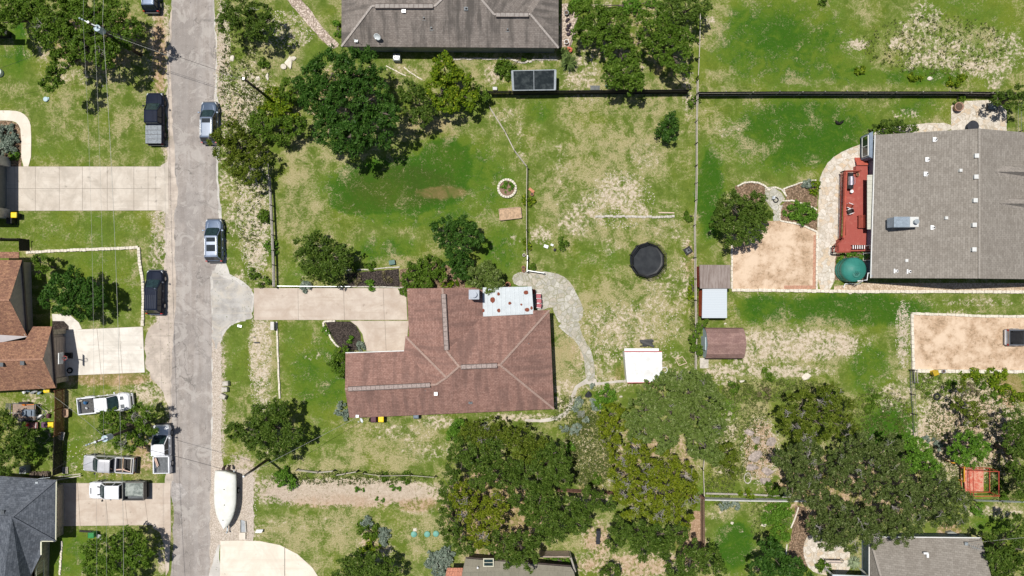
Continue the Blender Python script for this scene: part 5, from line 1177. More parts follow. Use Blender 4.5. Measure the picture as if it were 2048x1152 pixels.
pC = pole('utility_pole', 'bare black pole leaning outward over the stony verge', (487, 157), 8.3, .14)
pD = pole('utility_pole', 'bare black pole beside the covered boat', (487, 953), 7.8, .14)
WIRE = M('bright_wire', (.36, .36, .33), .1, 3, .4, .3); WIRED = M('black_cable', (.03, .03, .03), .1, 3, .6)
def cable(name, label, a, b, sag, r, mat, n=24):
    pts = [Vector(a).lerp(Vector(b), i / n) - Vector((0, 0, sag * 4 * (i / n) * (1 - i / n))) for i in range(n + 1)]
    o = MB().tube(pts, r, 5).build(name, mat, None, True); base_at(o, pts[0]); return tag(o, label, 'cable')
for k, (x0, x1, x2, dz, lb) in enumerate(((166, 166, 176, 0, 'leftmost overhead wire crossing the front lawns'), (186, 188, 196, 0, 'second overhead wire from the left above the front lawns'), (207, 205, 214, -.4, 'brightest overhead wire running above the driveways'))):
    h = 10.3 + dz
    A = W(x0, -60, h); B = W(x1, 40, h); Cc = W([188, 207, 241][k], 875, h - (1 if k == 2 else 0)); D = W([192, 212, 246][k], 1240, h)
    cable('overhead_wire', lb, B, Cc, .55, .010 if k < 2 else .018, WIRE)
    cable('overhead_wire', lb.replace('wire', 'wire continuing').replace('crossing', 'north of').replace('above', 'at the top above').replace('running', 'end'), A, B, .1, .010 if k < 2 else .018, WIRE, 6)
    cable('overhead_wire', lb.replace('wire', 'wire south of the second pole, by').replace('crossing', '').replace('running ', ''), Cc, D, .3, .010 if k < 2 else .018, WIRE, 12)
cable('service_cable', 'service cable crossing the road to the pole on the stony verge', pA - Vector((0, 0, 1.2)), pC - Vector((0, 0, .3)), .6, .02, WIRED)
cable('service_cable', 'second thin service cable just below the road crossing one', pA - Vector((0, 0, 3.0)), pC - Vector((0, 0, 1.0)), .9, .014, WIRE)
cable('service_cable', 'service cable crossing the road to the pole beside the boat', pB - Vector((0, 0, 1.2)), pD - Vector((0, 0, .3)), .6, .02, WIRED)
cable('service_cable', 'service cable from the boat side pole to the red brown roof', pD - Vector((0, 0, .2)), W(712, 836, 3.4), .3, .018, WIRE)
cable('service_cable', 'service cable from the second tall pole to the slate blue roof', pB - Vector((0, 0, 1.3)), W(78, 957, 3.4), .3, .018, WIRED)
cable('service_cable', 'service cable over the barrow to the orange brown roof', W(75, 770, 3.4), pB - Vector((0, 0, 2.0)), .3, .018, WIRE)
cable('service_cable', 'cable from the top left pole toward the trees at the left edge', pA - Vector((0, 0, 1.5)), W(-40, 150, 5), .5, .014, WIRED)
cable('service_cable', 'thin cable reaching the grey south east roof from the right', W(1935, 1088, 3.9), W(2090, 1072, 5.0), .2, .02, WIRE)

# ------------------------------------------------------------------ yard objects
# black trampoline with net
p = W(1294, 520, .9); t = thing('trampoline', 'round black trampoline with black safety net in the middle lawn', 'trampoline', (p.x, p.y, 0))
n = 10; R_ = 2.02; RO = [(R_ * math.cos(2 * math.pi * (i + .5) / n), R_ * math.sin(2 * math.pi * (i + .5) / n)) for i in range(n)]
g = NG('trampoline_mat'); nn = g.noise(1.2, 4, .6); MATM = g.out(g.mix(g.sstep(nn, .3, .7), (.030, .033, .038), (.045, .049, .054)), .9, spec=.1)
MB().cyl((0, 0, .85), 1.66, .03, 40).build('mat', MATM, t)
m = MB(); a_ = [2 * math.pi * i / 40 for i in range(40)]
m.loft([[(1.64 * math.cos(a), 1.64 * math.sin(a), .90) for a in a_], [(1.98 * math.cos(a), 1.98 * math.sin(a), .93) for a in a_], [(2.0 * math.cos(a), 2.0 * math.sin(a), .80) for a in a_]], cap0=False, cap1=False); m.build('pad_ring', M('black_vinyl_pad', (.014, .016, .02), .3, 4, .35), t)
m = MB()
for x, y in RO: m.tube([(x * 1.02, y * 1.02, 0), (x * 1.03, y * 1.03, 1.4), (x * 1.0, y * 1.0, 2.6)], .035, 6)
for i in range(n):
    a, b = RO[i], RO[(i + 1) % n]
    m.tube([(a[0], a[1], 2.6), (b[0], b[1], 2.6)], .03, 6); m.tube([(a[0], a[1], .85), (b[0], b[1], .85)], .04, 6)
m.build('net_poles', BLACK, t)
g = NG('safety_net'); gm = g.m; tr = g.node('ShaderNodeBsdfTransparent'); df = g.node('ShaderNodeBsdfDiffuse'); df.inputs[0].default_value = (.012, .012, .014, 1)
mx = g.node('ShaderNodeMixShader'); mx.inputs[0].default_value = .55; g.link(tr.outputs[0], mx.inputs[1]); g.link(df.outputs[0], mx.inputs[2]); g.link(mx.outputs[0], g.t.nodes['Material Output'].inputs[0]); NETM = gm
m = MB()
for i in range(n):
    a, b = RO[i], RO[(i + 1) % n]
    m.add([(a[0] * .93, a[1] * .93, .92), (b[0] * .93, b[1] * .93, .92), (b[0] * .97, b[1] * .97, 2.5), (a[0] * .97, a[1] * .97, 2.5)], [(0, 1, 2, 3)])
m.build('safety_net', NETM, t)
# water tank
p = W(1714, 539, 2.6); t = thing('water_tank', 'big round teal water tank at the corner of the light grey house', 'water tank', (p.x, p.y, 0))
m = MB(); m.lathe((0, 0, 0), [(1.38, 0), (1.42, .1), (1.42, .55), (1.38, .6), (1.42, .65), (1.42, 1.15), (1.38, 1.2), (1.42, 1.25), (1.42, 1.9), (1.25, 2.12), (.45, 2.42), (.40, 2.44)], 36); m.build('tank', M('teal_tank', (.035, .205, .165), .12, 1.5, .5), t, True)
MB().lathe((.05, -.45, 2.25), [(.46, 0), (.46, .1), (.40, .16), (.05, .17)], 24).build('lid', M('teal_tank_lid', (.05, .19, .155), .2, 3, .5), t)
m = MB(); m.torus((.05, -.45, 2.42), .2, .03, 20, 6)
for k in range(6): a = k * math.pi / 3; m.bar((.05, -.45, 2.44), (.05 + .3 * math.cos(a), -.45 + .3 * math.sin(a), 2.44), .03, .03)
m.build('lid_rings', M('dark_teal', (.02, .08, .07), .2), t)
m = MB().tube([W(1744,546,2.7), W(1736,546,2.65), W(1734,560,2.6), W(1716,562,2.5), W(1716,562,.4)], .06, 8).tube([W(1725,562,2.5), W(1715,568,1.5), W(1700,567,.5), W(1690,568,.3), W(1687,575,.25)], .06, 8)
o = m.build('downpipe', WHITE); base_at(o, W(1716,562,0)); tag(o, 'white zigzag downpipe feeding the teal water tank', 'pipe')
# things on the red deck
p = W(1702, 362, 1.5); t = thing('barbecue', 'black and silver barbecue grill on the red deck', 'barbecue', (p.x, p.y, ZD))
MB().box((0, 0, .4), (.55, 1.7, .75)).build('cabinet', BLACK, t)
MB().loft([[(.32 * math.cos(a), yy, .78 + .3 * math.sin(a)) for a in [k * math.pi / 8 for k in range(9)]] for yy in (-.5, .5)]).build('lid', M('grill_steel', (.50, .46, .52), .2, 4, .25, .7), t)
MB().box((0, .72, .8), (.5, .38, .04)).box((0, -.72, .8), (.5, .38, .04)).build('side_shelf', BLACK, t); MB().tube([(.34, -.4, .95), (.38, 0, .98), (.34, .4, .95)], .02).build('handle', ALU, t)
MB().tube([(.35, .3, .2), (.5, 0, .1), (.45, -.6, .1), (.2, -.9, .3)], .025).build('gas_hose', M('orange_hose', (.5, .25, .1), .1), t)
def pot(px, py, z, r, h, mat, label, soil=True, name='flower_pot', zb=None, cat='pot'):
    zb = zb if zb is not None else 0; p = W(px, py, zb + h); t = thing(name, label, cat, (p.x, p.y, zb))
    MB().lathe((0, 0, 0), [(r * .68, 0), (r * .95, h * .9), (r * 1.05, h * .92), (r * 1.05, h), (r * .88, h), (r * .84, h * .85)], 18).build('body', mat, t, True)
    if soil: MB().cyl((0, 0, h * .84), r * .85, .03, 18).build('soil', M('pot_soil', (.10, .065, .045), .3, 6), t)
    return t
TERRA = M('terracotta_pot', (.50, .22, .12), .2, 5)
pot(1704, 382.5, 0, .19, .5, WHITE, 'small white gas bottle beside the barbecue', False, 'gas_bottle', ZD, 'gas bottle')
pot(1716, 349, 0, .2, .4, TERRA, 'round terracotta pot at the north end of the red deck', True, zb=ZD)
def chair(px, py, z, rz, fmat, smat, label, name='patio_chair', k=1.0):
    p = W(px, py, z + .5); t = thing(name, label, 'chair', (p.x, p.y, z), math.radians(rz))
    MB().box((0, 0, .44), (.5, .5, .04)).build('seat', smat, t); MB().bar((-.25, -.2, .72), (-.25, .2, .72), .45, .03, Vector((1, 0, 0))).build('backrest', smat, t)
    for sx in (-.23, .23):
        for sy in (-.24, .24): MB().tube([(sx, sy, .44 if sx > 0 else .95), (sx * 1.1, sy * 1.1, 0)], .022).build('leg', fmat, t)
    for sy in (-.28, .28): MB().bar((-.25, sy, .66), (.25, sy, .66), .06, .04).build('armrest', fmat, t)
    return t
chair(1699, 412, ZD, 160, WHITE, REDDARK, 'upper of two white framed folding chairs by the deck railing')
chair(1700, 423, ZD, 200, WHITE, DARKW, 'lower of two white framed folding chairs by the deck railing')
p = W(1722, 443, ZD + .5); t = thing('bench', 'dark red brown bench in the shade against the deck house wall', 'bench', (p.x, p.y, ZD)); MB().box((0, 0, .45), (.55, 1.5, .06)).build('seat', REDDARK, t); MB().box((.3, 0, .7), (.06, 1.5, .5)).build('backrest', REDDARK, t)
for sy in (-.65, .65): MB().box((0, sy, .21), (.5, .07, .42)).build('leg', REDDARK, t)
p = W(1718, 494, ZD + .5); t = thing('shoe_rack', 'white slatted rack at the south end of the red deck', 'rack', (p.x, p.y, ZD)); m = MB()
for k in range(6): m.box((-.65 + k * .26, 0, .45), (.09, .42, .04))
m.build('slats', WHITE, t); MB().box((0, -.2, .22), (1.5, .04, .44)).box((0, .2, .22), (1.5, .04, .44)).build('frame', BLACK, t)
# big barrels and pots
pot(1919, 213, 0, .52, .75, M('brown_barrel', (.36, .22, .16), .25, 4), 'round brown fire pit on the flagstone terrace', True, 'fire_pit', cat='fire pit')
p = W(1948, 252, .9); t = thing('patio_table', 'round black patio table on the flagstone terrace', 'table', (p.x, p.y, 0)); MB().cyl((0, 0, .74), .68, .04, 32).build('table_top', M('charcoal_top', (.035, .037, .045), .2, 3, .8), t); MB().tube([(0, 0, 0), (0, 0, .72)], .07).cyl((0, 0, .03), .3, .05, 18).build('pedestal', BLACK, t)
p = W(1985, 213, .45); t = thing('low_table', 'grey glass topped rectangular table under the dark terrace tree', 'table', (p.x, p.y, 0)); MB().box((0, 0, .42), (1.05, .72, .04)).build('table_top', M('grey_glass_top', (.27, .30, .28), .1, 3, .3), t)
m = MB()
for a, b in (((-.54, -.38), (.54, -.38)), ((.54, -.38), (.54, .38)), ((.54, .38), (-.54, .38)), ((-.54, .38), (-.54, -.38))): m.bar((*a, .43), (*b, .43), .06, .06)
for sx in (-.5, .5):
    for sy in (-.34, .34): m.box((sx, sy, .2), (.05, .05, .4))
m.build('frame', BLACK, t)
def coil(px, py, R, label, mat, name='hose', turns=4, r=.02, z=0):
    pts = [(R * (1 - .06 * k / 12) * math.cos(k * math.pi / 6), R * (1 - .06 * k / 12) * math.sin(k * math.pi / 6), r + .012 * k / 12) for k in range(turns * 12)]
    o = MB().tube(pts, r, 5).build(name, mat); o.location = W(px, py, z); return tag(o, label, 'hose')
def tyre(px, py, R, label, r=.11, z=0.0):
    o = MB().torus((0, 0, r), R - r, r, 28, 10).build('tyre', RUB, None, True); o.location = W(px, py, z); return tag(o, label, 'tyre')
tyre(1873, 793, .44, 'large black tyre lying in the weedy garden'); tyre(1884, 774, .2, 'tiny dark tyre ring above the large garden tyre', .07)
coil(140, 741, .36, 'black hose coil on the basketball driveway', M('black_rubber_hose', (.02, .02, .02), .2), 'hose', 7, .03, z=.05)
o = MB().torus((0, 0, .1), .28, .07, 24, 8).build('fire_ring', BLACK, None, True); o.location = W(1551, 400, .0); tag(o, 'small black ring on the round bistro flagstones', 'fire ring')
t = thing('bistro_chair', 'pale metal chair frame beside the small black ring', 'chair', tuple(W(1545, 396))); MB().box((0, 0, .42), (.35, .35, .03)).build('seat', ALU, t)
for s in (-.16, .16): MB().tube([(s, -.16, 0), (s, -.16, .42)], .02).tube([(s, .16, 0), (s, .16, .85)], .02).build('leg', ALU, t)
# black lounger / dark items
p = W(1196, 1074, .4); t = thing('sun_lounger', 'narrow black lounger standing on bare soil between the trees', 'lounger', (p.x, p.y, 0))
MB().box((.05, .35, .38), (.48, .95, .06)).box((0, -.45, .34), (.45, .85, .06)).build('cushion', M('black_fabric', (.025, .027, .035), .3, 5), t); MB().bar((0, .75, .40), (0, 1.0, .7), .48, .06).build('headrest', BLACK, t)
for sx in (-.24, .3):
    for sy in (-.6, .5): MB().box((sx, sy, .17), (.06, .06, .34)).build('leg', BLACK, t)
p = W(1376, 501, .3); t = thing('kids_goal', 'small black folding frame lying near the pole fence', 'play equipment', (p.x, p.y, 0), math.radians(35))
MB().prism([(-.45, -.38), (.42, -.42), (.45, .36), (-.40, .42)], .28, .34).build('cover', BLACK, t); MB().tube([(-.2, -.2, .37), (-.2, .15, .37), (.2, .15, .37), (.2, -.2, .37), (-.2, -.2, .37)], .02).tube([(-.1, .2, .37), (-.1, -.2, .37)], .02).build('frame', M('grey_tubes', (.4, .42, .44), .1), t)
for sx in (-.36, .36): MB().tube([(sx, .3, .3), (sx, .45, 0)], .02).tube([(sx, -.3, .3), (sx, -.45, 0)], .02).build('leg', BLACK, t)
t = thing('folded_chairs', 'heap of black folded chairs behind the white metal shed', 'chairs', tuple(W(1291, 686))); r = random.Random(3)
m = MB()
for k in range(14): m.bar((r.uniform(-.75, .0), r.uniform(-.4, .4), .1 + .04 * k), (r.uniform(0, .85), r.uniform(-.4, .4), .15 + .05 * k), r.uniform(.08, .3), .05)
m.build('frames', BLACK, t)
m = MB()
for k in range(5): m.box((-.3 + k * .2, r.uniform(-.1, .1), .5), (.16, .7, .06), r.uniform(-.3, .3))
m.build('seats', M('charcoal_fabric', (.04, .045, .05), .3, 6), t)
p = W(1329, 740, .5); o = MB().torus((0, 0, .5), .33, .04, 20, 6).tube([(-.3, 0, 0), (-.3, 0, .5)], .03).tube([(.3, 0, 0), (.3, 0, .5)], .03).build('basket_frame', WHITE, None, True); o.location = (p.x, p.y, 0); tag(o, 'white hoop shaped stand at the east side of the white metal shed', 'stand')
edging('timber_edging', 'square pink timber frame lying by the pole fence and oak', [(1351,719),(1364,713),(1374,726),(1358,731),(1351,719)], .07, .08, M('pink_timber', (.60, .46, .36), .15), 2)
for (x, y, rr, lb, mt) in ((1047,535,.22,'terracotta pot below two others by the short metal fence',TERRA),(1047,541,.2,'lowest terracotta pot beside the metal gate',TERRA),(1048,510,.17,'small white pot beside the short metal fence',WHITE),(1064,388,.2,'terracotta pot just right of the wire fence',TERRA)): pot(x, y, 0, rr, .35, mt, lb)
o = MB().box((0, 0, .12), (.72, .32, .24), math.radians(-38)).build('wooden_box', TERRA); o.location = W(1063, 381); tag(o, 'orange wooden box leaning on the wire fence by the round planter', 'box')
for (x, y, s, lb) in ((1092,493,.55,'white flat box on the bare soil beside the small green shrub'),(1104,490,.35,'smaller white container right beside the white flat box')):
    o = MB().box((0, 0, .12), (s, s * .7, .24), math.radians(-20), taper=.92).build('plastic_box', WHITE); o.location = W(x, y); tag(o, lb, 'box')
o = MB().rock((0, 0, .18), (.5, .45, .4), 3).build('round_rock', M('dark_ball', (.04, .04, .045), .3), None, True); o.location = W(1110, 500); tag(o, 'dark round pot-like ball beside the small green shrub', 'ball')
# pink and black play table on the patio
p = W(1076, 603, .6); t = thing('garden_table', 'dark glass table at the end of the pale blue patio cover', 'table', (W(1066,602,.7).x, W(1066,602,.7).y, 0)); MB().box((0, 0, .72), (.6, 1.6, .04)).build('table_top', GLASSD, t)
for sx in (-.25, .25):
    for sy in (-.7, .7): MB().box((sx, sy, .36), (.05, .05, .7)).build('leg', BLACK, t)
PINK = M('pink_cushion', (.42, .14, .16), .2, 6)
for (x, y, rz, lb) in ((1077,592,180,'pink cushioned chair, uppermost beside the dark glass table'),(1078,602,180,'pink cushioned chair, middle one beside the dark glass table'),(1078,611,170,'pink cushioned chair, lowest beside the dark glass table')): chair(x, y, 0, rz, WHITE, PINK, lb)
chair(1065, 583, 0, 270, REDDARK, REDDARK, 'dark red chair at the head of the glass patio table')
pot(1016, 569, 0, .3, .4, TERRA, 'terracotta bowl beside the olive shrub and patio cover')
# air conditioners
def aircon(px, py, label, s=.8):
    p = W(px, py, .8); t = thing('air_conditioner', label, 'air conditioner', (p.x, p.y, 0)); MB().box((0, 0, .4), (s, s, .8)).build('casing', M('pale_grey_casing', (.30, .33, .33), .1), t)
    MB().cyl((0, 0, .81), s * .4, .03, 24).build('fan_recess', BLACK, t); m = MB().torus((0, 0, .83), s * .4, .025, 24, 6)
    for k in range(8): a = k * math.pi / 4; m.bar((0, 0, .84), (s * .4 * math.cos(a), s * .4 * math.sin(a), .84), .02, .02)
    for k in (.13, .26): m.torus((0, 0, .84), s * k, .012, 20, 5)
    m.build('fan_grille', ALU, t)
aircon(45, 940.5, 'square air conditioner unit beside the slate blue roof'); aircon(793, 114, 'air conditioner unit in the shade of the grey brown house')
# bins
def bin_(px, py, rz, body, lid, label, name='wheelie_bin', k=1):
    p = W(px, py, 1.0); t = thing(name, label, 'bin', (p.x, p.y, 0), math.radians(rz)); MB().loft([[(x * .85, y * .85, .05) for x, y in outline(-.3 * k, .3 * k, .28 * k, .05, .05, 2)], ring(outline(-.33 * k, .33 * k, .31 * k, .05, .05, 2), .95)]).build('body', body, t)
    MB().loft([ring(outline(-.36 * k, .36 * k, .33 * k, .08, .08, 3), .96), [(x, y, 1.04) for x, y in outline(-.34 * k, .33 * k, .31 * k, .08, .08, 3)], [(x * .7, y * .8, 1.07) for x, y in outline(-.34 * k, .33 * k, .31 * k, .08, .08, 3)]]).build('lid', lid, t)
    for s in (-.24, .24):
        w_ = MB().cyl((-.34 * k, s * k, .1), .1, .05, 12, axis='Y').build('wheel', RUB, t)
    MB().bar((-.38 * k, -.24, .98), (-.38 * k, .24, .98), .04, .04).build('handle', BLACK, t)
MAROON = M('maroon_plastic', (.10, .035, .05), .2, 4, .5); PURP = M('purple_plastic', (.13, .06, .11), .2, 4, .5)
DGP = M('dark_grey_plastic', (.05, .055, .065), .2, 4, .5); BGP = M('slate_plastic', (.16, .20, .25), .2, 4, .5)
bin_(27.5, 430, 0, BLACK, YEL, 'yellow lidded bin beside the garage pilaster'); bin_(18, 441, 90, BLACK, BLACK, 'black bin in shade just behind the yellow lidded garage bin'); 
bin_(762, 838.5, 90, BLACK, YEL, 'yellow lidded bin at the red roof house wall'); bin_(747, 838.5, 90, BLACK, MAROON, 'dark purple bin left of the yellow one at the red roof house'); bin_(832, 831, 90, DGP, BGP, 'blue grey bin alone below the red roof house wall')
bin_(101, 850, 0, YEL, YEL, 'bright yellow box against the brown board fence', 'storage_box'); bin_(89, 850, 0, PURP, PURP, 'purple bin beside the bright yellow box', 'storage_box')
bin_(93, 780, 0, BLACK, YEL, 'yellow topped bin at the eave of the orange brown house'); bin_(182, 1071, 0, GRNP, GRNP, 'green lidded bin on the grass beside the bushy tree')
bin_(1872, 746, 20, YEL, M('mustard_lid', (.45, .30, .02), .2), 'mustard yellow tub below the parking pad wall', 'tub', .95)
pot(1888, 743, 0, .22, .5, M('blue_grey_pot', (.30, .32, .38), .15), 'grey bucket beside the mustard yellow tub', True, 'bucket', cat='bucket')
o = MB().rock((0, 0, .3), (.8, .6, .55), 9).rock((.25, -.2, .35), (.5, .4, .5), 12).build('plastic_bags', M('pale_bag', (.45, .47, .47), .3, 6), None, False); o.location = W(200, 1071); tag(o, 'pale grey bags beside the green lidded bin', 'bags')
o = MB().box((0, 0, .1), (1.4, .22, .12), math.radians(-3)).build('dark_plank', DARKW); o.location = W(172, 1062); tag(o, 'dark plank lying above the green lidded bin', 'plank')
t = thing('tool_heap', 'white and blue bags of goods along the orange brown house eave', 'bags', tuple(W(66, 783)))
r = random.Random(8)
for k in range(5): MB().rock((-.8 + k * .45, r.uniform(-.12, .12), .35), (.55, .45, .7), 20 + k).build('bag', [WHITE, M('pale_blue_bag', (.30, .38, .46), .2), M('pale_bag', (.45, .47, .47), .3, 6)][k % 3], t)
# utility trailer
p = W(46, 824, .8); t = thing('utility_trailer', 'flat utility trailer with wooden deck and steel rails behind the brown fence', 'trailer', (p.x, p.y, 0), math.radians(-2))
MB().box((0, 0, .6), (2.7, 1.85, .1)).build('deck', M('faded_trailer_boards', (.30, .22, .17), .25, 4), t)
m = MB()
for s in (-.92, .92): m.bar((-1.4, s, .66), (1.4, s, .66), .07, .12)
m.bar((1.38, -.92, .9), (1.38, .92, .9), .06, .1).bar((1.4, -.9, .6), (2.6, 0, .55), .07, .07).bar((1.4, .9, .6), (2.6, 0, .55), .07, .07).bar((-1.4, -.92, .9), (-1.4, .92, .9), .06, .06)
for k in range(5): m.bar((-1.6 - k * .12, .2, .68), (-1.6 - k * .12, .95, .68), .05, .05)
m.build('rails', STEELD, t); MB().tube([(.1, -.85, .8), (-1.5, -.85, .8), (-1.5, -.15, .8), (.1, -.15, .8)], .045).build('loading_frame', M('pale_steel', (.6, .58, .52), .1), t)
for s in (-1.0, 1.0):
    w_ = MB().cyl((-.1, s, .33), .33, .2, 18, axis='Y').build('wheel', RUB, t); MB().cyl((-.1, s * 1.11, .33), .2, .02, 12, axis='Y').build('rim', RIM, w_)
    MB().bar((-.6, s * 1.02, .7), (.5, s * 1.02, .72), .26, .05).build('mudguard', BLACK, t)
p = W(57, 826, .9); o = MB().box((0, 0, .12), (1.5, .8, .2)).box((-.4, 0, .3), (.35, .6, .2)).box((.2, 0, .3), (.35, .6, .15)).build('equipment_box', BGP); o.location = (p.x, p.y, .68); tag(o, 'blue grey equipment lying on the utility trailer', 'equipment')
p = W(50, 810, .9); o = MB().rock((-.15, 0, .15), (.6, .32, .3), 2).tube([(.1, 0, .15), (1.0, .05, .1)], .04).build('leaf_blower', M('orange_plastic', (.75, .22, .02), .15, 5, .4)); o.location = (p.x, p.y, .68); tag(o, 'orange tool with a long tube on the utility trailer', 'tool')
for i, (x, y, rz, ln, mt, lb) in enumerate(((80,832,5,.9,WHITE,'white roll lying behind the utility trailer'),(99,831,80,.5,MAROON,'small maroon tub next to the white roll'))):
    o = MB().cyl((0, 0, .22), .2, ln, 16, axis='X').build('roll' if i == 0 else 'tub', mt); o.location = W(x, y); o.rotation_euler = (0, 0, math.radians(rz)); tag(o, lb, 'roll' if i == 0 else 'tub')
t = thing('garden_cart', 'low wooden cart with a red ball and a grey pipe', 'cart', tuple(W(66, 850))); MB().box((0, 0, .25), (1.5, .75, .12)).build('tray', M('dusty_maroon', (.20, .09, .08), .3), t); MB().bar((.55, -.3, .36), (.62, .28, .36), .07, .07).build('pipe', ALU, t)
for s in (-.5, .5): MB().cyl((s, .35, .15), .15, .08, 12, axis='Y').build('wheel', RUB, t)
o = MB().lathe((0, 0, .2), [(.01, -.2), (.14, -.14), (.2, 0), (.14, .14), (.01, .2)], 16).build('ball', M('red_ball', (.55, .04, .03), .1, 4, .3), None, True); o.location = W(57, 849, .3); tag(o, 'red ball on the low garden cart', 'ball')
# wheelbarrow, pallets
p = W(131, 826, .6); t = thing('wheelbarrow', 'tan wheelbarrow tub standing beside the brown board fence', 'wheelbarrow', (p.x, p.y, 0), math.radians(90))
MB().loft([ring(outline(-.35, .35, .2, .15, .15, 3), .3), ring(outline(-.5, .5, .32, .2, .2, 3), .6), ring(outline(-.46, .46, .28, .2, .2, 3), .6), ring(outline(-.32, .32, .17, .13, .13, 3), .36)], cap1=True).build('tub', M('tan_tub', (.42, .29, .20), .2, 4), t)
MB().tube([(-.3, .2, .3), (.6, .25, .5), (.95, .28, .55)], .025).tube([(-.3, -.2, .3), (.6, -.25, .5)], .025).build('handles', WOODT, t); MB().cyl((-.5, 0, .18), .18, .08, 14, axis='Y').build('wheel', RUB, t)
def pallet(px, py, rz, mat, label, w_=.85, l_=1.0, n=6, tilt=0, z=0):
    p = W(px, py, z); t = thing('pallet', label, 'pallet', (p.x, p.y, z), math.radians(rz)); t.rotation_euler = (math.radians(tilt), 0, math.radians(rz)); m = MB()
    for k in range(n): m.box((-w_ / 2 + (k + .5) * w_ / n, 0, .13), (w_ / n * .72, l_, .025))
    m.build('boards', mat, t); MB().box((0, -l_ * .42, .06), (w_, .08, .1)).box((0, 0, .06), (w_, .08, .1)).box((0, l_ * .42, .06), (w_, .08, .1)).build('bearers', mat, t)
pallet(123, 871, -12, M('silvery_pallet', (.30, .29, .26), .2), 'grey slatted pallet propped on the dark board fence', .8, .95, 7, 0, .5)
pallet(131, 940, 2, GREYW, 'pale wooden pallet on the grass near the slate blue house', .75, .8, 4)
t = thing('firewood_pile', 'long low pile of grey firewood beside the air conditioner', 'firewood', tuple(W(82, 947))); r = random.Random(4); m = MB()
for k in range(60): x = r.uniform(-1.2, 1.2); m.tube([(x, r.uniform(-.35, -.2), r.uniform(.05, .5)), (x + r.uniform(-.05, .05), r.uniform(.2, .35), r.uniform(.05, .5))], r.uniform(.03, .06), 6)
m.build('logs', M('grey_logs', (.17, .13, .10), .5, 6), t)
o = MB().bar((-1.6, -.25, .3), (1.6, .3, .35), .12, .06).bar((-1.4, .1, .2), (1.5, .5, .22), .1, .05).build('loose_planks', WOODT); o.location = W(138, 955); tag(o, 'long pale planks across the corner of the slate blue house', 'planks')
# basketball hoop
p = W(124, 716, 3.0); t = thing('basketball_hoop', 'basketball hoop with white backboard over the garage driveway', 'basketball hoop', (p.x, p.y, .05))
MB().box((0, 0, 3.2), (.05, 1.2, .8)).build('backboard', M('clear_backboard', (.60, .62, .62), .08), t)
m = MB()
for z0 in (2.82, 3.58): m.bar((.01, -.6, z0), (.01, .6, z0), .08, .05)
for y0 in (-.6, .6): m.bar((.01, y0, 2.8), (.01, y0, 3.6), .08, .05)
m.build('board_frame', WHITE, t); MB().torus((.32, 0, 3.0), .23, .02, 20, 6).build('rim', M('red_rim', (.6, .05, .04), .1, 4, .4), t)
m = MB()
for k in range(12): a = k * math.pi / 6; m.tube([(.32 + .23 * math.cos(a), .23 * math.sin(a), 3.0), (.32 + .13 * math.cos(a + .4), .13 * math.sin(a + .4), 2.6)], .01, 4)
m.build('net', WHITE, t); MB().tube([(-.1, 0, 3.2), (-.6, 0, 2.7), (-.8, 0, 1.2), (-.8, 0, 0)], .06).tube([(-.1, 0, 2.9), (-.75, 0, 2.3)], .04).build('pole', BLACK, t); MB().box((-1.0, 0, .12), (.9, .7, .24), taper=.8).build('base', BLACK, t)
# septic lids
for (x, y, lb) in ((828,1068,'leftmost teal septic lid in the dry grass'),(854.5,1068,'middle teal septic lid in the dry grass'),(872,1067,'teal septic lid nearest the tree cluster')):
    o = MB().lathe((0, 0, 0), [(.36, 0), (.36, .12), (.3, .17), (.02, .2)], 20).build('septic_lid', M('faded_teal', (.15, .36, .29), .15, 3, .6), None, True); o.location = W(x, y); tag(o, lb, 'lid', 'round septic lids in the dry grass')
for (x, y, s, lb) in ((830,1059,.42,'small square pale lid above the leftmost teal lid'),):
    o = MB().box((0, 0, .06), (s, s * .8, .12), .1).build('meter_box', LIME); o.location = W(x, y); tag(o, lb, 'lid')
o = MB().box((0, 0, .05), (.85, .8, .1), .05).box((0, 0, .11), (.7, .65, .03), .05).build('metal_cover', M('grey_green_cover', (.16, .17, .14), .2)); o.location = W(1162, 828); tag(o, 'square dark metal cover in the cactus garden', 'cover')
t = thing('green_box', 'dark green box at the lawn edge above the mulch bed', 'box', tuple(W(785, 525))); MB().box((0, 0, .2), (.65, .55, .4), .15).build('box', M('dark_green_box', (.03, .07, .06), .2), t); MB().box((0, 0, .42), (.7, .5, .04), .15).build('lid', M('grey_green_lid', (.12, .2, .17), .2), t)
t = thing('rubbish_corner', 'cluttered red plastic things at the corner of the grey brown house', 'clutter', tuple(W(1135, 100))); r = random.Random(12)
for k in range(6): MB().box((r.uniform(-.4, .4), r.uniform(-.3, .3), .2 + .05 * k), (r.uniform(.2, .4), r.uniform(.2, .4), .25), r.uniform(0, 1)).build('crate', M('orange_red_plastic', (.50, .10, .05), .2, 4, .5), t)
t = thing('planter_bench', 'narrow timber sided bed with dark pots right of the grey brown house', 'planter', tuple(W(1138, 60)))
MB().bar(tuple(W(1147,62) - W(1138,60) + Vector((0, 0, .15))), tuple(W(1137,96) - W(1138,60) + Vector((0, 0, .15))), .12, .3).build('side_board', M('pinkish_board', (.42, .33, .28), .2), t)
for (x, y, rr, mt, lb) in ((1133,25,.26,M('grey_tub', (.36, .38, .40), .1),'grey tub behind the grey brown house corner'),(1133,83,.26,WHITE,'white topped bucket beside the timber sided bed')): pot(x, y, 0, rr, .5, mt, lb)
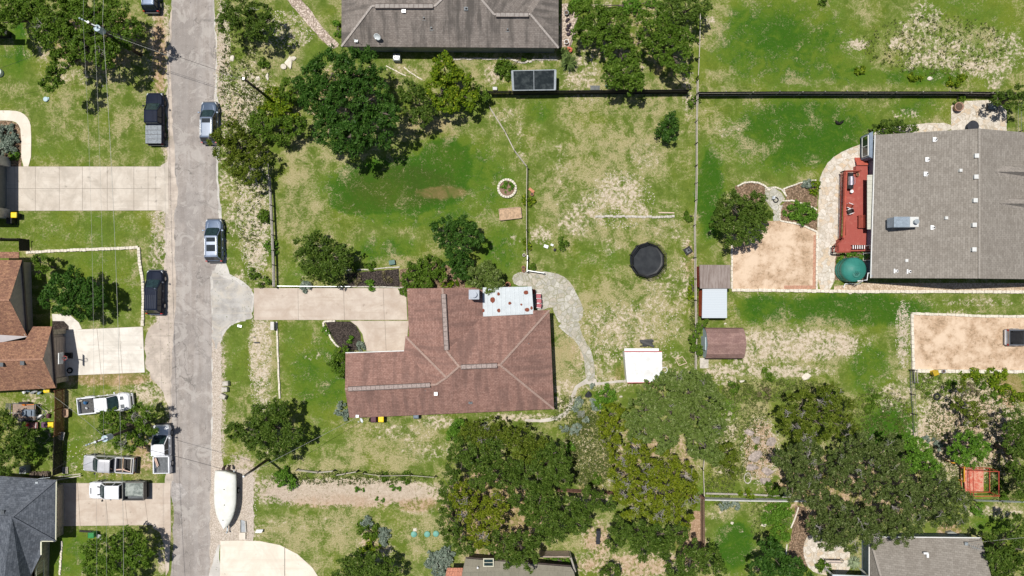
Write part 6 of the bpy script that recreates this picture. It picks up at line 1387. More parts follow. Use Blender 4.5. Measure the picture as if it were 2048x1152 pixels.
for i, (x, y) in enumerate(((1134,42),(1137,52),(1134,60),(1136,68))):
    o = MB().rock((0, 0, .2), (.6, .5, .4), 40 + i).rock((.2, .2, .25), (.35, .35, .35), 50 + i).build('dark_pot_heap', M('purple_black', (.05, .035, .045), .4, 8)); o.location = W(x, y); tag(o, ['uppermost', 'second', 'third', 'lowest'][i] + ' dark heap along the timber sided bed', 'heap')
o = MB().box((0, 0, .25), (.5, .35, .5)).build('meter_box', M('pale_box', (.55, .55, .55), .1)); o.location = W(807, 178) + Vector((0, 0, 0)); tag(o, 'pale box behind the yellow green tree', 'box')
o.location = W(990, 179)
o['label'] = 'pale small box at the west end of the black fence'
o = MB().rock((0, 0, .3), (.5, .35, .6), 60).rock((.2, -.25, .2), (.3, .3, .4), 61).build('blue_bucket', M('bright_blue_plastic', (.04, .25, .50), .15, 4, .4)); o.location = W(1213, 173); tag(o, 'bright blue plastic toy under the tree by the black fence', 'toy')
pallet(1190, 176, 0, STEELD, 'dark grate lying against the black fence', 1.1, .5, 8)
# mailbox cluster / pillar at white kerb, small sticks
t = thing('mailbox_pillar', 'grey stone mailbox pillar at the top end of the white kerb', 'mailbox', tuple(W(549.5, 651))); MB().box((0, 0, .45), (.32, .9, .9)).build('pillar', M('grey_stone', (.42, .40, .38), .25, 5), t); MB().box((0, 0, .92), (.4, .95, .05)).build('cap', M('pale_cap', (.6, .58, .55), .1), t)
t = thing('sprinkler_pipe', 'short dark pipe stub in the dry strip of the front verge', 'pipe', tuple(W(515, 685))); MB().bar((-.3, 0, .15), (.25, 0, .15), .16, .1).build('box', BLACK, t); MB().tube([(-.6, .02, .1), (-.2, .02, .12)], .02).build('pipe', BLACK, t)
o = MB().box((0, 0, .1), (.22, .08, .2)).build('stake', BLACK); o.location = W(509, 674); tag(o, 'tiny black stake above the pipe stub on the verge', 'stake')
o = MB().cyl((0, 0, .1), .28, .2, 16).box((.2, .1, .05), (.3, .3, .1)).build('manhole_cover', M('pale_blue_lid', (.42, .54, .58), .15)); o.location = W(93, 199); tag(o, 'pale blue utility lid on the top left lawn', 'lid')
o = MB().box((0, 0, .08), (.5, .25, .16), -.2).build('small_metal_box', ALU); o.location = W(480, 652); tag(o, 'small pale metal lid where the driveway verge begins', 'lid')
o = MB().cyl((0, 0, .2), .5, .4, 18).torus((0, 0, .42), .42, .08, 20, 6).build('white_ring_planter', WHITE); o.location = W(-1, 146); tag(o, 'white ring planter at the left picture edge', 'planter')
t = thing('bird_feeder', 'small roofed dark feeder box below the top left trees', 'bird feeder', tuple(W(63, 44))); MB().box((0, 0, 1.9), (.9, .8, .12), taper=.8).build('roof', M('brown_black_roof', (.05, .035, .035), .3), t); MB().tube([(0, 0, 0), (0, 0, 1.85)], .06).build('post', DARKW, t)
# satellite dish and meter of red house, south eave
sat_dish(727, 838, 2.0, 'round white satellite dish at the south eave of the red roof house', az=200, r=.3)
o = MB().box((0, 0, 2.9), (.35, .3, .3)).tube([(0, 0, 2.8), (-.3, -.2, 3.2)], .03).build('service_mast', ALU); p = W(715, 832, 2.9); o.location = (p.x, p.y, 0); tag(base_at(o, (0, 0, 2.8)), 'metal service mast at the south west eave of the red roof house', 'mast'); o.location = (p.x, p.y, 2.8)
# red play frame, small orange frame
p = W(1956, 962, .9); t = thing('red_play_frame', 'red metal pen frame with a red mat below the bright green tree', 'play frame', (p.x, p.y, 0))
REDM = M('red_metal_tube', (.42, .07, .045), .2, 5, .4); q = [(-1.7, 1.45), (1.75, 1.35), (1.75, -1.45), (-1.5, -1.5)]
m = MB()
for z in (.3, 1.9):
    for i in range(4): m.bar((*q[i], z), (*q[(i + 1) % 4], z), .07, .07)
for x, y in q: m.bar((x, y, 0), (x, y, 2.0), .08, .08)
m.bar((-1.2, 1.45, 1.9), (-1.15, -1.5, 1.9), .06, .06); m.build('frame', REDM, t)
g = NG('worn_red_mat'); nn = g.noise(4, 5, .75); REDMAT = g.out(g.mix(g.sstep(nn, .42, .62), (.50, .11, .07), (.60, .33, .23)), .85)
MB().prism([(-1.3, 1.3), (1.0, 1.25), (1.0, -1.35), (-1.2, -1.35)], .3, .36).build('mat', REDMAT, t)
t = thing('orange_swing_frame', 'ochre yellow timber frame half under the live oak', 'play frame', tuple(W(1905, 935))); OCH = M('ochre_paint', (.60, .30, .03), .2)
MB().bar((-.9, .9, 1.4), (.5, .9, 1.4), .12, .12).bar((.5, .95, 1.4), (.5, -1.3, 1.4), .12, .12).build('beams', OCH, t)
for x, y in ((-.9, .9), (.5, .9), (.5, -1.3)): MB().box((x, y, .68), (.1, .1, 1.36)).build('post', OCH, t)
# bench on white flagstone (south east)
t = thing('metal_bench', 'curved black metal garden seat on the south east flagstones', 'bench', tuple(W(1662, 1120))); MB().tube([(-1.0, .3, .8), (-1.0, -.3, .45), (-.3, -.1, .45), (.4, -.1, .45), (1.1, -.2, .45), (1.15, .25, .8), (-1.0, .3, .8)], .035).build('frame', STEELD, t); MB().box((0, -.05, .43), (1.9, .45, .03)).build('seat', M('pinkish_seat', (.55, .46, .40), .15), t)
for s in (-.95, 1.05): MB().tube([(s, -.2, 0), (s, -.2, .45)], .03).tube([(s, .28, 0), (s, .28, .8)], .03).build('leg', STEELD, t)
# rocks
def rocks(label, items, mat=LIME, name='boulder'):
    for k, (x, y, sx, sy, sz, lb) in enumerate(items):
        o = MB().rock((0, 0, sz * .3), (sx, sy, sz), int(x) % 97, 3).build(name, mat); o.location = W(x, y); tag(o, lb, 'rock')
rocks('', [(578,127,1.4,1.9,.35,'large pale rock slab with a grassy hollow near the top verge'),(587,118,1.2,.7,.4,'pale rock touching the top of the large slab'),(569,133,.9,.8,.3,'pale rock on the lower left of the large slab'),(464,116,.6,1.1,.25,'narrow pale rock flush in the stony verge'),(535,153,.5,1.4,.25,'thin pale rock above the mixed shrubs'),(516,157,.8,.7,.25,'tan rock left of the thin pale rock'),
  (1612,755,1.3,1.1,.4,'triangular pale boulder above the olive juniper'),(1484,762,.85,.42,.3,'white oblong stone near the weedy slope'),(1860,157,.9,.5,.4,'white stone pile beside the small field bush'),(1450,692 - 45,.5,.25,.15,'flat white stone between the two lower sheds'),(1700,585,.5,.4,.2,'rounded cream stone below the water tank border'),(1716,585,.5,.3,.2,'second cream stone below the water tank border'),
  (1464,1046,.45,.4,.3,'white stone in the small south lawn'),(1527,1050,.8,.5,.3,'pinkish boulder between the vine patches'),(1241,793,.5,.3,.25,'white stone at the shrub edge below the white metal shed'),(205,862 - 690,.3,.3,.2,'small stone on the top left lawn')])
ROCKG = M('rough_grey_rock', (.36, .30, .265), .4, 3.5); r = random.Random(22)
names = ['top', 'upper left', 'upper right', 'central', 'lower left', 'lower right', 'bottom']
for k, (x, y, s) in enumerate(((1497,865,1.6),(1512,880,1.5),(1542,885,1.7),(1512,912,2.0),(1506,935,1.5),(1535,945,1.8),(1530,960,1.4))):
    o = MB().rock((0, 0, .08), (s * 1.1, s * .8, .4), 170 + k * 3, 3).build('rock_slab', ROCKG); o.location = W(x, y); tag(o, names[k] + ' slab of the rocky outcrop left of the live oaks', 'rock')
p = W(1495, 956); o = MB().torus((0, 0, .06), .55, .07, 28, 6, sx=.75, sy=1.1).build('stone_ring', LIMEG, None, True); o.location = p; tag(o, 'oval pale ring on the ground below the rocky outcrop', 'ring')
# dark cactus-like ball, small pads
o = MB().rock((0, 0, .25), (1.0, 1.0, .5), 77, 3).build('charcoal_heap', M('charcoal', (.035, .035, .038), .4, 8)); o.location = W(1175, 789); tag(o, 'round charcoal heap in the cactus garden', 'heap')
for k, (x, y) in enumerate(((1402, 724), )): o = MB().box((0, 0, .05), (1.0, 1.2, .1)).build('concrete_pad', LIMEG); o.location = W(1408, 726); tag(o, 'pale concrete pad below the barn shed', 'pad')
pot(1348, 905, 0, .3, .3, TERRA, 'brown bucket under the big juniper') if False else None

# the black dog, curled on the lawn
def skin_obj(name, verts, edges, radii, mat, parent, root=0, sub=2):
    me = bpy.data.meshes.new(name); me.from_pydata(verts, edges, []); o = bpy.data.objects.new(name, me); COL.objects.link(o); o.parent = parent
    sk = o.modifiers.new('skin', 'SKIN')
    for i, rr in enumerate(radii): me.skin_vertices[0].data[i].radius = (rr, rr)
    me.skin_vertices[0].data[root].use_root = True
    s = o.modifiers.new('sub', 'SUBSURF'); s.levels = sub; s.render_levels = sub; me.materials.append(mat); return o
DOGM = M('black_fur', (.012, .010, .009), .4, 12, .8)
p = W(1679, 244, .2); t = thing('dog', 'black dog lying curled on the big green lawn', 'dog', (p.x, p.y, 0))
vs = [(-.38, .06, .17), (-.30, -.08, .18), (-.12, -.18, .19), (.10, -.17, .20), (.27, -.07, .20), (.37, .06, .20), (.47, .17, .17), (-.42, .16, .12), (-.36, .24, .06), (-.22, .28, .04),
      (-.20, .02, .07), (-.08, .08, .05), (.04, .10, .04), (.18, .02, .07), (.25, .14, .05), (.30, .27, .04), (.32, -.12, .07), (.42, -.10, .05), (.54, -.02, .04), (-.30, -.18, .08), (-.16, -.28, .05), (-.02, -.31, .04)]
es = [(0, 1), (1, 2), (2, 3), (3, 4), (4, 5), (5, 6), (0, 7), (7, 8), (8, 9), (1, 10), (10, 11), (11, 12), (4, 13), (13, 14), (14, 15), (4, 16), (16, 17), (17, 18), (1, 19), (19, 20), (20, 21)]
rd = [.13, .15, .14, .15, .14, .09, .06, .035, .025, .015, .07, .035, .03, .06, .03, .03, .06, .03, .03, .07, .035, .03]
skin_obj('body', vs, es, rd, DOGM, t, 2)
MB().rock((.42, .12, .24), (.19, .19, .16), 5).rock((.53, .20, .19), (.16, .11, .10), 6).build('head', DOGM, t, True)
for s in ((.36, .19, .25), (.44, .05, .25)): MB().rock(s, (.07, .12, .05), 8).build('ear', DOGM, t, True)
# hood vents of the white pickup are rust-dark panels
# ------------------------------------------------------------------ trees and shrubs: tapered trunk, limbs, crown of leaf clumps
def leaf_mat(name, a, b, c, transl=.22):
    g = NG('leaves_' + name); t = g.attr('tint', 'Fac'); t2 = g.attr('tone', 'Fac')
    col = g.mix(t, a, b); col = g.mix(g.sstep(t2, .72, 1.0), col, c)
    d = g.node('ShaderNodeBsdfDiffuse'); g.link(col, d.inputs[0]); tr = g.node('ShaderNodeBsdfTranslucent'); g.link(col, tr.inputs[0])
    gl = g.node('ShaderNodeBsdfGlossy'); gl.inputs['Roughness'].default_value = .45; gl.inputs[0].default_value = (.5, .5, .5, 1)
    m1 = g.node('ShaderNodeMixShader'); m1.inputs[0].default_value = transl; g.link(d.outputs[0], m1.inputs[1]); g.link(tr.outputs[0], m1.inputs[2])
    m2 = g.node('ShaderNodeMixShader'); m2.inputs[0].default_value = .012; g.link(m1.outputs[0], m2.inputs[1]); g.link(gl.outputs[0], m2.inputs[2])
    g.link(m2.outputs[0], g.t.nodes['Material Output'].inputs[0]); g.t.nodes.remove(g.b); return g.m
# kind: material, clump radius, leaves per clump, leaf size, fill density, flatness, length factor of the leaf
KIND = {
 'oak':   (leaf_mat('dark_oak', (.045, .088, .010), (.098, .160, .022), (.17, .235, .05)), .33, 30, .092, 1.0, 1.6),
 'grey':  (leaf_mat('grey_live_oak', (.055, .088, .018), (.118, .160, .038), (.22, .26, .10)), .30, 30, .085, .95, 1.7),
 'sage':  (leaf_mat('sage_oak', (.088, .145, .022), (.165, .225, .050), (.28, .33, .13)), .27, 30, .085, 1.1, 2.0),
 'deep':  (leaf_mat('deep_green', (.024, .074, .009), (.058, .130, .018), (.11, .20, .04)), .36, 34, .10, 1.1, 1.6),
 'junip': (leaf_mat('olive_juniper', (.098, .142, .008), (.195, .240, .013), (.29, .31, .04)), .30, 32, .088, .85, 1.3),
 'junid': (leaf_mat('dull_juniper', (.066, .105, .010), (.135, .180, .017), (.22, .25, .045)), .29, 30, .088, .9, 1.3),
 'brite': (leaf_mat('bright_green', (.065, .155, .014), (.125, .25, .025), (.20, .34, .05)), .30, 30, .10, 1.0, 1.4),
 'mid':   (leaf_mat('mid_green', (.055, .115, .010), (.112, .190, .020), (.18, .26, .045)), .34, 32, .11, 1.0, 1.4),
 'yelgr': (leaf_mat('yellow_green', (.070, .135, .008), (.165, .245, .012), (.32, .36, .03)), .32, 30, .12, .95, 1.2),
 'blue':  (leaf_mat('blue_grey', (.15, .20, .15), (.27, .33, .26), (.40, .44, .36)), .22, 24, .09, 1.0, 1.8),
 'brown': (leaf_mat('brownish_scrub', (.12, .11, .05), (.22, .19, .10), (.32, .26, .15)), .24, 16, .07, .6, 2.0),
}
BARK = M('oak_bark', (.13, .105, .085), .35, 6); BARKG = M('grey_dead_twigs', (.33, .30, .28), .3, 6)

def crown_mesh(name, lobes, kind, seed, low=-.35):
    mat, cr, nl, ls, dens, lf = KIND[kind]; R = np.random.default_rng(seed); L = []
    for (c, r, h) in lobes:
        L.append((np.array(c), r, h))
        if r > 1.0:
            k = max(4, int(r * 2.2)); a0 = R.uniform(0, 6.28)
            for i in range(k):
                a = a0 + 6.283 * i / k + R.uniform(-.35, .35); q = R.uniform(.62, .95); rr = r * R.uniform(.24, .42)
                L.append((np.array((c[0] + r * q * math.cos(a), c[1] + r * q * math.sin(a), c[2] - h * (.35 * q) + R.uniform(-.2, .25) * h)), rr, rr * min(.95, h / r)))
    C = []
    for (c, r, h) in L:
        small = min(cr, r * .45); n = max(5, int(dens * 3.3 * r * r / (small * small) ** .95 / 2.0))
        d = R.normal(size=(n, 3)); d /= np.linalg.norm(d, axis=1)[:, None]; d[:, 2] = np.where(d[:, 2] < low, -d[:, 2] * .6, d[:, 2])
        q = R.uniform(.55, 1.0, n) ** .6; P_ = c + d * q[:, None] * np.array([r, r, h]) * R.uniform(.82, 1.05, n)[:, None]
        C.append(np.concatenate([P_, np.full((n, 1), small)], 1))
    C = np.concatenate(C)
    # drop clumps deep inside neighbouring lobes
    deep = np.zeros(len(C), bool)
    for (c, r, h) in L:
        dd = ((C[:, :3] - c) / np.array([r, r, h])); deep |= (np.linalg.norm(dd, axis=1) < .50) & (R.random(len(C)) < .75)
    C = C[~deep]; N = len(C)
    ctint = R.uniform(0, 1, N)
    k = nl; off = R.normal(size=(N, k, 3)); off /= np.linalg.norm(off, axis=2)[:, :, None]; off *= (R.uniform(0, 1, (N, k, 1)) ** .45)
    off[:, :, 2] *= .62; P_ = C[:, None, :3] + off * C[:, None, 3:4] * 1.08
    nrm = off * .8 + R.normal(size=(N, k, 3)) * .55; nrm[:, :, 2] += .55; nrm /= np.linalg.norm(nrm, axis=2)[:, :, None]
    P_ = P_.reshape(-1, 3); nrm = nrm.reshape(-1, 3); M_ = len(P_)
    t = R.normal(size=(M_, 3)); u = np.cross(nrm, t); u /= np.linalg.norm(u, axis=1)[:, None]; v = np.cross(nrm, u)
    s = (ls * R.uniform(.65, 1.35, M_) * (np.minimum(1, np.repeat(C[:, 3], k) / cr * 1.1 + .15)))[:, None]
    V_ = np.stack([P_ - u * s * lf, P_ - v * s * .62 + nrm * s * .12, P_ + u * s * lf, P_ + v * s * .62 + nrm * s * .12], 1).reshape(-1, 3)
    V_[:, 2] = np.maximum(V_[:, 2], .04)
    me = bpy.data.meshes.new(name); me.vertices.add(len(V_)); me.vertices.foreach_set('co', V_.astype(np.float32).ravel())
    me.loops.add(M_ * 4); me.loops.foreach_set('vertex_index', np.arange(M_ * 4, dtype=np.int32)); me.polygons.add(M_); me.polygons.foreach_set('loop_start', np.arange(0, M_ * 4, 4, dtype=np.int32)); me.update(calc_edges=True)
    ti = np.clip(np.repeat(ctint, k) * .65 + R.uniform(0, .45, M_) - .05, 0, 1).astype(np.float32)
    for nm, arr in (('tint', ti), ('tone', R.uniform(0, 1, M_).astype(np.float32))):
        a = me.attributes.new(nm, 'FLOAT', 'FACE'); a.data.foreach_set('value', arr)
    me.materials.append(mat); return me, C

NT = [0]
def tree(name, label, kind, lobes_px, h, cat='tree', flat=.62, twigs=0, trunk=True, group=None):
    """lobes_px: (px, py, r_px) as seen in the photograph; h: crown top height in metres"""
    NT[0] += 1; seed = 1000 + NT[0] * 17; lobes = []; r = random.Random(seed)
    for (x, y, rp) in lobes_px:
        rm = rp * (.90 if rp > 20 else 1.0) / PPM; hh = max(.12, min(rm * flat, h * .48)); zc = h - hh - (0 if rm > 1.6 else 0) - r.uniform(0, .2) * h
        zc = max(hh * .75, zc) if h > 2 else hh * .55 + .02; k = (CAM_H - zc) / CAM_H; c = W(x, y, zc); lobes.append(((c.x, c.y, c.z), rm * k, hh))
    sw = sum(l[1] ** 2 for l in lobes); bx = sum(l[0][0] * l[1] ** 2 for l in lobes) / sw; by = sum(l[0][1] * l[1] ** 2 for l in lobes) / sw
    t = thing(name, label, cat, (bx, by, 0), group=group)
    loc = [((c[0] - bx, c[1] - by, c[2]), rr, hh) for c, rr, hh in lobes]
    me, C = crown_mesh('crown', loc, kind, seed)
    o = bpy.data.objects.new('crown', me); COL.objects.link(o); o.parent = t
    big = max(l[1] for l in loc)
    if trunk:
        m = MB(); tr = .05 + .035 * h * .8; fork = h * .28
        m.tube([(0, 0, -.05), (r.uniform(-.1, .1), r.uniform(-.1, .1), fork * .5), (0, 0, fork)], [tr * 1.25, tr, tr * .85], 9)
        for c, rr, hh in loc:
            mid = Vector((c[0] * .5 + r.uniform(-.3, .3), c[1] * .5 + r.uniform(-.3, .3), fork + (c[2] - fork) * .45)); e = Vector(c)
            m.tube([(0, 0, fork * .92), mid, e], [tr * .7, tr * .45, tr * .2], 7)
            for q in range(max(2, int(rr * 1.6))):
                a = r.uniform(0, 6.28); d = e + Vector((math.cos(a) * rr * .7, math.sin(a) * rr * .7, r.uniform(-.1, .4) * hh)); m.tube([mid.lerp(e, r.uniform(.3, 1)), (mid.lerp(d, .6)) + Vector((0, 0, .1)), d], [tr * .28, tr * .18, tr * .06], 5)
        m.build('trunk', BARK, t, True)
    if twigs:
        m = MB()
        for q in range(twigs):
            c, rr, hh = loc[r.randrange(len(loc))]; a = r.uniform(0, 6.28); d = r.uniform(0, .8) * rr; p = Vector((c[0] + d * math.cos(a), c[1] + d * math.sin(a), c[2] + hh * .86 * math.sqrt(max(.05, 1 - (d / rr) ** 2))))
            base = r.uniform(0, 6.28)
            for w_ in range(r.randint(1, 3)):
                a2 = base + r.uniform(-.9, .9); q0 = p - Vector((math.cos(base) * .4, math.sin(base) * .4, .35)); pts = [q0]; st = r.uniform(.12, .26)
                for k_ in range(4): a2 += r.uniform(-.7, .7); pts.append(pts[-1] + Vector((math.cos(a2) * st, math.sin(a2) * st, r.uniform(.0, .16))))
                m.tube(pts, .026, 5, .008)
                for k_ in (1, 2, 3):
                    a3 = a2 + r.choice((-1, 1)) * r.uniform(.5, 1.3); m.tube([pts[k_], pts[k_] + Vector((math.cos(a3) * st, math.sin(a3) * st, .08)), pts[k_] + Vector((math.cos(a3 + .4) * st * 1.8, math.sin(a3 + .4) * st * 1.8, .1))], .015, 4, .006)
        m.build('dead_branches', BARKG, t)
    return t

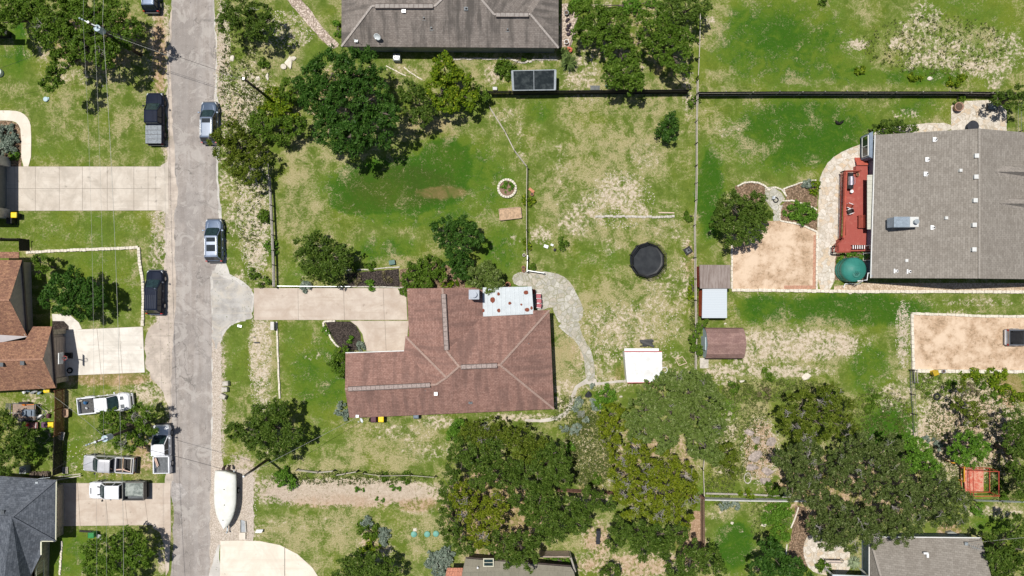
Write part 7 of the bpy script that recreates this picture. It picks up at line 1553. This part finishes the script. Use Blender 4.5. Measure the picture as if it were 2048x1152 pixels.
TREES = [
 ('tree','dark tree filling the top left corner','mid',[(18,18,40),(50,10,26),(5,45,28)],6,0),
 ('tree','wide crowned tree standing under the first tall pole','mid',[(110,28,48),(155,45,48),(200,60,42),(115,85,36),(90,60,32),(165,95,32),(125,115,26),(110,150,22),(100,165,20),(205,110,30),(230,25,36),(265,60,26),(180,15,40),(240,80,26)],7.0,3),
 ('tree','dark tree at the road verge, north end','oak',[(475,22,40),(455,45,24),(515,28,30),(510,62,24),(535,45,20)],5.5,2),
 ('tree','largest dark green tree between the two northern gardens','deep',[(665,145,55),(715,140,50),(640,195,48),(690,210,62),(745,195,48),(660,262,42),(700,275,40),(745,255,45),(780,230,26),(620,160,34)],8.5,0),
 ('shrub','mixed yellow green thicket left of the largest dark tree','yelgr',[(560,200,30),(540,225,24),(572,235,28),(545,190,18)],3.2,0),
 ('shrub','dark green thicket below the yellow green thicket','mid',[(525,250,30),(560,262,32),(590,250,24),(515,235,20),(580,180,24)],3.6,0),
 ('tree','olive juniper over the rear of the slate grey estate car','junid',[(455,265,32),(450,300,30),(485,290,38),(475,330,32),(500,345,26),(520,310,26),(430,280,16)],4.6,3),
 ('tree','feathery dark tree between the largest tree and yellow green tree','oak',[(830,200,34),(815,180,24),(855,228,22),(838,235,20)],4.6,0),
 ('tree','bright yellow green tree behind the grey brown house','yelgr',[(890,145,32),(885,125,22),(920,170,32),(880,180,36),(900,205,28),(935,195,22)],5.2,0),
 ('shrub','grassy green shrub at the west end of the black fence','mid',[(960,182,15),(970,195,12)],2.2,0),
 ('tree','left tree of the group east of the grey brown house','mid',[(1185,35,42),(1170,65,28),(1230,50,38),(1215,80,26)],5.6,0),
 ('tree','tree reaching down to the black fence','mid',[(1245,110,38),(1250,145,40),(1275,165,20),(1225,155,20)],5.4,0),
 ('tree','right tree of the group beside the thin pole fence','mid',[(1310,55,48),(1335,85,42),(1355,115,34),(1370,75,26),(1375,140,14)],6.0,0),
 ('tree','dark tree at the top edge above the thin pole fence','oak',[(1370,15,38),(1400,5,26),(1340,8,24)],5.6,0),
 ('shrub','light green bushes at the top edge between the trees','brite',[(1265,12,20),(1245,25,14),(1160,8,18),(1305,2,14)],1.8,0),
 ('tree','compact round dark green bush alone in the middle lawn','deep',[(1336,255,24),(1345,240,14),(1325,268,15),(1340,275,13)],2.4,0),
 ('tree','round dark oak over the corner of the tan sand yard','oak',[(1478,430,46),(1460,410,30),(1510,410,32),(1500,455,34),(1465,465,30),(1525,432,22),(1445,440,26)],5.6,0),
 ('tree','round dark tree in the left lawn above the long driveway','oak',[(640,500,38),(625,520,36),(670,520,36),(655,545,30),(610,490,24),(690,505,20)],4.6,0),
 ('tree','dense dark tree in the middle of the back lawn','deep',[(885,462,30),(925,462,32),(945,475,22)],4.6,0),
 ('tree','dense dark tree just below its twin above the red roof','deep',[(915,505,30),(925,540,26),(905,525,20)],4.8,0),
 ('tree','olive grey tree beside the pale blue patio cover','sage',[(970,548,30),(990,560,22),(950,555,22),(978,575,14)],4.0,0),
 ('shrub','broad leafy shrub mass left of the dense dark twins','mid',[(835,540,26),(862,535,26),(820,560,22),(850,562,24),(880,555,16)],2.4,0),
 ('tree','dark oak near the road above the boat','oak',[(530,835,36),(500,860,34),(470,862,24),(555,855,38),(585,870,26),(530,890,34),(560,905,20),(560,815,18)],5.2,0),
 ('tree','bright green tree in front of the orange brown house','deep',[(120,575,36),(105,600,28),(150,570,30),(175,585,34),(165,615,28),(195,595,20),(130,610,24),(145,545,14)],5.0,0),
 ('shrub','small dark tree at the gate corner of the block edging','mid',[(82,525,18),(88,545,14)],3.2,0),
 ('tree','bright leafy tree between the three pickups, upper part hidden by a pole','mid',[(222,840,24),(215,860,18),(245,880,22),(262,885,20),(285,868,22),(275,832,22),(300,825,16),(300,860,16),(240,850,16)],4.4,12),
 ('tree','round leafy tree at the bottom of the street left side','mid',[(215,1100,36),(250,1090,36),(190,1130,30),(280,1115,28),(240,1140,38),(175,1095,16),(285,1080,16)],4.8,2),
 ('tree','dark tree between the orange brown and slate blue houses','oak',[(12,880,40),(40,895,30),(50,870,20),(15,925,26),(5,845,26),(60,885,14)],4.8,0),
 ('shrub','bright light green shrub at the top left of the tree cluster','brite',[(912,862,18),(918,850,14),(905,878,12)],2.2,0),
 ('tree','yellowish juniper at the top of the southern tree cluster','junid',[(945,862,28),(975,868,30),(1000,860,24),(965,880,24)],4.8,4),
 ('tree','dark oak inside the upper left of the tree cluster','oak',[(925,900,32),(955,915,34),(985,900,26),(910,930,24)],5.8,0),
 ('tree','sage green tree at the upper right of the tree cluster','junid',[(1045,882,32),(1075,900,34),(1050,905,30),(1025,866,16),(1020,880,22)],5.6,0),
 ('tree','dark oak on the right flank of the tree cluster','oak',[(1090,920,34),(1115,940,28),(1075,960,36),(1112,905,24),(1128,925,18),(1125,960,22),(1030,940,30)],6.0,0),
 ('tree','grey green oak in the centre of the tree cluster','oak',[(1000,950,34),(960,955,28),(1045,990,36),(1085,1000,34)],6.2,0),
 ('tree','brightest olive juniper with grey dead branches in the tree cluster','junip',[(925,980,22),(920,1000,20),(960,1010,30),(990,1005,26),(950,1045,26),(985,1040,24),(960,1075,24),(930,1030,16)],6.4,14),
 ('tree','dark oak at the left edge of the tree cluster','oak',[(895,980,20),(892,1010,18),(895,1050,24),(910,1075,26),(930,1095,22),(900,955,16)],5.4,0),
 ('tree','dark oak above the olive roof','oak',[(1000,1085,30),(1040,1090,32),(1055,1120,26),(1015,1115,20),(1065,1080,22)],6.0,0),
 ('tree','wide oak at the lower right of the tree cluster','oak',[(1085,1040,36),(1120,1045,34),(1140,1020,34),(1160,1045,26),(1110,1070,24),(1060,1030,24)],6.0,0),
 ('tree','dark oak straddling the brown rail fence','oak',[(1190,1000,24),(1215,1005,22),(1180,985,16),(1165,1015,18)],4.6,0),
 ('tree','yellow olive juniper west of the big sage oak','junip',[(1222,825,26),(1215,850,24),(1220,878,24),(1245,845,16)],4.4,2),
 ('tree','very large sage green oak beside the white metal shed','sage',[(1325,785,44),(1380,780,40),(1415,800,34),(1290,820,38),(1340,830,46),(1390,840,44),(1430,855,28),(1285,860,34),(1330,875,32),(1400,890,34),(1270,845,24),(1425,910,20),(1360,760,26),(1405,765,24)],6.6,8),
 ('tree','very large olive juniper with many grey dead branches','junip',[(1245,915,32),(1285,930,34),(1240,950,28),(1330,930,34),(1370,950,32),(1285,975,36),(1330,985,38),(1375,995,28),(1265,1015,28),(1320,1025,28),(1365,1035,24),(1245,985,22),(1270,895,22)],5.8,46),
 ('tree','dark oak below the large olive juniper','oak',[(1240,1060,26),(1275,1070,32),(1320,1075,32),(1360,1065,26),(1285,1100,24),(1330,1100,24),(1230,1085,18)],5.4,0),
 ('shrub','deep green rounded shrub below the white metal shed','brite',[(1212,790,20),(1203,805,14),(1220,780,12)],2.0,0),
 ('tree','dark oak at the bottom edge by the brown board fence','oak',[(1380,1125,34),(1350,1140,24),(1420,1120,28),(1395,1100,18),(1440,1145,16)],5.2,0),
 ('shrub','small dark bush at the bottom edge right of the olive roof','oak',[(1222,1145,20)],2.6,0),
 ('tree','dark leafy tree at the bottom edge of the small green lawn','deep',[(1550,1120,36),(1520,1140,26),(1585,1135,30),(1540,1095,20),(1605,1150,20)],5.0,0),
 ('tree','olive juniper with pale twigs above the live oaks','junid',[(1600,810,34),(1590,850,32),(1640,800,34),(1665,785,22),(1685,820,32),(1640,850,38),(1690,860,28),(1615,880,28),(1570,830,18)],5.6,22),
 ('tree','westernmost live oak, beside the rocky outcrop','grey',[(1580,920,32),(1620,905,28),(1600,955,32),(1640,945,36),(1630,990,34),(1560,915,18),(1585,985,20)],6.6,5),
 ('tree','live oak over the south east flagstones','grey',[(1660,1020,36),(1640,1055,30),(1680,1065,34),(1655,1085,20),(1700,1085,24),(1700,1030,34)],6.8,6),
 ('tree','central live oak of the big south east group','grey',[(1700,900,32),(1735,920,36),(1700,955,38),(1745,975,38),(1680,930,28),(1730,880,22)],7.2,5),
 ('tree','live oak reaching over the south east grey roof','grey',[(1760,1040,38),(1800,1060,32),(1745,1075,26),(1730,1045,28),(1825,1045,26),(1795,1015,34)],7.0,8),
 ('tree','eastern live oak beside the ochre frame','grey',[(1865,960,34),(1895,985,34),(1925,1000,24),(1850,1005,34),(1890,1030,28),(1915,1035,20),(1835,975,24)],6.6,5),
 ('tree','inner live oak between the central and eastern ones','grey',[(1785,930,32),(1800,960,34),(1785,890,24),(1815,985,26),(1765,905,22)],6.9,3),
 ('tree','bright green tree at the north east side of the live oaks','brite',[(1835,898,28),(1850,925,26),(1865,940,18),(1815,885,16),(1822,930,18)],5.6,0),
 ('tree','bright green tree above the red play frame','brite',[(1932,888,28),(1945,912,24),(1962,900,20),(1918,905,19),(1950,878,14)],5.2,0),
 ('tree','sparse olive tree in the weedy garden','junid',[(1925,785,14),(1912,808,15),(1942,822,19),(1966,845,15),(1940,845,13),(1928,768,9)],3.4,4),
 ('tree','dark oak at the right picture edge','oak',[(2030,840,22),(2055,875,38),(2025,885,22),(2036,925,28),(2058,960,34),(2045,985,18),(2014,862,13)],6.0,0),
 ('tree','dark oak in the bottom right corner','oak',[(2040,1050,26),(2010,1085,28),(2045,1100,36),(2000,1125,28),(2030,1145,36),(1985,1110,16),(1975,1080,12)],5.8,0),
 ('tree','dark tree at the bottom edge left of the blue grey shrub','oak',[(720,1125,28),(755,1130,28),(690,1140,28),(785,1145,22),(735,1150,28)],4.8,0),
 ('shrub','olive shrub at the top of the curved garden bed','mid',[(740,1062,18),(725,1055,12)],1.4,0),
 ('shrub','yellow green shrub in the middle of the curved garden bed','yelgr',[(745,1088,16),(730,1105,12)],1.3,0),
 ('shrub','pale blue green shrub at the right of the curved garden bed','blue',[(768,1068,14),(770,1082,12),(735,1046,14)],1.0,0),
 ('shrub','large blue grey shrub left of the terracotta tiles','blue',[(870,1125,22),(890,1112,20),(880,1140,18)],1.8,0),
 ('tree','small olive tree left of the rocky outcrop','junid',[(1450,905,24),(1462,925,18),(1440,915,16),(1468,945,12)],3.2,0),
 ('shrub','bright oval shrub beside the long flagstone path','brite',[(1590,420,18),(1610,425,20),(1600,440,15),(1622,432,12),(1578,428,10)],1.5,0),
 ('shrub','small yellow green shrub in the planting bed corner','yelgr',[(1628,375,14)],1.1,0),
 ('shrub','blue grey shrub beside the small yellow green one','blue',[(1617,370,11)],.9,0),
 ('shrub','dark oleander shrub along the light grey roof corner','oak',[(1765,258,20),(1795,256,20),(1820,258,16),(1745,275,12)],2.6,0),
 ('shrub','shrub straddling the pole fence corner below the black fence','mid',[(1389,207,13)],1.6,0),
 ('shrub','light green weeds by the corner of the shade house','mid',[(1008,138,20),(1025,145,14),(1042,118,8)],1.6,0),
 ('tree','dark tree overhanging the black fence at the right','oak',[(2015,200,20),(1995,195,14),(2035,185,16),(2045,205,14)],4.6,0),
 ('shrub','dark green shrub against the west wall of the red roof house','mid',[(682,705,16),(680,728,24),(690,745,14)],2.2,0),
 ('shrub','grey green spiky shrub at the south west house corner','blue',[(682,820,15),(690,832,10)],1.0,0),
 ('shrub','round green bush on the gravel verge','mid',[(522,430,14),(535,436,14)],1.7,0),
 ('shrub','bright bush growing through the grey rail fence','brite',[(541,490,12),(547,500,10)],1.4,0),
 ('shrub','silvery blue shrub at the edge of the long driveway','blue',[(613,574,13)],.8,0),
 ('shrub','lime green shrub at the mulch bed and driveway edge','brite',[(740,570,11)],.8,0),
 ('shrub','brownish shrub at the left of the mulch bed','brown',[(712,556,13)],.8,0),
 ('shrub','brownish shrub at the right of the mulch bed','brown',[(774,553,13)],.8,0),
 ('shrub','small weed clump on the left white timber edge','mid',[(708,532,12)],.7,0),
 ('shrub','small weed clump on the right white timber edge','mid',[(740,530,11)],.7,0),
 ('shrub','green shrub where the driveway meets the red roof','mid',[(807,580,9),(808,590,8)],1.2,0),
 ('shrub','small lime shrub at the kidney shaped mulch bed','brite',[(652,660,9)],.7,0),
 ('shrub','lime shrub at the lower side of the kidney shaped mulch bed','brite',[(702,680,8)],.7,0),
 ('shrub','silvery plant by the house corner and driveway','blue',[(722,692,10)],.7,0),
 ('shrub','bright green shrub at the foot of the pale pole fence','brite',[(568,955,20),(580,965,14)],1.6,0),
 ('shrub','yellow green hedge clump touching the red roof','yelgr',[(893,570,12),(908,570,9)],1.2,0),
 ('shrub','lone small green shrub in the lawn beside the wire fence','mid',[(1124,489,13)],1.2,0),
 ('shrub','yellowish shrub on the wire fence by the round planter','yelgr',[(1052,400,11),(1063,405,9)],1.2,0),
 ('shrub','olive shrub on the wire fence above the patio','yelgr',[(1053,490,13)],1.1,0),
 ('shrub','small green shrub right of the short metal fence','mid',[(1065,533,8)],.8,0),
 ('shrub','small green shrub at the pole fence beside the grey stone line','mid',[(1380,432,11)],1.3,0),
 ('shrub','bright green vine on the pole fence, upper part','yelgr',[(1385,562,9),(1386,578,10),(1384,595,9)],1.6,0),
 ('shrub','straggly green shrub line beside the barn shed','mid',[(1398,655,9),(1385,675,10),(1390,695,11),(1400,705,8),(1410,645,8)],2.2,0),
 ('shrub','small dark round shrub in the weedy slope','mid',[(1465,773,13)],1.2,0),
 ('shrub','lime plants inside the round stone planter','brite',[(1012,370,8),(1022,374,8),(1007,380,7)],.75,0),
 ('shrub','bright vine on the red deck','brite',[(1717,468,11),(1725,475,8)],1.6,0),
 ('shrub','bright creeping vine around the teal water tank','brite',[(1690,512,8),(1705,508,8),(1722,508,9),(1735,512,8),(1678,520,8),(1680,535,7),(1681,548,6)],1.6,0),
 ('shrub','silvery sage shrub in the bed at the left edge','blue',[(12,268,22),(20,290,18),(5,300,16)],1.4,0),
 ('shrub','small lime shrub below the silvery sage','brite',[(28,309,11)],.8,0),
 ('shrub','weedy bush on the stony verge below the north tree','mid',[(528,122,12)],1.0,0),
 ('shrub','spiky bush near the gravel verge bottom','mid',[(508,549,11)],.9,0),
 ('shrub','dark clump at the bottom of the grey rail fence','mid',[(530,566,13)],1.2,0),
 ('shrub','green shrub at the left wall of the grey brown house','brite',[(675,50,9),(676,68,8)],1.4,0),
 ('shrub','leafy shrubs at the top edge beside the grey brown roof','mid',[(1150,18,14),(1165,5,16)],1.6,0),
 ('shrub','cluster of olive bushes in the north east field, left one','yelgr',[(1832,155,12),(1822,160,8)],.7,0),
 ('shrub','cluster of olive bushes in the north east field, right one','yelgr',[(1910,165,14),(1925,155,8)],.8,0),
 ('shrub','small yellow bush in the open north east field','yelgr',[(1719,140,10)],.7,0),
 ('shrub','tiny weed at the top edge of the north east field','mid',[(1644,3,9)],.7,0),
 ('shrub','green shrub by the terrace at the black fence','mid',[(1918,198,13)],1.2,0),
 ('shrub','green vine patch above the small south lawn','brite',[(1548,1025,22),(1565,1015,18),(1535,1035,14),(1575,1030,12)],.8,0),
 ('shrub','green vine patch lower beside the board edging','brite',[(1560,1065,18),(1545,1080,14),(1570,1075,10)],.8,0),
 ('shrub','olive shrub straddling the pale garden wall','yelgr',[(1490,988,13),(1500,995,9)],1.3,0),
 ('shrub','green shrub between the garden wall and live oaks','mid',[(1545,975,16),(1555,990,10)],1.5,0),
 ('shrub','blue green juniper clump at the garden wall','blue',[(1572,985,12),(1450,1010,12),(1470,1012,10)],.9,0),
 ('shrub','bright leafy shrub right of the eastern live oak','brite',[(1955,1015,14),(1960,1028,9)],1.4,0),
 ('shrub','green palm like shrub beside the south east house','mid',[(1650,1138,14),(1642,1130,10)],1.2,0),
 ('shrub','green creeper in the courtyard trellis','brite',[(1130,1120,9),(1112,1116,8),(1092,1120,7)],1.6,0),
 ('shrub','lone weed clump among grasses left of the brown rail fence','mid',[(1193,958,10)],.8,0),
 ('shrub','bright weed clump in the dry garden right of the cluster','brite',[(1142,892,11)],.7,0),
 ('shrub','silver cactus clump lower left in the cactus garden','blue',[(1152,858,12)],.6,0),
 ('shrub','silver cactus clump upper right in the cactus garden','blue',[(1172,845,9)],.6,0),
 ('shrub','silver shrub at the west end of the cactus garden','blue',[(1128,855,9)],.6,0),
 ('shrub','pale green agave clump at the path bend','blue',[(1156,805,11),(1150,818,8)],.6,0),
 ('shrub','grey blue agave beside the charcoal heap','blue',[(1184,772,6)],.5,0),
 ('shrub','teal blue shrub left of the yellow olive juniper','blue',[(1192,812,9),(1187,803,7)],.9,0),
 ('shrub','yellow flowering bush nearest the parking pad wall','yelgr',[(1928,748,10),(1950,750,14)],.9,0),
 ('shrub','long row of yellow flowering bushes in the weedy garden','yelgr',[(1985,752,16),(2005,748,12),(1990,768,12),(2000,780,9)],1.0,0),
 ('shrub','yellow flowering bush at the end of the diagonal row','yelgr',[(2012,778,12),(2032,792,13),(2045,795,10)],1.0,0),
 ('shrub','round green bush above the sparse olive tree','mid',[(1905,770,11)],.9,0),
 ('shrub','small green bush right of the sparse olive tree top','mid',[(1962,772,9)],.7,0),
 ('shrub','grey green bush pair in the weedy garden','mid',[(1990,792,8),(1998,800,7),(1968,795,7)],.6,0),
 ('shrub','dark green weeds beside the two tyres','mid',[(1888,781,6),(1856,786,5)],.5,0),
 ('shrub','blue green weeds below the live oaks east of the wire fence','blue',[(1852,880,8),(1868,885,8),(1880,893,8)],.6,0),
 ('shrub','leafy weeds right of the red play frame','mid',[(1998,970,10),(1985,940,7),(2010,990,10)],.6,0),
 ('shrub','dark teal weed patch at the lawn slope bottom right','mid',[(1740,808,10),(1750,790,8),(1735,815,10)],.5,0),
 ('shrub','green bush in the weedy slope above the pale rocks','mid',[(1530,748,10),(1540,755,8)],.8,0),
 ('shrub','brown leafless bush in the weedy slope','brown',[(1530,785,14),(1535,795,10)],.9,0),
 ('shrub','brown twiggy bush right of the yellow flowering bushes','brown',[(1935,775,14),(1950,785,10)],1.2,0),
 ('shrub','small green tuft in the rocky outcrop','mid',[(1508,895,5)],.5,0),
 ('shrub','first green tuft on the gravel strip, near its middle','brite',[(714,980,6)],.4,0),
 ('shrub','second green tuft on the gravel strip, right of the first','brite',[(726,980,4)],.4,0),
 ('shrub','pair of tufts on the gravel strip close to the cluster','brite',[(753,997,4),(765,1001,4)],.4,0),
 ('shrub','green tufts at the east end of the gravel strip','brite',[(785,975,6),(798,978,5)],.4,0),
 ('shrub','dark green tufts above the east end of the gravel strip','mid',[(815,955,12),(770,955,9)],.5,0),
]
for nm, lb, kd, lobes, h, tw in TREES:
    tree(nm, lb, kd, lobes, h, cat=nm, twigs=tw, trunk=(h > 1.1))

# spiky rosette plants
def rosette(px, py, r, n, mat, label, h=.7, name='yucca'):
    R = random.Random(int(px + py)); m = MB()
    for k in range(n):
        a = R.uniform(0, 6.283); e = R.uniform(.15, 1.2); L = r * R.uniform(.75, 1.1); d = Vector((math.cos(a), math.sin(a), 0)); s = Vector((-d.y, d.x, 0)) * .045
        b = Vector((0, 0, .1)); mid = d * L * .55 + Vector((0, 0, h * e * .8)); tip = d * L + Vector((0, 0, max(.03, h * e * .55)))
        m.add([b - s * .6, b + s * .6, mid + s, mid - s, tip], [(0, 1, 2, 3), (3, 2, 4)])
    o = m.build(name, mat); o.location = W(px, py, 0); return tag(o, label, name)
YUC = M('yucca_green', (.13, .19, .05), .35, 5); YUC2 = M('agave_pale', (.28, .34, .20), .25, 5)
rosette(1137, 128, 1.15, 130, YUC, 'spiky yucca plant at the corner of the grey brown house', 1.4); rosette(1128, 108, .8, 70, YUC, 'smaller spiky yucca above the large yucca', 1.2)
rosette(1705, 1122, .9, 90, YUC2, 'pale spiky agave beside the south east house wall', .9, 'agave'); rosette(1156, 808, .55, 50, YUC2, 'pale spiky agave at the path bend', .5, 'agave')
rosette(970, 195, .8, 80, YUC, 'grassy yucca at the west fence end', .9)

# ------------------------------------------------------------------ ground cover: grass tufts, weeds and loose stones
def scatter(name, label, n, areas, mat, size, kind, seed, hgt=.12, blades=4, avoid=()):
    R = np.random.default_rng(seed); w = np.array([a[2] * a[3] * a[4] for a in areas], float); w /= w.sum(); idx = R.choice(len(areas), n, p=w); A = np.array([a[:4] for a in areas], float)[idx]
    a = R.uniform(0, 6.283, n); q = np.sqrt(R.uniform(0, 1, n)); px = A[:, 0] + A[:, 2] * q * np.cos(a); py = A[:, 1] + A[:, 3] * q * np.sin(a)
    keep = np.ones(n, bool)
    for (x0, y0, x1, y1) in avoid: keep &= ~((px > x0) & (px < x1) & (py > y0) & (py < y1))
    px, py = px[keep], py[keep]; n = len(px)
    X = (px - 1024) / PPM; Y = (576 - py) / PPM
    if kind == 'grass':
        k = blades; X = np.repeat(X, k) + R.normal(0, size * .8, n * k); Y = np.repeat(Y, k) + R.normal(0, size * .8, n * k); N = n * k
        th = R.uniform(0, 6.283, N); L = size * R.uniform(.7, 1.5, N); z = hgt * R.uniform(.2, 1, N); dx = np.cos(th); dy = np.sin(th); wd = L * .42
        V = np.zeros((N, 4, 3)); V[:, 0] = np.stack([X, Y, z * 0 + .012], 1); V[:, 1] = np.stack([X + dx * L * .5 - dy * wd, Y + dy * L * .5 + dx * wd, z * .75], 1)
        V[:, 2] = np.stack([X + dx * L, Y + dy * L, z], 1); V[:, 3] = np.stack([X + dx * L * .5 + dy * wd, Y + dy * L * .5 - dx * wd, z * .75], 1); F = 4
        me = bpy.data.meshes.new(name); me.vertices.add(N * 4); me.vertices.foreach_set('co', V.reshape(-1).astype(np.float32)); me.loops.add(N * 4); me.loops.foreach_set('vertex_index', np.arange(N * 4, dtype=np.int32))
        me.polygons.add(N); me.polygons.foreach_set('loop_start', np.arange(0, N * 4, 4, dtype=np.int32)); me.update(calc_edges=True); tint = R.uniform(0, 1, N)
    else:
        base = np.array([(1, 0, .15), (.3, .95, .1), (-.8, .6, .15), (-.8, -.6, .1), (.3, -.95, .15), (0, 0, .62)]); fs = [(0, 1, 5), (1, 2, 5), (2, 3, 5), (3, 4, 5), (4, 0, 5)]
        s = size * R.uniform(.4, 1.6, n) ** 1.2; th = R.uniform(0, 6.283, n); c, s_ = np.cos(th), np.sin(th); bx = base[None] * R.uniform(.7, 1.2, (n, 6, 1)) * s[:, None, None]
        V = np.stack([bx[:, :, 0] * c[:, None] - bx[:, :, 1] * s_[:, None] + X[:, None], bx[:, :, 0] * s_[:, None] + bx[:, :, 1] * c[:, None] + Y[:, None], bx[:, :, 2]], -1)
        I = (np.array(fs)[None] + 6 * np.arange(n)[:, None, None]).reshape(-1); me = bpy.data.meshes.new(name); me.vertices.add(n * 6); me.vertices.foreach_set('co', V.reshape(-1).astype(np.float32)); me.loops.add(len(I)); me.loops.foreach_set('vertex_index', I.astype(np.int32))
        me.polygons.add(len(I) // 3); me.polygons.foreach_set('loop_start', np.arange(0, len(I), 3, dtype=np.int32)); me.update(calc_edges=True); tint = np.repeat(R.uniform(0, 1, n), 5)
    for nm in ('tint', 'tone'): at = me.attributes.new(nm, 'FLOAT', 'FACE'); at.data.foreach_set('value', (tint if nm == 'tint' else R.uniform(0, 1, len(tint))).astype(np.float32))
    me.materials.append(mat); o = bpy.data.objects.new(name, me); COL.objects.link(o); return tag(o, label, name.replace('_', ' '), None, 'stuff')
WEED = leaf_mat('weeds', (.07, .11, .02), (.15, .19, .045), (.30, .27, .13), .3); TUFT = leaf_mat('lawn_tufts', (.085, .135, .015), (.155, .195, .035), (.26, .25, .10), .3)
AV = [(343,0,430,1152),(505,576,815,642),(722,640,1108,830),(690,704,1108,835),(815,576,1100,830),(1463,442,1668,582),(1825,628,2060,742),(1742,262,2048,560),(-10,333,337,422),(128,655,290,748),(128,966,340,1052),(441,1086,600,1160),(683,-10,1117,96),(1170,680,1192,765),(1660,300,1745,580),(43,225,62,333),(0,500,110,780),(0,952,112,1152)]
g = NG('loose_stone'); STONEM = g.out(g.mix(g.attr('tint'), (.38, .32, .25), (.66, .59, .49)), .95)
scatter('weeds', 'low green weeds spread through the dry gardens', 9000, [(700,955,160,14,1),(1480,860,60,100,1),(1180,900,55,75,3),(1150,830,50,40,1.2),(1950,860,100,110,.8),(1860,770,30,30,1),(1550,780,120,22,1.2),(1440,960,30,50,1.4),(1760,830,60,60,.8),(500,330,30,200,.4),(490,160,50,150,.6),(1390,640,10,90,2),(1870,90,150,60,.3),(660,560,60,10,1),(1540,1040,40,60,.6),(2010,970,40,40,1.2)], WEED, .10, 'grass', 5, .22, 6, AV)
scatter('lawn_tufts', 'short tufts of lawn grass', 18000, [(1024,576,1200,650,1)], TUFT, .055, 'grass', 6, .055, 3, AV)
scatter('loose_stones', 'loose pale stones scattered over the bare soil', 14000, [(445,150,18,150,2),(500,210,40,60,1.6),(510,430,35,130,1.4),(520,720,24,110,1.2),(440,800,12,150,.5),(475,1000,40,90,.6),(570,60,60,40,.8),(1240,400,70,60,.5),(1520,900,40,70,1.2),(1940,860,110,110,.7),(1806,670,16,70,1.2),(325,450,25,60,1),(1250,660,120,60,.3),(1190,900,60,80,.5),(200,920,90,50,.12)], STONEM, .045, 'stone', 8, avoid=AV[1:])
